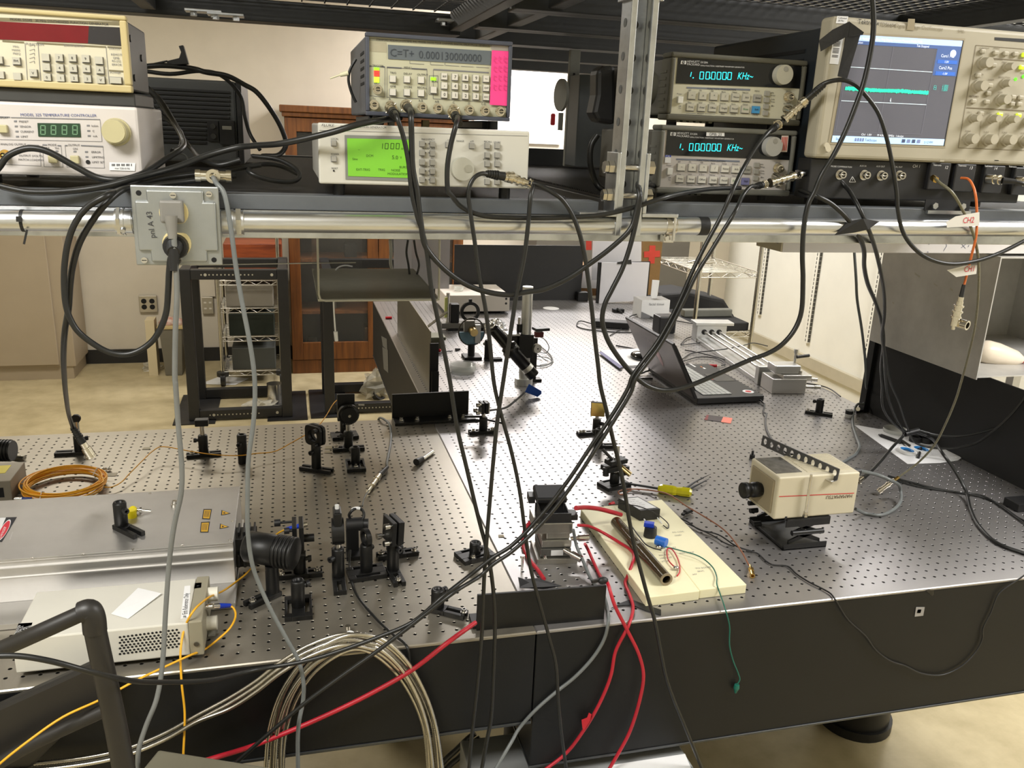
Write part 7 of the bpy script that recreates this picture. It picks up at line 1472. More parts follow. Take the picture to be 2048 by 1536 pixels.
def rotm(g, z):
    c = Vector((0, 0, z + .028)); d = Vector((.12, -1, -.02)).normalized(); o = d
    part('back_plate', MB().cbox(c + Vector((-.004, .018, .012)), (.048, .012, .078)), BLACK, g, .002)
    part('rotation_dial', MB().cyl(c, c + d * .014, .029, n=36).cyl(c + d * .014, c + d * .02, .025, .022, n=36), BLACK, g)
    sc = MB()
    for k in range(36):
        an = 2 * PI * k / 36; a = Vector((math.cos(an), 0, math.sin(an))); sc.cyl(c + d * .0142 + a * .0262, c + d * .0146 + a * .0262, .0007, n=5)
    part('scale_marks', sc, WHITEINK, g, kind='stuff')
    part('fibre_port', MB().cyl(c + d * .02, c + d * .0245, .004, n=12), STEEL, g)
    part('clamp_screw', MB().cyl(c + Vector((.03, .01, .02)), c + Vector((.046, .008, .02)), .003, n=8), STEEL, g)
mount('rotation_mount', 'round black rotation mount with a graduated dial on a steel post', 'rotation mount', 697, 900, 862, 846, 'twin', 0, tops=rotm, ts=PI, screws=((-.034, .0),))
mount('post_holder', 'black post holder behind the rotation mount', 'post holder', 689, 874, 838, None, 'rect', .1, ts=-1.6)
mount('post_holder', 'black post holder on a bolted block in front of the rotation mount', 'post holder', 711, 934, 894, None, 'rect', PI / 2, ts=2, screws=((0, -.019),))
a, b = T0(834, 926, .006), T0(866, 904, .006); g = thing('knobbed_post', 'steel rod with a black knob lying on the left table', 'post', tuple(a)); part('rod', MB().cyl(a.lerp(b, .3), b, .0055, n=12), STEEL, g); part('knob', MB().cyl(a - (b - a) * .05 + Vector((0, 0, .004)), a.lerp(b, .32) + Vector((0, 0, .002)), .0095, .007, n=14), BLACKP, g)
def fibtop(g, z):
    kin(g, z + .025, 0.0, .027, BLACKP); kin(g, z - .004, 0.0, .018, BLACKP, n=1); part('fibre_port', MB().cyl((.01, 0, z + .016), (.03, 0, z + .016), .008, n=16), BLACK, g); part('thumb_knob', MB().cyl((-.012, .02, z + .044), (-.034, .02, z + .044), .0025, n=8).cyl((-.034, .02, z + .044), (-.046, .02, z + .044), .0075, n=10), BLACKP, g)
mount('fibre_mount', 'black fibre launch mount holding a blue connector, behind the ribbed beam dump', 'fibre mount', 600, 1152, 1108, 1092, 'twin', 0, tops=fibtop, ts=0, screws=((-.036, -.004), (.034, 0)))
# ribbed beam dump
P = T0(546, 1192); zc = up(P, 1097); a = at(492, 1092, P.y + .03); b = at(592, 1108, P.y - .012); d = (b - a).normalized()
g = thing('beam_dump', 'big black ribbed cylinder on a forked post beside the laser box', 'beam dump', tuple(P)); L = (b - a).length
part('body', MB().lathe([(.0, 0), (.024, 0), (.030, .006), (.030, L * .6), (.0285, L * .61)], a, d, 36), BLACK, g)
for k in range(4): part('rib', MB().lathe([(.0285, 0), (.0315, .001), (.0315, .0055), (.0285, .0065)], a + d * (L * (.62 + .075 * k)), d, 36), BLACK, g)
part('core', MB().cyl(a + d * L * .6, a + d * L * .95, .0285, n=30), BLACK, g)
part('end_cap', MB().lathe([(.0285, L * .91), (.0315, L * .92), (.0315, L * .97), (.029, L * .985), (.0, L * .995)], a, d, 36), BLACK, g)
part('post_holder', MB().cyl((P.x, P.y, .0098), (P.x, P.y, a.lerp(b, .5).z - .027), .0125, n=18), BLACK, g); bb = slotbase('fork', -2.5); bb.v = [(x + P.x, y + P.y, z + .0004) for x, y, z in bb.v]; part('base', bb, BLACK, g, .0008)
capscrew(g, P.x - .036, P.y - .028, .0098); part('thumbscrew', MB().cyl((P.x + .05, P.y + .05, .06), (P.x + .064, P.y + .048, .06), .006, n=12), BLACKP, g)
mount('post_holder', 'black post holder on a plain square base in front of the ribbed beam dump', 'post holder', 597, 1220, 1160, None, 'rect', PI / 2, ts=.5)
# thin polariser mount seen edge on, loop wire
def edgem(g, z): part('mount_plate', MB().box((-.008, -.019, z + .004), (.008, .019, z + .072)), BLACK, g, .003); part('rotation_ring', MB().cyl((-.011, 0, z + .026), (.012, 0, z + .026), .026, n=32), BLACK, g); part('clamp_screw', MB().cyl((0, .004, z + .071), (0, .004, z + .08), .0042, n=10), WHITEINK, g)
mount('polariser_mount', 'tall thin black mount seen edge on, with a white screw on top', 'optic mount', 677, 1160, 1096, 1086, 'bar', -PI / 2, tops=edgem, ts=-2.4)
P = T0(705, 1104); zd = up(P, 1049); g = thing('photodetector', 'black detector tube on a post with a looped cable, behind the thin mount', 'detector', tuple(P))
part('pillar', MB().cbox((P.x, P.y, .035), (.026, .026, .069)), BLACK, g, .002); a = Vector((P.x - .012, P.y, zd)); part('detector_tube', MB().cyl(a, a + Vector((.034, 0, 0)), .0145, n=22).cyl(a + Vector((.034, 0, 0)), a + Vector((.046, -.002, 0)), .011, n=18), BLACKP, g); part('base', MB().box((P.x - .015, P.y - .04, .0004), (P.x + .02, P.y + .0, .0095)), BLACK, g, .001)
lp = at(713, 1030, P.y); part('loop_cable', MB().tube([lp + Vector((.0155 * math.cos(t), .004 * math.sin(t * 2), .0155 * math.sin(t))) for t in [PI * .9 * k / 4 - 1.2 for k in range(8)]], .0032, 8), BLACKP, g)
part('cable_label', MB().tube([lp + Vector((.0157 * math.cos(t), .0, .0157 * math.sin(t))) for t in (1.1, 1.5, 1.9, 2.2)], .0036, 8), WHITEP, g)
gp = [T0(725, 1010, .05)] + path([D2(850, 980) + ('z0.04',), D2(870, 900) + ('z0.02',), D2(905, 850) + ('z0.008',)]); cable('wire', 'pair of thin grey wires from the loop to the silver connectors', 'wire', gp, .0016, GREYW)
q0, q1, q2 = T0(736, 983, .008), T0(759, 950, .009), T0(775, 934, .009); g = thing('coax_cable', 'grey coax with silver connectors curving over the left table behind the detector', 'cable', tuple(q1)); d = q1 - q0; t = MB()
for s0, s1, r in ((0, .3, .005), (.3, .36, .0085), (.36, .7, .0065), (.7, .78, .0085), (.78, 1.0, .0068)): t.cyl(q0 + d * s0, q0 + d * s1, r, n=14)
part('bnc_plug', t, NICKEL, g); part('strain_relief', MB().cyl(q1, q2, .0075, .0045, n=12), BLACKP, g)
part('jacket', MB().tube([q2] + path([D2(1045, 640) + ('z0.007',), D2(1072, 500) + ('z0.005',), D2(1080, 400) + ('z0.005',), D2(1062, 315) + ('z0.006',), D2(1010, 275) + ('z0.01',), D2(985, 275) + (1.178,), D2(975, 300) + (1.182,)]), .0036), GREYW, g)
cable('cable', 'thin black cable from the detector running to the front edge and over it', 'cable', path([D2(752, 1330) + ('z0.02',), D2(748, 1440) + ('z0.006',), E2(758, 0) + ('z0.004',), E2(800, 140) + ('z0.004',), E2(950, 330) + ('z0.004',), E2(1100, 470) + ('z0.004',), E2(1180, 530) + ('z0.003',), E2(1212, 575) + (-.046,), E2(1225, 640) + (-.048,), E2(1225, 760) + (-.048,)]), .0025, RUBBER)
def lensring(g, z): ringmount(g, z + .014, .35, .019, .009)
mount('lens_mount', 'round lens ring turned nearly edge on, on a tall black post with a square base', 'lens mount', 733, 1150, 1088, None, 'rect', .12, tops=lensring, ts=1.0)
def mirm(g, z): kin(g, z + .018, .3, .025, STEEL, opt=(BLACK, 's'), tilt=.05)
mount('mirror_mount', 'tall black mirror mount with three silver knobs, front middle of the left table', 'mirror mount', 786, 1146, 1076, None, 'fork', -1.45, tops=mirm, ts=-1.0, screws=((.005, -.046),))
mount('post_holder', 'short black holder base behind the silver knobbed mirror mount', 'post holder', 795, 1112, 1090, None, 'twin', .1, ts=3, screws=((-.034, 0), (.036, 0)))
mount('post_holder', 'low stubby black post holder beside the seam', 'post holder', 950, 1114, 1084, None, 'rect', .3, ts=-1.2, screws=((-.008, -.018),))
mount('post_holder', 'black post holder on a forked base at the front edge left of the angle plate', 'post holder', 875, 1222, 1178, None, 'fork', -.6, ts=.7, screws=((.045, -.028),))
# debris
for k, (u, v, w, lb) in enumerate(((223, 949, 9, 'brown tape square stuck beside the orange coil'), (292, 897, 7, 'pale tape oval near the orange fibre'), (658, 895, 9, 'brown tape bit right of the lens plate post'), (655, 904, 7, 'second brown tape bit right of the lens plate post'), (1002, 1072, 5, 'clear tape bit on the seam'))):
    c = T0(u, v, .0008); s_ = w * .0013; solo('tape_bit', MB().solid([c + Vector((-s_, -s_ * .8, 0)), c + Vector((s_, -s_, 0)), c + Vector((s_ * 1.1, s_ * .9, 0)), c + Vector((-s_ * .8, s_, 0))], (0, 0, .0003)), mat('tan_tape', srgb(150, 138, 104), .5, 0, .1, 90), lb, 'tape')
c = T0(209, 942, .0); g = MB()
for k in range(4): g.cyl(c + Vector((.006 * k - .008, .004 * (k % 2), .004)), c + Vector((.006 * k - .002, .004 - .003 * k % 3, .006)), .003, n=8)
solo('set_screws', g, STEEL, 'little heap of dark screws behind the orange coil', 'screws', kind='stuff')
# armoured hose coil over the front edge
HOSE = mat('armoured_steel_hose', (.68, .65, .58), .28, 1, .2, 60)
cnt = [0]
def ribr(r):
    def f(t): cnt[0] += 1; return r * (1.14 if cnt[0] % 2 else .9)
    return f
g = thing('armoured_hose', 'coil of ribbed steel armoured cable tied to the table front edge', 'hose', tuple(T0(700, 1270)))
ctrl = [(548, 1560), (556, 1460), (580, 1385), (625, 1325), (697, 1285), (748, 1290), (800, 1330), (838, 1390), (860, 1455), (872, 1560)]
for k in range(6):
    o = (k - 2.5); pts = []
    for i, (u, v) in enumerate(ctrl):
        mid = math.sin(PI * i / 9); wob = math.sin(k * 2.1 + i * .9) * 3
        pts.append(at(u + o * 6.2 * (1 if i > 4 else -1) * (.35 + .65 * abs(4.4 - i) / 4.4) + wob, v - o * 6.0 * mid + wob * .4, -.052 - .008 * (k % 3)))
    part('hose_strand', MB().tube(pts, ribr(.0036), 8, 44), HOSE, g)
for k in range(3):
    pts = [at(u, v + k * 11 - (9 if k == 2 and u < 400 else 0), -.058 - .01 * k) for u, v in ((752, 1278), (690, 1268), (620, 1290), (560, 1325), (512, 1362), (460, 1395), (395, 1430), (330, 1466), (262, 1494), (200, 1510), (100, 1524), (-40, 1532))]
    part('hose_tail', MB().tube(pts, ribr(.0032), 8, 44), HOSE, g)
a = at(697, 1262, -.045); part('cable_tie', MB().tube([at(697, 1290, -.062), at(692, 1268, -.05), at(699, 1263, -.05), at(707, 1266, -.05), at(700, 1282, -.062)], .0016, 6), WHITEP, g)
c = T0(696, 1266); solo('cap_screw', MB().cyl(c, c + Vector((0, 0, .008)), .003, n=10).cyl(c + Vector((0, 0, .008)), c + Vector((0, 0, .015)), .005, n=12), STEEL, 'lone cap screw at the front edge holding the hose tie', 'screw')
# ================================================================ far end of the right table
OLIVE = mat('olive_reflection_tint', (.34, .33, .27), .3, .9, .2, 4)  # olive is the dark wood's reflection, put into the metal colour
pl = MB().box((-.403, 1.42, .0006), (-.400, 2.32, .2195)); g = thing('metal_sheet', 'upright olive tinted metal sheet along the left edge of the far table', 'sheet', (-.4, 1.87, 0)); part('sheet', pl, OLIVE, g, .0004)
part('end_bracket', MB().box((-.3995, 1.40, .0006), (-.375, 1.424, .085)).box((-.405, 1.412, .0006), (-.375, 1.419, .18)), BLACK, g, .001)
q = MB()
for (v0, v1, du) in ((672, 700, 0), (694, 746, 2)): q.solid([at(763 + du, v0, 'x-.4385'), at(774 + du, v0 + 6, 'x-.4385'), at(775 + du, v1, 'x-.4385'), at(766 + du, v1 - 8, 'x-.4385')], (-.001, 0, 0))
solo('tape_strip', q, mat('silver_duct_tape', srgb(120, 120, 116), .4, .3, .15, 60), 'strip of silver duct tape on the dark table side below the metal sheet', 'tape')
c = T0(771, 638); solo('red_plug', MB().cyl(c + Vector((0, 0, .006)), c + Vector((.03, 0, .006)), .006, n=12), RED, 'small red plug lying left of the metal sheet', 'plug')
# big aluminium post with a clamp, laser tube, blue tape
P = T0(1047, 768); zt = up(P, 573); g = thing('mounting_post', 'thick vertical aluminium post with a round foot', 'post', tuple(P)); SAT = mat('satin_aluminium', (.62, .62, .60), .38, .9, .06, 40, stretch=(30, 30, 1))
part('shaft', MB().cyl(P, P + Vector((0, 0, zt)), .0185, n=30), SAT, g, .001); part('foot_flange', MB().cyl(P + Vector((0, 0, .0005)), P + Vector((0, 0, .024)), .033, n=32), SAT, g, .002)
for z in (.10, .150): pass
g = thing('post_clamp', 'black clamp gripping the aluminium post, with a pale round knob', 'clamp', (P.x, P.y, .1)); zc = up(P, 697); 
part('clamp_body', MB().cbox((P.x - .003, P.y + .002, zc + .012), (.056, .05, .085)), BLACK, g, .003); part('side_block', MB().cbox((P.x - .052, P.y + .01, zc + .008), (.04, .05, .08)), BLACK, g, .003)
part('top_bracket', MB().cbox((P.x - .05, P.y, zc + .056), (.045, .05, .006)), SAT, g); a = Vector((P.x + .034, P.y - .02, zc + .006)); part('knob', MB().cyl(a, a + Vector((.004, -.012, 0)), .0165, n=24).cyl(a + Vector((.004, -.012, 0)), a + Vector((.0042, -.0125, 0)), .003, n=8, mat=1), [mat('ivory_alu_knob', (.72, .70, .62), .35, .8), DARKSLOT], g)
part('upright_rod', MB().cyl((P.x - .026, P.y, zc + .06), (P.x - .026, P.y, zc + .115), .005, n=10), STEEL, g); part('rod_cap', MB().cyl((P.x - .026, P.y, zc + .06), (P.x - .026, P.y, zc + .09), .0085, n=12), BLACK, g)
g = thing('circuit_module', 'small dark board with red parts held behind the aluminium post', 'circuit', (P.x + .06, P.y, 0)); part('plate', MB().cbox((P.x + .064, P.y + .03, zc + .064), (.055, .04, .010), .15), BLACKP, g, .002); part('red_block', MB().cbox((P.x + .056, P.y + .025, zc + .045), (.03, .02, .018)), mat('dark_red_part', srgb(96, 28, 26), .5), g)
part('stand', MB().box((P.x + .03, P.y + .03, .0095), (P.x + .055, P.y + .045, zc + .03)).box((P.x + .02, P.y + .02, .0005), (P.x + .075, P.y + .055, .0095)), BLACK, g, .001)
for k, lst in enumerate(([(1075, 672), (1090, 680), (1098, 694), (1092, 706), (1078, 704)], [(1078, 690), (1102, 712), (1104, 724), (1085, 732), (1062, 731)], [(1070, 712), (1096, 716), (1101, 726), (1080, 730)], [(1072, 706), (1085, 716), (1095, 722)])):
    cable('wire', ['grey wire loop hanging from the red circuit board', 'grey cable curl at the foot of the aluminium post', 'second grey cable curl beside it', 'thin grey wire under the circuit board'][k], 'wire', [T0(u, v, max(.004, .12 - .11 * i / 3) if k == 0 else .004 + .002 * k) for i, (u, v) in enumerate(lst)], .0028 if k == 1 else .0018, GREYW)
a, b = at(985, 656, P.y - .10), at(1068, 752, P.y - .13); d = (b - a); L = d.length; d = d.normalized(); r = .0215
g = thing('laser_tube', 'black cylindrical laser slanting down before the aluminium post', 'laser', tuple(a.lerp(b, .5)))
part('body', MB().lathe([(0, 0), (r * .82, 0), (r * .9, .008), (r * .9, L * .34), (r * 1.05, L * .36), (r * 1.3, L * .37), (r * 1.3, L * .5), (r, L * .51), (r, L * .98), (r * .95, L), (0, L)], a, d, 32), mat('glossy_black_tube', (.012, .012, .012), .2, 0, .1, 30), g)
part('silver_band', MB().cyl(a + d * L * .80, a + d * L * .87, r * 1.01, n=32), SAT, g); part('front_ring', MB().lathe([(r * .6, -.012), (r * .75, -.01), (r * .75, 0), (r * .6, 0)], a, d, 24), STEEL, g)
part('end_label', MB().cyl(b, b + d * .0008, r * .48, n=24), WHITEP, g); part('cable_gland', MB().cyl(a - d * .03, a, .006, n=12), STEEL, g)
part('yellow_label', MB().lathe([(r * .905, L * .1), (r * .905, L * .3)], a, d, 32), mat('dull_yellow_label', srgb(120, 118, 60), .5), g) if 0 else None
a2 = a + d * L * .43; part('support_arm', MB().cyl(a2, Vector((P.x - .045, P.y, zc)), .011, n=14), BLACK, g)
q = MB().solid([at(u, v, P.y - .16) for u, v in ((1058, 768), (1083, 782), (1083, 788), (1075, 794), (1050, 784))], (0, .001, 0)); solo('tape_strip', q, mat('blue_masking_tape', srgb(40, 92, 200), .6, 0, .08, 60), 'blue masking tape tag below the black laser tube', 'tape')
cable('coax_cable', 'black cable from the blue tape to the small silver mirror post', 'cable', [at(1050, 784, P.y - .15), T0(1030, 802, .02), T0(1012, 815, .012), T0(985, 820, .02), T0(960, 822, .05)], .0035, RUBBER)
# goniometer and neighbours
P = T0(948, 716); zg = up(P, 664); g = thing('goniometer', 'round graduated goniometer head with a blue scale on a black post', 'goniometer', tuple(P)); c = Vector((P.x - .012, P.y, zg)); d = Vector((-.1, -1, .05)).normalized(); nn = 28
part('rim', MB().tube([c + Vector((.052 * math.cos(2 * PI * i / nn), .004, .055 * math.sin(2 * PI * i / nn))) for i in range(nn)], .003, 8, closed=True, raw=True), mat('dark_ring', srgb(70, 66, 58), .4, .4), g)
po = [(.05 * math.cos(PI + PI * i / 14), .053 * math.sin(PI + PI * i / 14)) for i in range(15)]
part('scale_plate', MB().prism(po, c, (1, 0, 0), (0, 0, 1), (0, .004, 0)), mat('blue_scale_plate', srgb(126, 160, 176), .35, .3, .3, 20), g); part('bracket', MB().box((c.x + .012, c.y - .008, c.z - .045), (c.x + .035, c.y + .006, c.z + .03)), SAT, g, .002)
part('knob', MB().cyl(c + Vector((0, -.002, .008)), c + Vector((.004, -.03, .004)), .016, n=20), BRASS, g); part('upper_block', MB().box((c.x - .03, c.y, c.z + .0), (c.x + .012, c.y + .02, c.z + .045)), mat('smoky_plastic', srgb(130, 126, 116), .3), g, .002)
part('post', MB().cyl((P.x - .012, P.y, .01), (P.x - .012, P.y, zg - .05), .014, n=14), BLACK, g); part('base', MB().cbox((P.x - .01, P.y, .006), (.07, .07, .011)), BLACK, g, .001)
mount('post_holder', 'square black pillar on a long base beside the goniometer', 'post holder', 975, 721, 680, None, 'fork', .0, ts=2, r=.0135)
P = T0(940, 650); zr = up(P, 624); g = thing('iris_mount', 'black ring mount standing behind the goniometer', 'ring mount', tuple(P)); part('ring', MB().cyl((P.x, P.y, zr), (P.x - .001, P.y + .014, zr), .047, n=32, inner=.033), BLACK, g); part('handle', MB().box((P.x - .007, P.y, zr + .046), (P.x + .007, P.y + .012, zr + .06)), BLACK, g); part('post', MB().cyl((P.x, P.y + .007, .0005), (P.x, P.y + .007, zr - .045), .0063, n=12), BLACK, g)
P = T0(895, 660); g = thing('rail_bench', 'short optical rail with metal uprights behind the ring mount', 'rail', tuple(P)); part('rail', MB().box((P.x - .03, P.y - .02, .01), (P.x + .22, P.y + .03, .035)), mat('rail_grey', srgb(120, 118, 112), .4, .6), g, .002); part('upright', MB().cyl((P.x, P.y, .035), (P.x, P.y, .17), .0085, n=14), STEEL, g); part('carrier', MB().box((P.x + .012, P.y - .015, .035), (P.x + .05, P.y + .03, .12)), BLACK, g, .003)
part('slope_plate', MB().solid([(P.x - .10, P.y - .05, .02), (P.x - .01, P.y - .05, .09), (P.x - .01, P.y - .02, .09), (P.x - .10, P.y - .02, .02)], (0, 0, .004)), OLIVE, g); part('foot', MB().box((P.x + .0, P.y - .02, .0005), (P.x + .2, P.y + .03, .0099)), BLACK, g)
part('foam_strip', MB().box((P.x - .016, P.y - .012, .06), (P.x - .006, P.y, .15)), mat('yellow_green_foam', srgb(196, 200, 120), .7), g)
c = T0(880, 700); solo('stage_block', MB().box((c.x - .05, c.y, .0005), (c.x + .01, c.y + .06, .045)).box((c.x - .06, c.y - .02, .045), (c.x + .02, c.y + .07, .058)), mat('olive_metal', srgb(112, 112, 92), .45, .5, .1, 20), 'low olive metal block beside the metal sheet edge', 'block', bevel=.002)
c = T0(990, 662); fo = MB(); rn = random.Random(5); n1, m1 = 10, 14; vs = []
for j in range(n1 + 1):
    for i in range(m1):
        ph = PI / 2 * j / n1; t = 2 * PI * i / m1; rr = 1 + rn.uniform(-.18, .18); vs.append(c + Vector((.055 * math.cos(ph) * math.cos(t) * rr, .045 * math.cos(ph) * math.sin(t) * rr, .05 * math.sin(ph) * rr + .001)))
fo.add(vs, [(j * m1 + i, j * m1 + (i + 1) % m1, (j + 1) * m1 + (i + 1) % m1, (j + 1) * m1 + i) for j in range(n1) for i in range(m1)]); solo('foil_lump', fo, mat('crumpled_foil', (.85, .85, .85), .22, 1), 'crumpled aluminium foil lump behind the laser tube', 'foil')
c0, c1 = T0(890, 629), T0(1012, 622); zb = up(c0, 591); INST = mat('pale_pink_grey_case', srgb(214, 206, 196), .5, 0, .04, 12)
g = thing('instrument_box', 'flat pale instrument box before the black screen at the far table end', 'instrument', tuple(c0.lerp(c1, .5))); part('case', MB().box((c0.x, c0.y, .012), (c1.x, c0.y + .30, zb)), INST, g, .003)
for x in (c0.x + .03, c1.x - .03): part('foot', MB().box((x - .012, c0.y + .02, .0005), (x + .012, c0.y + .28, .012)), BLACKP, g)
for z in (zb * .55, zb * .8): part('socket', MB().cyl((c1.x - .018, c0.y - .0006, z), (c1.x - .018, c0.y + .002, z), .006, n=12), BLACKP, g)
c = Vector((c0.x + .09, c0.y + .12, zb)); solo('clear_cup', MB().lathe([(0, .001), (.022, 0), (.026, .02), (.0245, .02), (.021, .003), (0, .003)], c, n=20), ACRY, 'small clear cup on the pale instrument box', 'cup')
c = T0(925, 745); solo('petri_dish', MB().lathe([(0, .001), (.045, 0), (.047, .03), (.0455, .03), (.0435, .004), (0, .004)], c, n=36).lathe([(.049, .012), (.049, .034), (.047, .034)], c, n=36), ACRY, 'clear round dish standing before the goniometer', 'dish')
cable('wire', 'black wire with small red clips beside the metal sheet', 'wire', [T0(862, 712, .003), T0(885, 704, .004), T0(905, 702, .004)], .002, BLACKP); c = T0(872, 701, .006); solo('red_clip', MB().ball(c, .008, n=10).ball(c + Vector((.014, 0, 0)), .0075, n=10), RED, 'red clip on the black wire by the metal sheet', 'clip')
a = T0(911, 699, .005); solo('plug', MB().cyl(a, a + Vector((.02, .004, 0)), .006, .004, n=10), BLACKP, 'black plug end lying right of the red clip', 'plug')
c = T0(1102, 617); solo('paper_disc', MB().cyl(c + Vector((0, 0, .0006)), c + Vector((0, 0, .0016)), .042, n=28), WHITEP, 'bright white paper disc on the far table', 'paper')
cable('wire', 'grey wire loop hanging before the pale instrument box', 'wire', path([(1002, 640, 2.3), (1008, 655, 2.2), (1000, 672, 2.1), (1002, 690, 2.05)]), .003, GREYW)
# screens and boards at the end
c0, c1 = T0(903, 598), T0(1156, 597); g = thing('black_screen', 'wide black screen standing across the far end of the table', 'screen', tuple(c0.lerp(c1, .5))); part('panel', MB().box((c0.x, 3.03, .0005), (c1.x, 3.036, .298)), BLACKP, g); part('stand', MB().box((c1.x - .03, 2.99, .0005), (c1.x + .03, 3.029, .05)), BLACK, g, .003)
BRN = mat('brown_cardboard', srgb(150, 112, 70), .8, 0, .12, 12)
c0 = T0(1150, 592); c1 = T0(1203, 592); z = up(c0, 530); solo('cardboard_box', MB().box((c0.x, c0.y, .0005), (c1.x, c0.y + .12, z)), BRN, 'brown cardboard box behind the framed white board, papers taped on it', 'box', bevel=.001)
solo('taped_paper', MB().solid([at(u, v, c0.y - .001) for u, v in ((1167, 533), (1201, 530), (1199, 577), (1162, 576))], (0, -.0006, 0)), WHITEP, 'sheet of paper taped on the cardboard box', 'paper')
def board(lab, q, y, fr, dz=.006):
    g = thing('white_board', lab, 'board', tuple(at(q[3][0], q[3][1], y))); part('sheet', MB().solid([at(u, v, y) for u, v in q], (0, dz, 0)), mat('pale_board', srgb(214, 212, 216), .6, 0, .03, 8), g)
    if fr:
        part('frame', MB().solid([at(u + a, v + b, y + .008) for (u, v), (a, b) in zip(q, ((-7, 0), (2, -2), (3, 0), (-6, 0)))], (0, .01, 0)), BLACK, g); part('clip', MB().solid([at(u, v, y - .001) for u, v in ((1235, 524), (1262, 519), (1263, 528), (1235, 528))], (0, -.003, 0)), BLACKP, g)
    return g
board('white board in a black frame leaning at the far table end', [(1204, 525), (1299, 525), (1292, 599), (1198, 607)], 2.93, 1); board('larger white board behind the framed one', [(1186, 480), (1283, 480), (1282, 560), (1183, 560)], 3.05, 0)
RT = mat('red_tape', srgb(206, 60, 44), .5, 0, .1, 40); y = 3.06
solo('cardboard_box', MB().box((at(1284, 520, y).x, y, .02), (at(1322, 520, y).x, y + .12, at(1300, 470, y).z)), mat('ochre_cardboard', srgb(136, 104, 60), .8, 0, .15, 12), 'tall cardboard box marked with a red tape cross', 'box')
q = MB(); 
for pts in (((1299, 491), (1311, 491), (1309, 527), (1297, 527)), ((1288, 503), (1320, 501), (1320, 514), (1288, 515))): q.solid([at(u, v, y - .001 - .0008 * len(q.f) / 6) for u, v in pts], (0, -.0006, 0))
solo('tape_cross', q, RT, 'red tape cross on the tall cardboard box', 'tape')
solo('red_tape_strip', MB().solid([at(u, v, 3.04) for u, v in ((1172, 480), (1183, 480), (1183, 500), (1172, 500))], (0, -.002, 0)), RT, 'red tape strip left of the white boards', 'tape')
# tissue box, power brick, black cube, cables
c0, c1 = T0(1281, 637), T0(1331, 633); z = up(c0, 601); g = thing('tissue_box', 'white tissue box with a tissue standing up', 'tissue box', tuple(c0)); part('carton', MB().box((c0.x, c0.y, .0005), (c1.x, c0.y + .11, z)), WHITEP, g, .001); part('top_print', MB().box((c0.x, c0.y + .001, z), (c1.x, c0.y + .11, z + .0005)), mat('grey_print', srgb(120, 118, 112), .6), g)
part('side_print', MB().solid([(c0.x + .002, c0.y - .0008, .002), (c0.x + .08, c0.y - .0008, .002), (c0.x + .002, c0.y - .0008, .035)], (0, -.0004, 0)), INKGREY, g); t = MB(); t.text('facial tissue', (c0.x + .04, c0.y - .001, z - .025), (1, 0, 0), (0, 0, 1), .018); part('lettering', t, INKGREY, g)
y = c0.y + .05; part('tissue', MB().solid([at(u, v, y) for u, v in ((1305, 560), (1319, 561), (1315, 590), (1309, 607), (1304, 606), (1302, 590))], (0, .004, 0)), WHITEP, g)
a, b = T0(1188, 655), T0(1258, 660); d = (b - a); d.z = 0; nn = Vector((-d.y, d.x, 0)).normalized(); g = thing('power_brick', 'black laptop power brick behind the laptop', 'adaptor', tuple(a)); part('case', MB().solid([a, b, b + nn * .07, a + nn * .07], (0, 0, .032)), BLACKP, g, .005); part('cord', MB().tube([T0(1186, 648, .015), T0(1160, 642, .008), T0(1155, 653, .004), T0(1175, 659, .004), T0(1230, 664, .004), T0(1275, 665, .004)], .003), BLACKP, g)
part('cord', MB().tube([T0(1258, 648, .015), T0(1262, 632, .01), T0(1290, 627, .01), T0(1310, 638, .006), T0(1340, 640, .006), T0(1390, 648, .006)], .0028), BLACKP, g)
c = T0(1317, 668); solo('speaker_cube', MB().box((c.x, c.y, .0005), (c.x + .085, c.y + .08, up(c, 634))), BLACKP, 'black cube box behind the laptop lid', 'box', bevel=.006)
c = T0(1236, 624); solo('optic_clamp', MB().cbox(c + Vector((0, 0, .009)), (.06, .03, .018)).cyl(c + Vector((-.01, -.01, .02)), c + Vector((.005, -.04, .004)), .006, n=10), BLACK, 'small black clamp lying before the framed board', 'clamp', bevel=.003)
cable('wire', 'black cable lying between the power brick and the notebook', 'cable', [T0(1220, 671, .004), T0(1237, 661, .004), T0(1250, 655, .004), T0(1272, 656, .004)], .0024, BLACKP); cable('wire', 'black cable end pointing at the mouse', 'cable', [T0(1232, 691, .004), T0(1255, 695, .004), T0(1285, 701, .004)], .003, BLACKP)
# notebook, mouse
g = thing('notebook', 'white notebook with a blue spine under the mouse', 'notebook', tuple(T0(1240, 718))); part('pages', MB().solid([T0(1200, 704), T0(1288, 700), T0(1298, 733), T0(1239, 736)], (0, 0, .008)), WHITEP, g); part('spine', MB().solid([T0(1197, 705, .0085), T0(1203, 703, .0085), T0(1246, 734, .0085), T0(1239, 737, .0085)], (0, 0, .001)), mat('navy_cover', srgb(60, 58, 120), .5), g)
c = T0(1278, 716, .009); solo('mouse', MB().ball(c + Vector((0, 0, .006)), .034, (1.0, 1.5, .62), 18), mat('glossy_black', (.01, .01, .01), .15), 'black computer mouse on the white notebook', 'mouse')
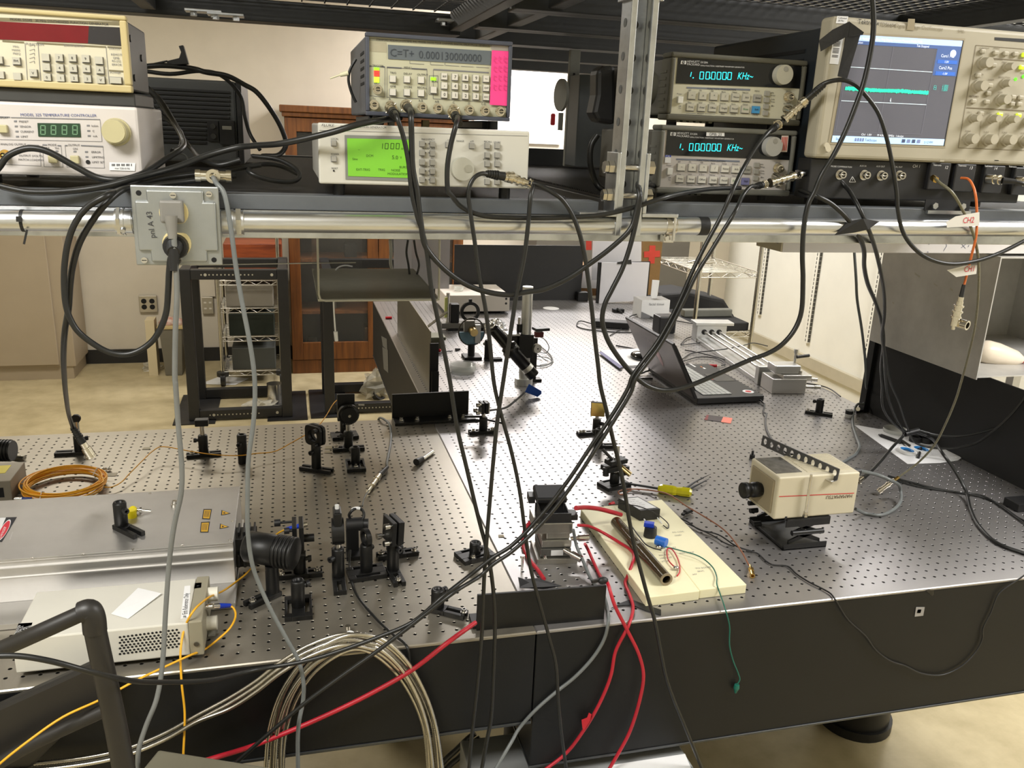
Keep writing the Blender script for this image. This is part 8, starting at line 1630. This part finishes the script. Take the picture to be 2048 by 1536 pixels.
# laptop
H0, H1 = T0(1393, 812), T0(1303, 742); x0 = H0.x + .004; ya, yb = 1.178, 1.602; x1 = .738
g = thing('laptop', 'open black laptop seen from behind its grey lid', 'laptop', (x0, 1.39, 0)); LAP = mat('matte_black_laptop', (.018, .018, .019), .5, 0, .1, 40)
part('base', MB().box((x0, ya, .004), (x1, yb, .026)), LAP, g, .003)
for x in (x0 + .02, x1 - .02):
    for y in (ya + .03, yb - .03): part('foot', MB().cyl((x, y, .0004), (x, y, .0045), .007, n=10), BLACKP, g)
ld = .222; dx = -.105; q = [(x0, ya), (x0, yb)]; part('lid', MB().solid([Vector((x0, ya, .027)), Vector((x0, yb, .027)), Vector((x0 + dx, yb, .027 + .196)), Vector((x0 + dx, ya, .027 + .196))], (-.009, 0, -.005)), LAP, g, .002)
lx = Vector((dx, 0, .196)); off = Vector((-.0102, 0, -.0055)); LIDM = mat('brown_grey_lid', srgb(96, 88, 86), .4, .5, .06, 20); w0 = Vector((x0, ya + .008, .03)) + off
part('lid_back', MB().solid([w0, w0 + Vector((0, yb - ya - .016, 0)), w0 + Vector((0, yb - ya - .016, 0)) + lx * .97, w0 + lx * .97], (-.0008, 0, -.0004)), LIDM, g)
t = MB(); o = w0 + lx * .5 + Vector((-.0016, (yb - ya) * .45, -.0008)); t.text('ASUS', w0 + lx * .72 + Vector((-.0016, (yb - ya) * .58, -.0008)), (0, -1, 0), lx.normalized(), .022, 1)
t.add([o + Vector((0, .022, 0)) + lx * .1, o + lx * .12, o + Vector((0, -.022, 0)) + lx * .1, o + Vector((0, -.014, 0)) - lx * .12, o - lx * .2, o + Vector((0, .014, 0)) - lx * .12], [(0, 1, 2, 3, 4, 5), (5, 4, 3, 2, 1, 0)], 0); part('emblem', t, [mat('chrome_red_emblem', srgb(190, 150, 150), .3, .6), mat('silver_print', srgb(170, 160, 160), .4)], g)
KEYS = mat('pale_key_reflection', srgb(196, 200, 200), .25, 0, .08, 60)  # pale colour paints the whitish reflections on the keys
for r in range(6):
    for c_ in range(14):
        x = x0 + .035 + r * .0187; y = ya + .03 + c_ * .0265; part('key', MB().box((x, y, .0265), (x + .0165, y + .0242, .0285)), KEYS, g)
part('touchpad', MB().box((x0 + .165, 1.36, .0262), (x1 - .012, 1.46, .0268)), mat('touchpad', (.05, .05, .05), .4), g)
for (a0, b0, w, h, m_) in ((.012, .005, .035, .18, RED), (.20, .30, .022, .03, WHITEP), (.20, .33, .022, .02, mat('orange_sticker', srgb(200, 120, 50), .5)), (.175, .36, .05, .022, WHITEP)): part('sticker', MB().box((x0 + a0 + (.15 if m_ is RED else 0), ya + .2 + b0 * .5, .0262), (x0 + a0 + (.15 if m_ is RED else 0) + h * .3, ya + .2 + b0 * .5 + w, .0266)), m_, g)
c = Vector((x1 - .035, ya + .05, .0262)); part('round_sticker', MB().cyl(c, c + Vector((0, 0, .0006)), .02, n=24).cyl(c + Vector((0, 0, .0006)), c + Vector((0, 0, .001)), .011, n=20, mat=1), [WHITEP, RED], g)
part('screen', MB().solid([Vector((x0 + .001, ya + .02, .045)), Vector((x0 + .001 + dx * .88, ya + .02, .21)), Vector((x0 + .001 + dx * .88, yb - .02, .21)), Vector((x0 + .001, yb - .02, .045))], (.0012, 0, .0007)), mat('dark_laptop_screen', (.01, .01, .012), .15), g)
cable('power_lead', 'black lead from the laptop corner bending down the table to the camera', 'cable', [T0(1520, 800, .012), T0(1528, 808, .005), T0(1527, 824, .004), T0(1533, 828, .01), T0(1531, 838, .004), T0(1534, 860, .004), T0(1545, 880, .004), T0(1560, 898, .004), T0(1580, 908, .004), T0(1615, 916, .004)], .0028, BLACKP)
cable('laptop_lead', 'black jack plug with its lead at the left hinge of the laptop', 'cable', [T0(1300, 741, .015), T0(1292, 743, .012), T0(1278, 750, .004), T0(1283, 757, .004), T0(1305, 757, .004)], .0032, BLACKP)
for k, (lst, lb) in enumerate((([(1365, 718), (1385, 706), (1420, 702), (1458, 697), (1490, 690), (1505, 686), (1535, 692)], 'black lead over the rods of the rail stage'), ([(1370, 700), (1400, 706), (1445, 718), (1480, 735), (1510, 752), (1560, 758), (1600, 765), (1640, 771), (1660, 778), (1681, 793)], 'black lead along the table from the laptop to the right edge'), ([(1368, 722), (1400, 714), (1430, 716), (1450, 729), (1420, 732), (1372, 728)], 'black lead loop behind the laptop'), ([(1362, 688), (1375, 676), (1398, 672), (1412, 676), (1405, 684), (1380, 688), (1362, 690)], 'thin black lead looping over the end block'))):
    cable('wire', lb, 'cable', [T0(u, v, .006 + (.03 if k == 0 and 1 < i < 6 else 0)) for i, (u, v) in enumerate(lst)], .0024, BLACKP)
a = T0(1408, 731, .008); g = thing('audio_plug', 'red and silver plug behind the laptop keyboard', 'plug', tuple(a)); part('sleeve', MB().cyl(a, a + Vector((.05, -.012, 0)), .006, n=12), RED, g); part('tip', MB().cyl(a + Vector((.05, -.012, 0)), a + Vector((.066, -.016, 0)), .004, n=10), STEEL, g)
# motorised rail stage
g = thing('linear_rail', 'long linear stage of steel rods between aluminium end blocks', 'linear stage', tuple(T0(1460, 720))); ALP = mat('pale_anodised_block', (.66, .66, .65), .4, .6, .06, 20)
B0 = T0(1384, 678); ra, rb = B0 + Vector((0, 0, 0)), T0(1512, 768); e = (rb - ra); e.z = 0; L = e.length; e = e.normalized(); n2 = Vector((-e.y, e.x, 0)); n2 = n2 if n2.x > 0 else -n2
W = .14
def RB(s0, s1, w0, w1, z0, z1): o = ra + e * s0; o2 = ra + e * s1; return MB().solid([Vector((p.x, p.y, z0)) for p in (o + n2 * w0, o2 + n2 * w0, o2 + n2 * w1, o + n2 * w1)], (0, 0, z1 - z0))
part('end_block', RB(-.012, .05, .0, W, .0005, .075), ALP, g, .002); part('top_plate', RB(-.02, .055, -.008, W + .03, .075, .088), ALP, g, .001); part('end_block', RB(L - .02, L + .01, .0, W, .0005, .07), ALP, g, .002); part('base_rail', RB(.05, L - .02, .004, W - .004, .0005, .016), ALP, g, .001)
part('motor', RB(-.075, -.012, .03, .075, .02, .065), BLACKP, g, .003)
for w in (.035, .07, .105):
    a = ra + e * .05 + n2 * w; b = ra + e * (L - .02) + n2 * w; a.z = b.z = .045; part('guide_rod', MB().cyl(a, b, .006, n=14), STEEL, g); part('bush', MB().cyl(a - e * .001, a + e * .004, .012, n=16), BLACKP, g)
g = thing('translation_stage', 'block of aluminium micrometer stages at the near end of the rail', 'stage', tuple(T0(1570, 765))); c = ra + e * (L + .075) + n2 * .07
def SBx(cx, cy, sz, z0, z1): o = c + n2 * cx + e * cy; return MB().cbox((o.x, o.y, (z0 + z1) / 2), (sz[0], sz[1], z1 - z0), math.atan2(n2.y, n2.x))
part('body', SBx(0, 0, (.13, .10), .0005, .055), ALU, g, .002); part('slide_plate', SBx(.03, .0, (.11, .09), .055, .068), ALU, g, .001); part('carriage', SBx(0, -.01, (.10, .07), .068, .098), mat('pale_carriage', (.7, .7, .7), .35, .8), g, .004)
for (cx, cy, z) in ((.05, -.03, .098), (.05, .02, .03)): o = c + n2 * cx + e * cy; part('micrometer', MB().cyl((o.x, o.y, z), (o.x, o.y, z + .035), .006, n=12).cyl((o.x, o.y, z + .035), (o.x, o.y, z + .05), .009, n=14), STEEL, g)
for (cy, z) in ((0, .04), (.03, .02)): o = c + n2 * .065 + e * cy; part('micrometer', MB().cyl((o.x, o.y, z), (o.x + .04, o.y - .01, z), .006, n=12).cyl((o.x + .04, o.y - .01, z), (o.x + .06, o.y - .015, z), .0085, n=14), STEEL, g)
o = c + n2 * .05 - e * .02; part('lever', MB().cyl((o.x, o.y, .12), (o.x + .05, o.y, .125), .006, n=10), BLACKP, g)
# ================================================================ acrylic box under the shelf, background, foreground
y0, y1 = .10, .42; x0, x1 = at(636, 600, y0).x, at(879, 597, y0).x; z0 = at(760, 602, y0).z; t = .004; zt_ = .706
FROST = mat('frosted_acrylic_floor', srgb(196, 194, 176), .35, 0, .12, 40, alpha=.8)
g = thing('acrylic_box', 'clear acrylic box open at the front, hanging below the shelf', 'acrylic box', ((x0 + x1) / 2, .25, z0))
EDGE = mat('bright_acrylic_edge', srgb(206, 204, 190), .3, trans=.3); CLR = mat('thin_clear_sheet', (.25, .25, .23), .05, alpha=.10)
part('side_wall', MB().box((x0, y0, z0 + t), (x0 + t, y1, zt_)), CLR, g); part('side_wall', MB().box((x1 - t, y0, z0 + t), (x1, y1, zt_)), CLR, g); part('floor_panel', MB().box((x0, y0, z0), (x1, y1, z0 + t)), FROST, g)
part('front_edge', MB().tube([(x0 + .0015, y0 - .001, zt_), (x0 + .0015, y0 - .001, z0 + .012), (x0 + .004, y0 - .001, z0 + .004), (x0 + .012, y0 - .001, z0 + .0015), (x1 - .004, y0 - .001, z0 + .0015), (x1 - .0015, y0 - .001, z0 + .004), (x1 - .0015, y0 - .001, zt_)], .0019, 8, 1, raw=True), EDGE, g)
part('back_wall', MB().box((x0, y1, z0), (x0 + .10, y1 + t, zt_)), CLR, g)
part('broken_edge', MB().tube([at(780, 480, y1), at(782, 505, y1), at(781, 525, y1), at(786, 545, y1), at(790, 556, y1)], .0032, 6, 4), EDGE, g)
cable('usb_lead', 'thin white lead hanging from the acrylic box with a small plug', 'cable', path([(705, 533, .4), (690, 531, .4), (675, 536, .4), (668, 550, .4), (667, 600, .38), (669, 640, .38), (671, 665, .38)]), .0016, WHITEP, ends=[lambda g: part('plug', MB().cyl(at(671, 663, .38), at(673, 682, .38), .0042, .0036, n=10), WHITEP, g)])
solo('sheet_edge_rod', MB().cyl(at(380, 530, .45), at(712, 525, .45), .0014, n=6), mat('acrylic_edge_line', (.5, .5, .46), .3, .9), 'thin horizontal wire stretched below the shelf beside the acrylic box', 'wire')  # rod stands in for the reflecting edge of a thin acrylic sheet
for k, lst in enumerate(([(816, 480), (813, 505), (817, 530), (820, 556)], [(828, 480), (832, 505), (838, 530), (832, 556)])): cable('wire', ['left thin black lead inside the acrylic box', 'right thin black lead inside the acrylic box'][k], 'wire', path(lst, .35), .0022, BLACKP)
q = MB().box((at(788, 490, 1.53).x, 1.53, at(788, 578, 1.53).z), (at(900, 490, 1.53).x, 1.534, .7118)); solo('white_sheet', q, mat('hazy_white_sheet', srgb(240, 236, 240), .9, 0, .03, 10, trans=.5, ior=1.02), 'white sheet hanging behind the acrylic box', 'sheet')
# upper gap: white panel, strut upright, tape disc
y = 5.29; q = MB().box((at(950, 200, y).x, y, at(1060, 287, y).z), (at(1124, 200, y).x, y + .018, 1.62)); solo('whiteboard', q, mat('bright_white_panel', srgb(240, 234, 230), .6, 0, .02, 5), 'white board on the back wall beside the strut post', 'board')
y = 1.40; u_ = MB().box((at(1136, 200, y).x, y, ZS), (at(1156, 200, y).x, y + .02, UZ)); g = thing('slotted_upright', 'grey slotted upright at the back of the shelf', 'upright', (0, y, ZS)); g.location = (at(1146, 200, y).x, y, ZS); ORG[g.name] = Vector(g.location); part('channel', u_, GREYB, g, .002)
for k in range(9): o = at(1148 - k * .8, 152 + k * 16.5, y - .0008); part('slot', MB().cbox(o, (.007, .0012, .018)), DARKSLOT, g)
solo('grey_case', MB().box((at(1157, 200, 1.3).x, 1.3, ZS + .004), (at(1235, 200, 1.3).x, 1.42, at(1190, 150, 1.3).z)), mat('slate_case', srgb(72, 76, 78), .5, 0, .1, 10), 'dark grey case on the shelf behind the strut post', 'case', bevel=.003)
c = at(1120, 190, 1.2); g = thing('cable_reel', 'grey disc on edge with a red tab, before the white board', 'reel', tuple(c)); part('disc', MB().cyl(c, c + Vector((.008, .001, 0)), .046, n=28), GREYB, g); part('tab', MB().cbox(c + Vector((-.018, 0, -.07)), (.014, .01, .034)), RED, g, .004); part('stem', MB().cbox(c + Vector((.008, .006, -.075)), (.012, .012, .05)), GREYB, g)
# back wall outlets
def plate4(u, v, w, h, lab, dark):
    c = at(u, v, 5.306); g = thing('outlet', lab, 'outlet', tuple(c)); part('box', MB().box((c.x - w, 5.285, c.z - h), (c.x + w, 5.309, c.z + h)), mat('steel_plate', (.5, .47, .41), .35, .8, .06, 30), g, .003)
    for a in (-.45, .45):
        for b in (-.35, .35): part('socket', MB().cyl((c.x + a * w, 5.2848, c.z + b * h), (c.x + a * w, 5.282, c.z + b * h), w * .3, n=16) if dark else MB().box((c.x + a * w - w * .22, 5.282, c.z + b * h - h * .09), (c.x + a * w + w * .22, 5.2848, c.z + b * h + h * .09)), DARKSLOT if dark else KEYW, g)
plate4(297, 607, .062, .062, 'steel four gang outlet with black sockets on the back wall', True); plate4(416, 610, .04, .064, 'steel data outlet with four pale ports on the back wall', False)
c = at(424, 570, 5.305); solo('wall_raceway', MB().box((c.x - .02, 5.29, -.40), (c.x + .02, 5.309, .35)), WALLC, 'cream vertical raceway above the data outlet', 'raceway')
# tan cabinet
TANM = mat('tan_cabinet_paint', srgb(164, 150, 128), .6, 0, .04, 4); xr = -2.31
g = thing('storage_cabinet', 'large tan steel cabinet against the back wall at far left', 'cabinet', (-3, 4.9, FZ)); part('body', MB().box((-3.9, 4.90, FZ + .09), (xr, 5.293, .55)), TANM, g, .004); part('door', MB().box((-3.88, 4.875, FZ + .11), (xr - .10, 4.8995, .53)), TANM, g, .004); part('plinth', MB().box((-3.88, 4.91, FZ), (xr - .02, 5.29, FZ + .09)), TANM, g)
# wooden glass door cabinet
WOOD = mat('orange_brown_wood', srgb(122, 74, 30), .5, 0, .4, 3, stretch=(14, 14, 1.2), col2=srgb(88, 50, 20)); yc = 4.86; xa, xb = -.855, .40
g = thing('wood_cabinet', 'tall old wooden cabinet with glass doors against the back wall', 'cabinet', (-.2, 5.0, FZ))
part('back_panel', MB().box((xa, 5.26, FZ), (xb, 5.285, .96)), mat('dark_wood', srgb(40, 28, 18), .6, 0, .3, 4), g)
for x in (xa, xb - .03): part('side_panel', MB().box((x, yc + .025, FZ + .06), (x + .03, 5.26, .94)), WOOD, g)
part('cornice', MB().box((xa - .03, yc - .03, .94), (xb + .03, 5.285, .985)).box((xa - .015, yc - .015, .91), (xb + .015, yc + .025, .94)), WOOD, g, .006); part('plinth', MB().box((xa, yc + .01, FZ), (xb, 5.26, FZ + .10)), WOOD, g)
for z in (-.46, -.08, .42): part('shelf', MB().box((xa + .03, yc + .04, z), (xb - .03, 5.26, z + .022)), WOOD, g)
nd = 2; wd_ = (xb - xa) / nd
for k in range(nd):
    a = xa + wd_ * k + .003; b = a + wd_ - .006; zz0, zz1 = FZ + .105, .905; f = MB().box((a, yc, zz0), (a + .075, yc + .024, zz1)).box((b - .075, yc, zz0), (b, yc + .024, zz1)).box((a + .075, yc, zz0), (b - .075, yc + .024, zz0 + .13)).box((a + .075, yc, zz1 - .09), (b - .075, yc + .024, zz1))
    dr = part('door', f, WOOD, g, .003); part('glass_pane', MB().box((a + .075, yc + .01, zz0 + .13), (b - .075, yc + .014, zz1 - .09)), CLR, dr); part('knob', MB().ball((b - .04 if k == 0 else a + .04, yc - .012, -.1), .014, n=10), BRASS, dr)
rn = random.Random(4)
for k in range(8):
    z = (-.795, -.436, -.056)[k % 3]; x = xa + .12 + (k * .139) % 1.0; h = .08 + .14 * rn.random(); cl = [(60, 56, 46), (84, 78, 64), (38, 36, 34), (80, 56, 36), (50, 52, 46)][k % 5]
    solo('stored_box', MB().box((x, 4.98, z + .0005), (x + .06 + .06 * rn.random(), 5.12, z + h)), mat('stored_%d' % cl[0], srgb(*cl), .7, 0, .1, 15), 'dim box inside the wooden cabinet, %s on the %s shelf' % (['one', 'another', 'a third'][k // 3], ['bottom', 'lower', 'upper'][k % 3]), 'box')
# wire carts
CHR = mat('chrome_wire', (.6, .58, .52), .25, 1, .1, 30)
def truss(mb, x0, x1, y, z, h=.03, r=.0032):
    mb.cyl((x0, y, z), (x1, y, z), r, n=6).cyl((x0, y, z - h), (x1, y, z - h), r, n=6); n = max(4, int((x1 - x0) / .045)); w = (x1 - x0) / n
    for k in range(n): mb.cyl((x0 + w * k, y, z - (h if k % 2 else 0)), (x0 + w * (k + 1), y, z - (0 if k % 2 else h)), r * .8, n=5)
def cart(label, x0, x1, y0, y1, shelves, ztop, zbot, caster):
    g = thing('wire_shelf', label, 'shelf', ((x0 + x1) / 2, (y0 + y1) / 2, FZ))
    for x in (x0, x1):
        for y in (y0, y1):
            p = MB().cyl((x, y, zbot), (x, y, ztop), .0125, n=12); k = 0
            z = zbot + .03
            while z < ztop: p.cyl((x, y, z), (x, y, z + .003), .0132, n=12); z += .0254
            part('post', p, CHR, g)
            if caster: part('caster', MB().cyl((x, y, zbot - .03), (x, y, zbot), .04, n=16).cyl((x - .015, y, FZ + .05), (x + .015, y, FZ + .05), .05, n=20), BLACKP, g)
    for z in shelves:
        s_ = MB(); truss(s_, x0, x1, y0, z); truss(s_, x0, x1, y1, z)
        for x in (x0, x1): s_.cyl((x, y0, z), (x, y1, z), .0032, n=6).cyl((x, y0, z - .03), (x, y1, z - .03), .0032, n=6); n = 10; w = (y1 - y0) / n; [s_.cyl((x, y0 + w * k, z - (.03 if k % 2 else 0)), (x, y0 + w * (k + 1), z - (0 if k % 2 else .03)), .0026, n=5) for k in range(n)]
        n = int((y1 - y0) / .025)
        for k in range(1, n): s_.cyl((x0, y0 + k * .025, z - .002), (x1, y0 + k * .025, z - .002), .0016, n=4)
        part('shelf_grid', s_, CHR, g)
    return g
cart('chrome wire cart on casters behind the black steel frame', -1.325, -.93, 4.62, 5.05, (-.165, -.355, -.555, -.80), .45, -.85 + .05, True)
def cbx(nm, lab, x0, x1, y0, y1, z0, z1, m_, cat='box'): solo(nm, MB().box((x0, y0, z0), (x1, y1, z1)), m_, lab, cat, bevel=.006)
DGN = mat('dark_green_cloth', srgb(40, 48, 40), .7, 0, .2, 10)
cbx('storage_bin', 'dark green bin on the middle wire shelf', -1.27, -.97, 4.65, 5.0, -.554, -.40, DGN, 'bin'); cbx('grey_box', 'pale grey box on the upper wire shelf', -1.28, -.97, 4.66, 5.0, -.354, -.20, mat('mid_grey_box', srgb(132, 126, 114), .6, 0, .08, 10)); cbx('grey_box', 'slate grey box on the lowest wire shelf', -1.26, -.97, 4.65, 5.0, -.798, -.64, mat('slate_box', srgb(78, 80, 76), .6, 0, .08, 10)); cbx('wood_crate', 'reddish wooden crate on top of the wire cart', -1.28, -.90, 4.66, 4.98, -.164, .08, mat('red_brown_wood', srgb(150, 72, 34), .45, 0, .4, 6, stretch=(1, 8, 8), col2=srgb(110, 48, 24)), 'crate')
g = cart('chrome wire shelf standing beyond the right edge of the far table', 1.365, 1.735, 2.97, 3.53, (.163, -.185), .6, FZ, False)
BLKC = mat('black_cloth', (.012, .012, .013), .8, 0, .3, 20)
cbx('folded_cloth', 'black folded cloth on the lower chrome shelf', 1.375, 1.725, 2.99, 3.4, -.184, -.135, BLKC, 'cloth'); cbx('metal_bar', 'dull metal bar on the black folded cloth', 1.385, 1.70, 3.15, 3.2, -.134, -.09, GREYB, 'bar')
c = at(1385, 512, 3.3); solo('coat_hook', MB().tube([Vector((1.45, 3.3, .168)), Vector((1.50, 3.3, .178)), Vector((1.55, 3.28, .17)), Vector((1.62, 3.3, .17))], .006), STEEL, 'bent metal rod on the upper chrome shelf', 'rod')
q = MB(); pts = [at(u, v, 3.45) for u, v in ((1300, 630), (1322, 590), (1380, 585), (1450, 600), (1475, 640), (1440, 690), (1330, 690))]; q.solid(pts, (0, .3, 0)); solo('black_drape', q, BLKC, 'black drape heaped behind the far right table corner', 'cloth', bevel=.02)
cbx('dark_locker', 'dark grey locker against the back wall right of the wooden cabinet', 1.0, 2.3, 5.0, 5.29, FZ, .75, mat('locker_grey', srgb(92, 88, 80), .6, 0, .08, 6), 'locker')
# shelf standards on the right wall
for k, (a, b) in enumerate((((1640, 500), (1618, 686)), ((1771, 500), (1734, 722)), ((1535, 500), (1521, 630)), ((1447, 480), (1424, 650)))):
    p, q_ = at(a[0], a[1], 'x2.83'), at(b[0], b[1], 'x2.83'); y = (p.y + q_.y) / 2; g = thing('shelf_standard', ['slotted wall standard, middle of the white wall', 'slotted wall standard nearest the aluminium box', 'slotted wall standard behind the chrome shelf post', 'slotted wall standard beside the room corner'][k], 'standard', (2.82, y, q_.z)); part('channel', MB().box((2.806, y - .022, q_.z), (2.829, y + .022, 1.5)), WALLR, g, .002); sm = MB()
    z = q_.z + .01
    while z < 1.45: sm.box((2.8052, y - .004, z), (2.8062, y + .004, z + .02)); sm.box((2.810, y - .0235, z - .002), (2.829, y - .0222, z + .025)); z += .03
    part('slots', sm, mat('standard_slot', (.05, .047, .04), .6), g, kind='stuff')
c = at(1741, 741, 'x2.825'); solo('receptacle', MB().box((2.80, c.y - .05, c.z - .07), (2.829, c.y + .05, c.z + .07)).box((2.7985, c.y - .015, c.z - .03), (2.8, c.y + .015, c.z - .01)).box((2.7985, c.y - .015, c.z + .01), (2.8, c.y + .015, c.z + .03)), WALLR, 'white receptacle at the foot of the nearest wall standard', 'outlet', bevel=.002)
# black steel frames on the floor
def frame(lab, x0, x1, y0, y1, zt):
    g = thing('floor_rack', lab, 'frame', ((x0 + x1) / 2, (y0 + y1) / 2, FZ)); w = .062
    for x in (x0, x1 - w):
        for y in (y0, y1 - w): part('post', MB().box((x, y, FZ + .008), (x + w, y + w, zt)), BLACKP, g, .004)
        part('foot_plate', MB().box((x - .09, y0 - .05, FZ + .0005), (x + w + .09, y1 + .05, FZ + .0079)), BLACKP, g)
        part('side_rail', MB().box((x + .004, y0 + w, zt - w), (x + w - .004, y1 - w, zt - .002)), BLACKP, g)
    for y in (y0, y1 - w):
        for z in (zt - w, FZ + .012): part('cross_rail', MB().box((x0 + w, y + .004, z), (x1 - w, y + w - .004, z + w - .004)), BLACKP, g, .003)
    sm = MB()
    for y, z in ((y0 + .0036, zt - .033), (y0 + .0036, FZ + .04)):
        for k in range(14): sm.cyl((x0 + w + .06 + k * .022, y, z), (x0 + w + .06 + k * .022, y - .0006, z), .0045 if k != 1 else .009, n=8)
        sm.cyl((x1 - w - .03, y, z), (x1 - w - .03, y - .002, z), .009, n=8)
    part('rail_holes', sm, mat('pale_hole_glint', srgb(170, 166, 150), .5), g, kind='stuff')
frame('black steel floor frame in front of the wire cart', -1.475, -.865, 3.86, 4.36, .035); frame('black steel floor frame in front of the wooden cabinet', -.665, .05, 3.88, 4.38, .03)
c = at(558, 780, 'z-0.9'); solo('steel_can', MB().cyl((-.975, 4.2, FZ + .0005), (-.975, 4.2, FZ + .13), .05, n=20), STEEL, 'short steel cylinder on the floor inside the black frame', 'can')
def crumple(lab, nm, u, v, s, m_, seed, hh=1.0):
    rn = random.Random(seed); c = at(u, v, 'z-0.899'); q = MB(); n, m = 7, 11; vs = []
    for j in range(n + 1):
        for i in range(m): ph = PI / 2 * j / n; t = 2 * PI * i / m; r = s * (1 + rn.uniform(-.35, .35)); vs.append(c + Vector((r * math.cos(ph) * math.cos(t), r * math.cos(ph) * math.sin(t), abs(r * math.sin(ph)) * hh)))
    q.add(vs, [(j * m + i, j * m + (i + 1) % m, (j + 1) * m + (i + 1) % m, (j + 1) * m + i) for j in range(n) for i in range(m)]); solo(nm, q, m_, lab, 'bag')
BAGM = mat('crinkled_plastic_bag', srgb(200, 196, 180), .25, alpha=.45); crumple('crumpled clear plastic bag on the floor by the dark table side', 'plastic_bag', 752, 790, .10, BAGM, 3, 1.5); crumple('flat crumpled plastic on the floor inside the black frame', 'plastic_bag', 520, 815, .12, BAGM, 8, .3); crumple('crumpled clear plastic at the foot of the grey bin', 'plastic_bag', 305, 738, .07, BAGM, 6, .7)
c = at(753, 790, 'z-0.88'); solo('tape_roll', MB().cyl(c, c + Vector((.02, -.02, .02)), .05, n=20, inner=.035), BLACKTAPE, 'black tape roll inside the clear plastic bag', 'tape roll')
solo('floor_paper', MB().solid([at(u, v, 'z-0.8985') for u, v in ((400, 768), (442, 752), (498, 757), (470, 770))], (0, 0, .001)), WHITEP, 'white paper lying on the floor under the wire cart', 'paper')
c = at(347, 752, 'z-0.9'); y = c.y; xa, xb = at(325, 755, y).x, at(371, 755, y).x; zt = at(345, 655, y).z; g = thing('waste_bin', 'grey waste bin holding papers, by the back wall', 'bin', (c.x, y + .1, FZ)); GB = mat('grey_bin_plastic', srgb(110, 106, 94), .5, 0, .08, 8)
part('body', MB().solid([(xa + .02, y + .01, FZ + .001), (xb - .02, y + .01, FZ + .001), (xb, y, zt), (xa, y, zt)], (0, .2, 0)), GB, g, .004); part('rim', MB().box((xa - .012, y - .008, zt - .012), (xb + .012, y + .2, zt + .008)), mat('tan_rim', srgb(190, 170, 120), .6), g, .004)
part('rubbish', MB().ball(((xa + xb) / 2 - .02, y + .09, zt + .02), .07, (1, 1, .6), 9).ball(((xa + xb) / 2 + .05, y + .07, zt + .015), .04, n=8), mat('red_white_rubbish', srgb(190, 120, 100), .6, 0, .6, 20, col2=srgb(220, 214, 204)), g)
solo('cardboard_sleeve', MB().box((xa - .09, y + .02, FZ + .0005), (xa - .03, y + .14, zt + .05)), mat('buff_board', srgb(205, 192, 160), .7), 'buff cardboard strip standing beside the grey bin', 'cardboard')
# ---------------------------------------------------------------- foreground
CF = mat('dark_brown_black_tube', (.020, .018, .016), .45, 0, .1, 20); g = thing('tubular_chair', 'black tubular chair arm frame at the bottom left corner', 'chair', tuple(at(200, 1530, -.33))); Y = -.36
part('arm_tube', MB().tube([at(-60, 1322, Y + .01), at(0, 1299, Y + .01), at(80, 1264, Y), at(160, 1228, Y)], .0098, 14), CF, g)
part('corner_fitting', MB().tube([at(162, 1226, Y), at(178, 1221, Y), at(186, 1232, Y), at(190, 1262, Y)], .0135, 16), CF, g, .0)
part('upright_tube', MB().tube([at(188, 1250, Y), at(205, 1330, Y), at(225, 1420, Y), at(252, 1560, Y)], lambda t: .0125 + .001 * t, 16), CF, g)
part('brace_plate', MB().solid([at(u, v, -.075) for u, v in ((-60, 1440), (88, 1374), (192, 1326), (226, 1352), (236, 1420), (120, 1480), (40, 1560), (-60, 1580))], (0, .02, 0)), CF, g, .006); part('brace_tube', MB().tube([at(-60, 1560, -.1), at(60, 1490, -.1), at(210, 1420, -.1)], .011, 12), CF, g)
A_, B_, C_ = at(317, 1498, 'z-0.05'), at(530, 1532, 'z-0.05'), at(286, 1536, 'z-0.05'); d1, d2 = (B_ - A_) * 1.5, (C_ - A_) * 5; solo('grey_cabinet', MB().solid([A_, A_ + d2, A_ + d1 + d2, A_ + d1], (0, 0, FZ + .051)), mat('grey_metal_cabinet', srgb(112, 108, 92), .5, 0, .06, 10), 'grey metal cabinet top at the bottom edge, left of the hose coil', 'cabinet', bevel=.004)
A_, B_ = at(920, 1480, 'z-0.33'), at(1366, 1500, 'z-0.33'); g = thing('chiller', 'grey boxed unit on the floor under the table seam, paper on its top', 'chiller', ((A_.x + B_.x) / 2, 0, FZ)); yb = A_.y; part('case', MB().box((A_.x, yb - .6, FZ + .02), (B_.x, yb, -.33)), mat('slate_chiller', srgb(150, 152, 152), .5, 0, .06, 10), g, .004)
for x in (A_.x + .05, B_.x - .05):
    for y in (yb - .55, yb - .05): part('foot', MB().cyl((x, y, FZ + .0005), (x, y, FZ + .02), .02, n=12), BLACKP, g)
solo('paper_sheet', MB().solid([at(u, v, 'z-0.3292') for u, v in ((1225, 1530), (1370, 1508), (1392, 1560), (1200, 1570))], (0, 0, .0005)), WHITEP, 'white sheet on top of the grey boxed unit under the table', 'paper')
for k, lst in enumerate(([(870, 1545), (890, 1520), (912, 1500), (935, 1478), (950, 1466)], [(885, 1545), (902, 1528), (918, 1515), (940, 1490), (960, 1476)])): cable('floor_cable', ['black cable beside the boxed unit under the table', 'second black cable beside the boxed unit under the table'][k], 'cable', path(lst, .1), .006, RUBBER)
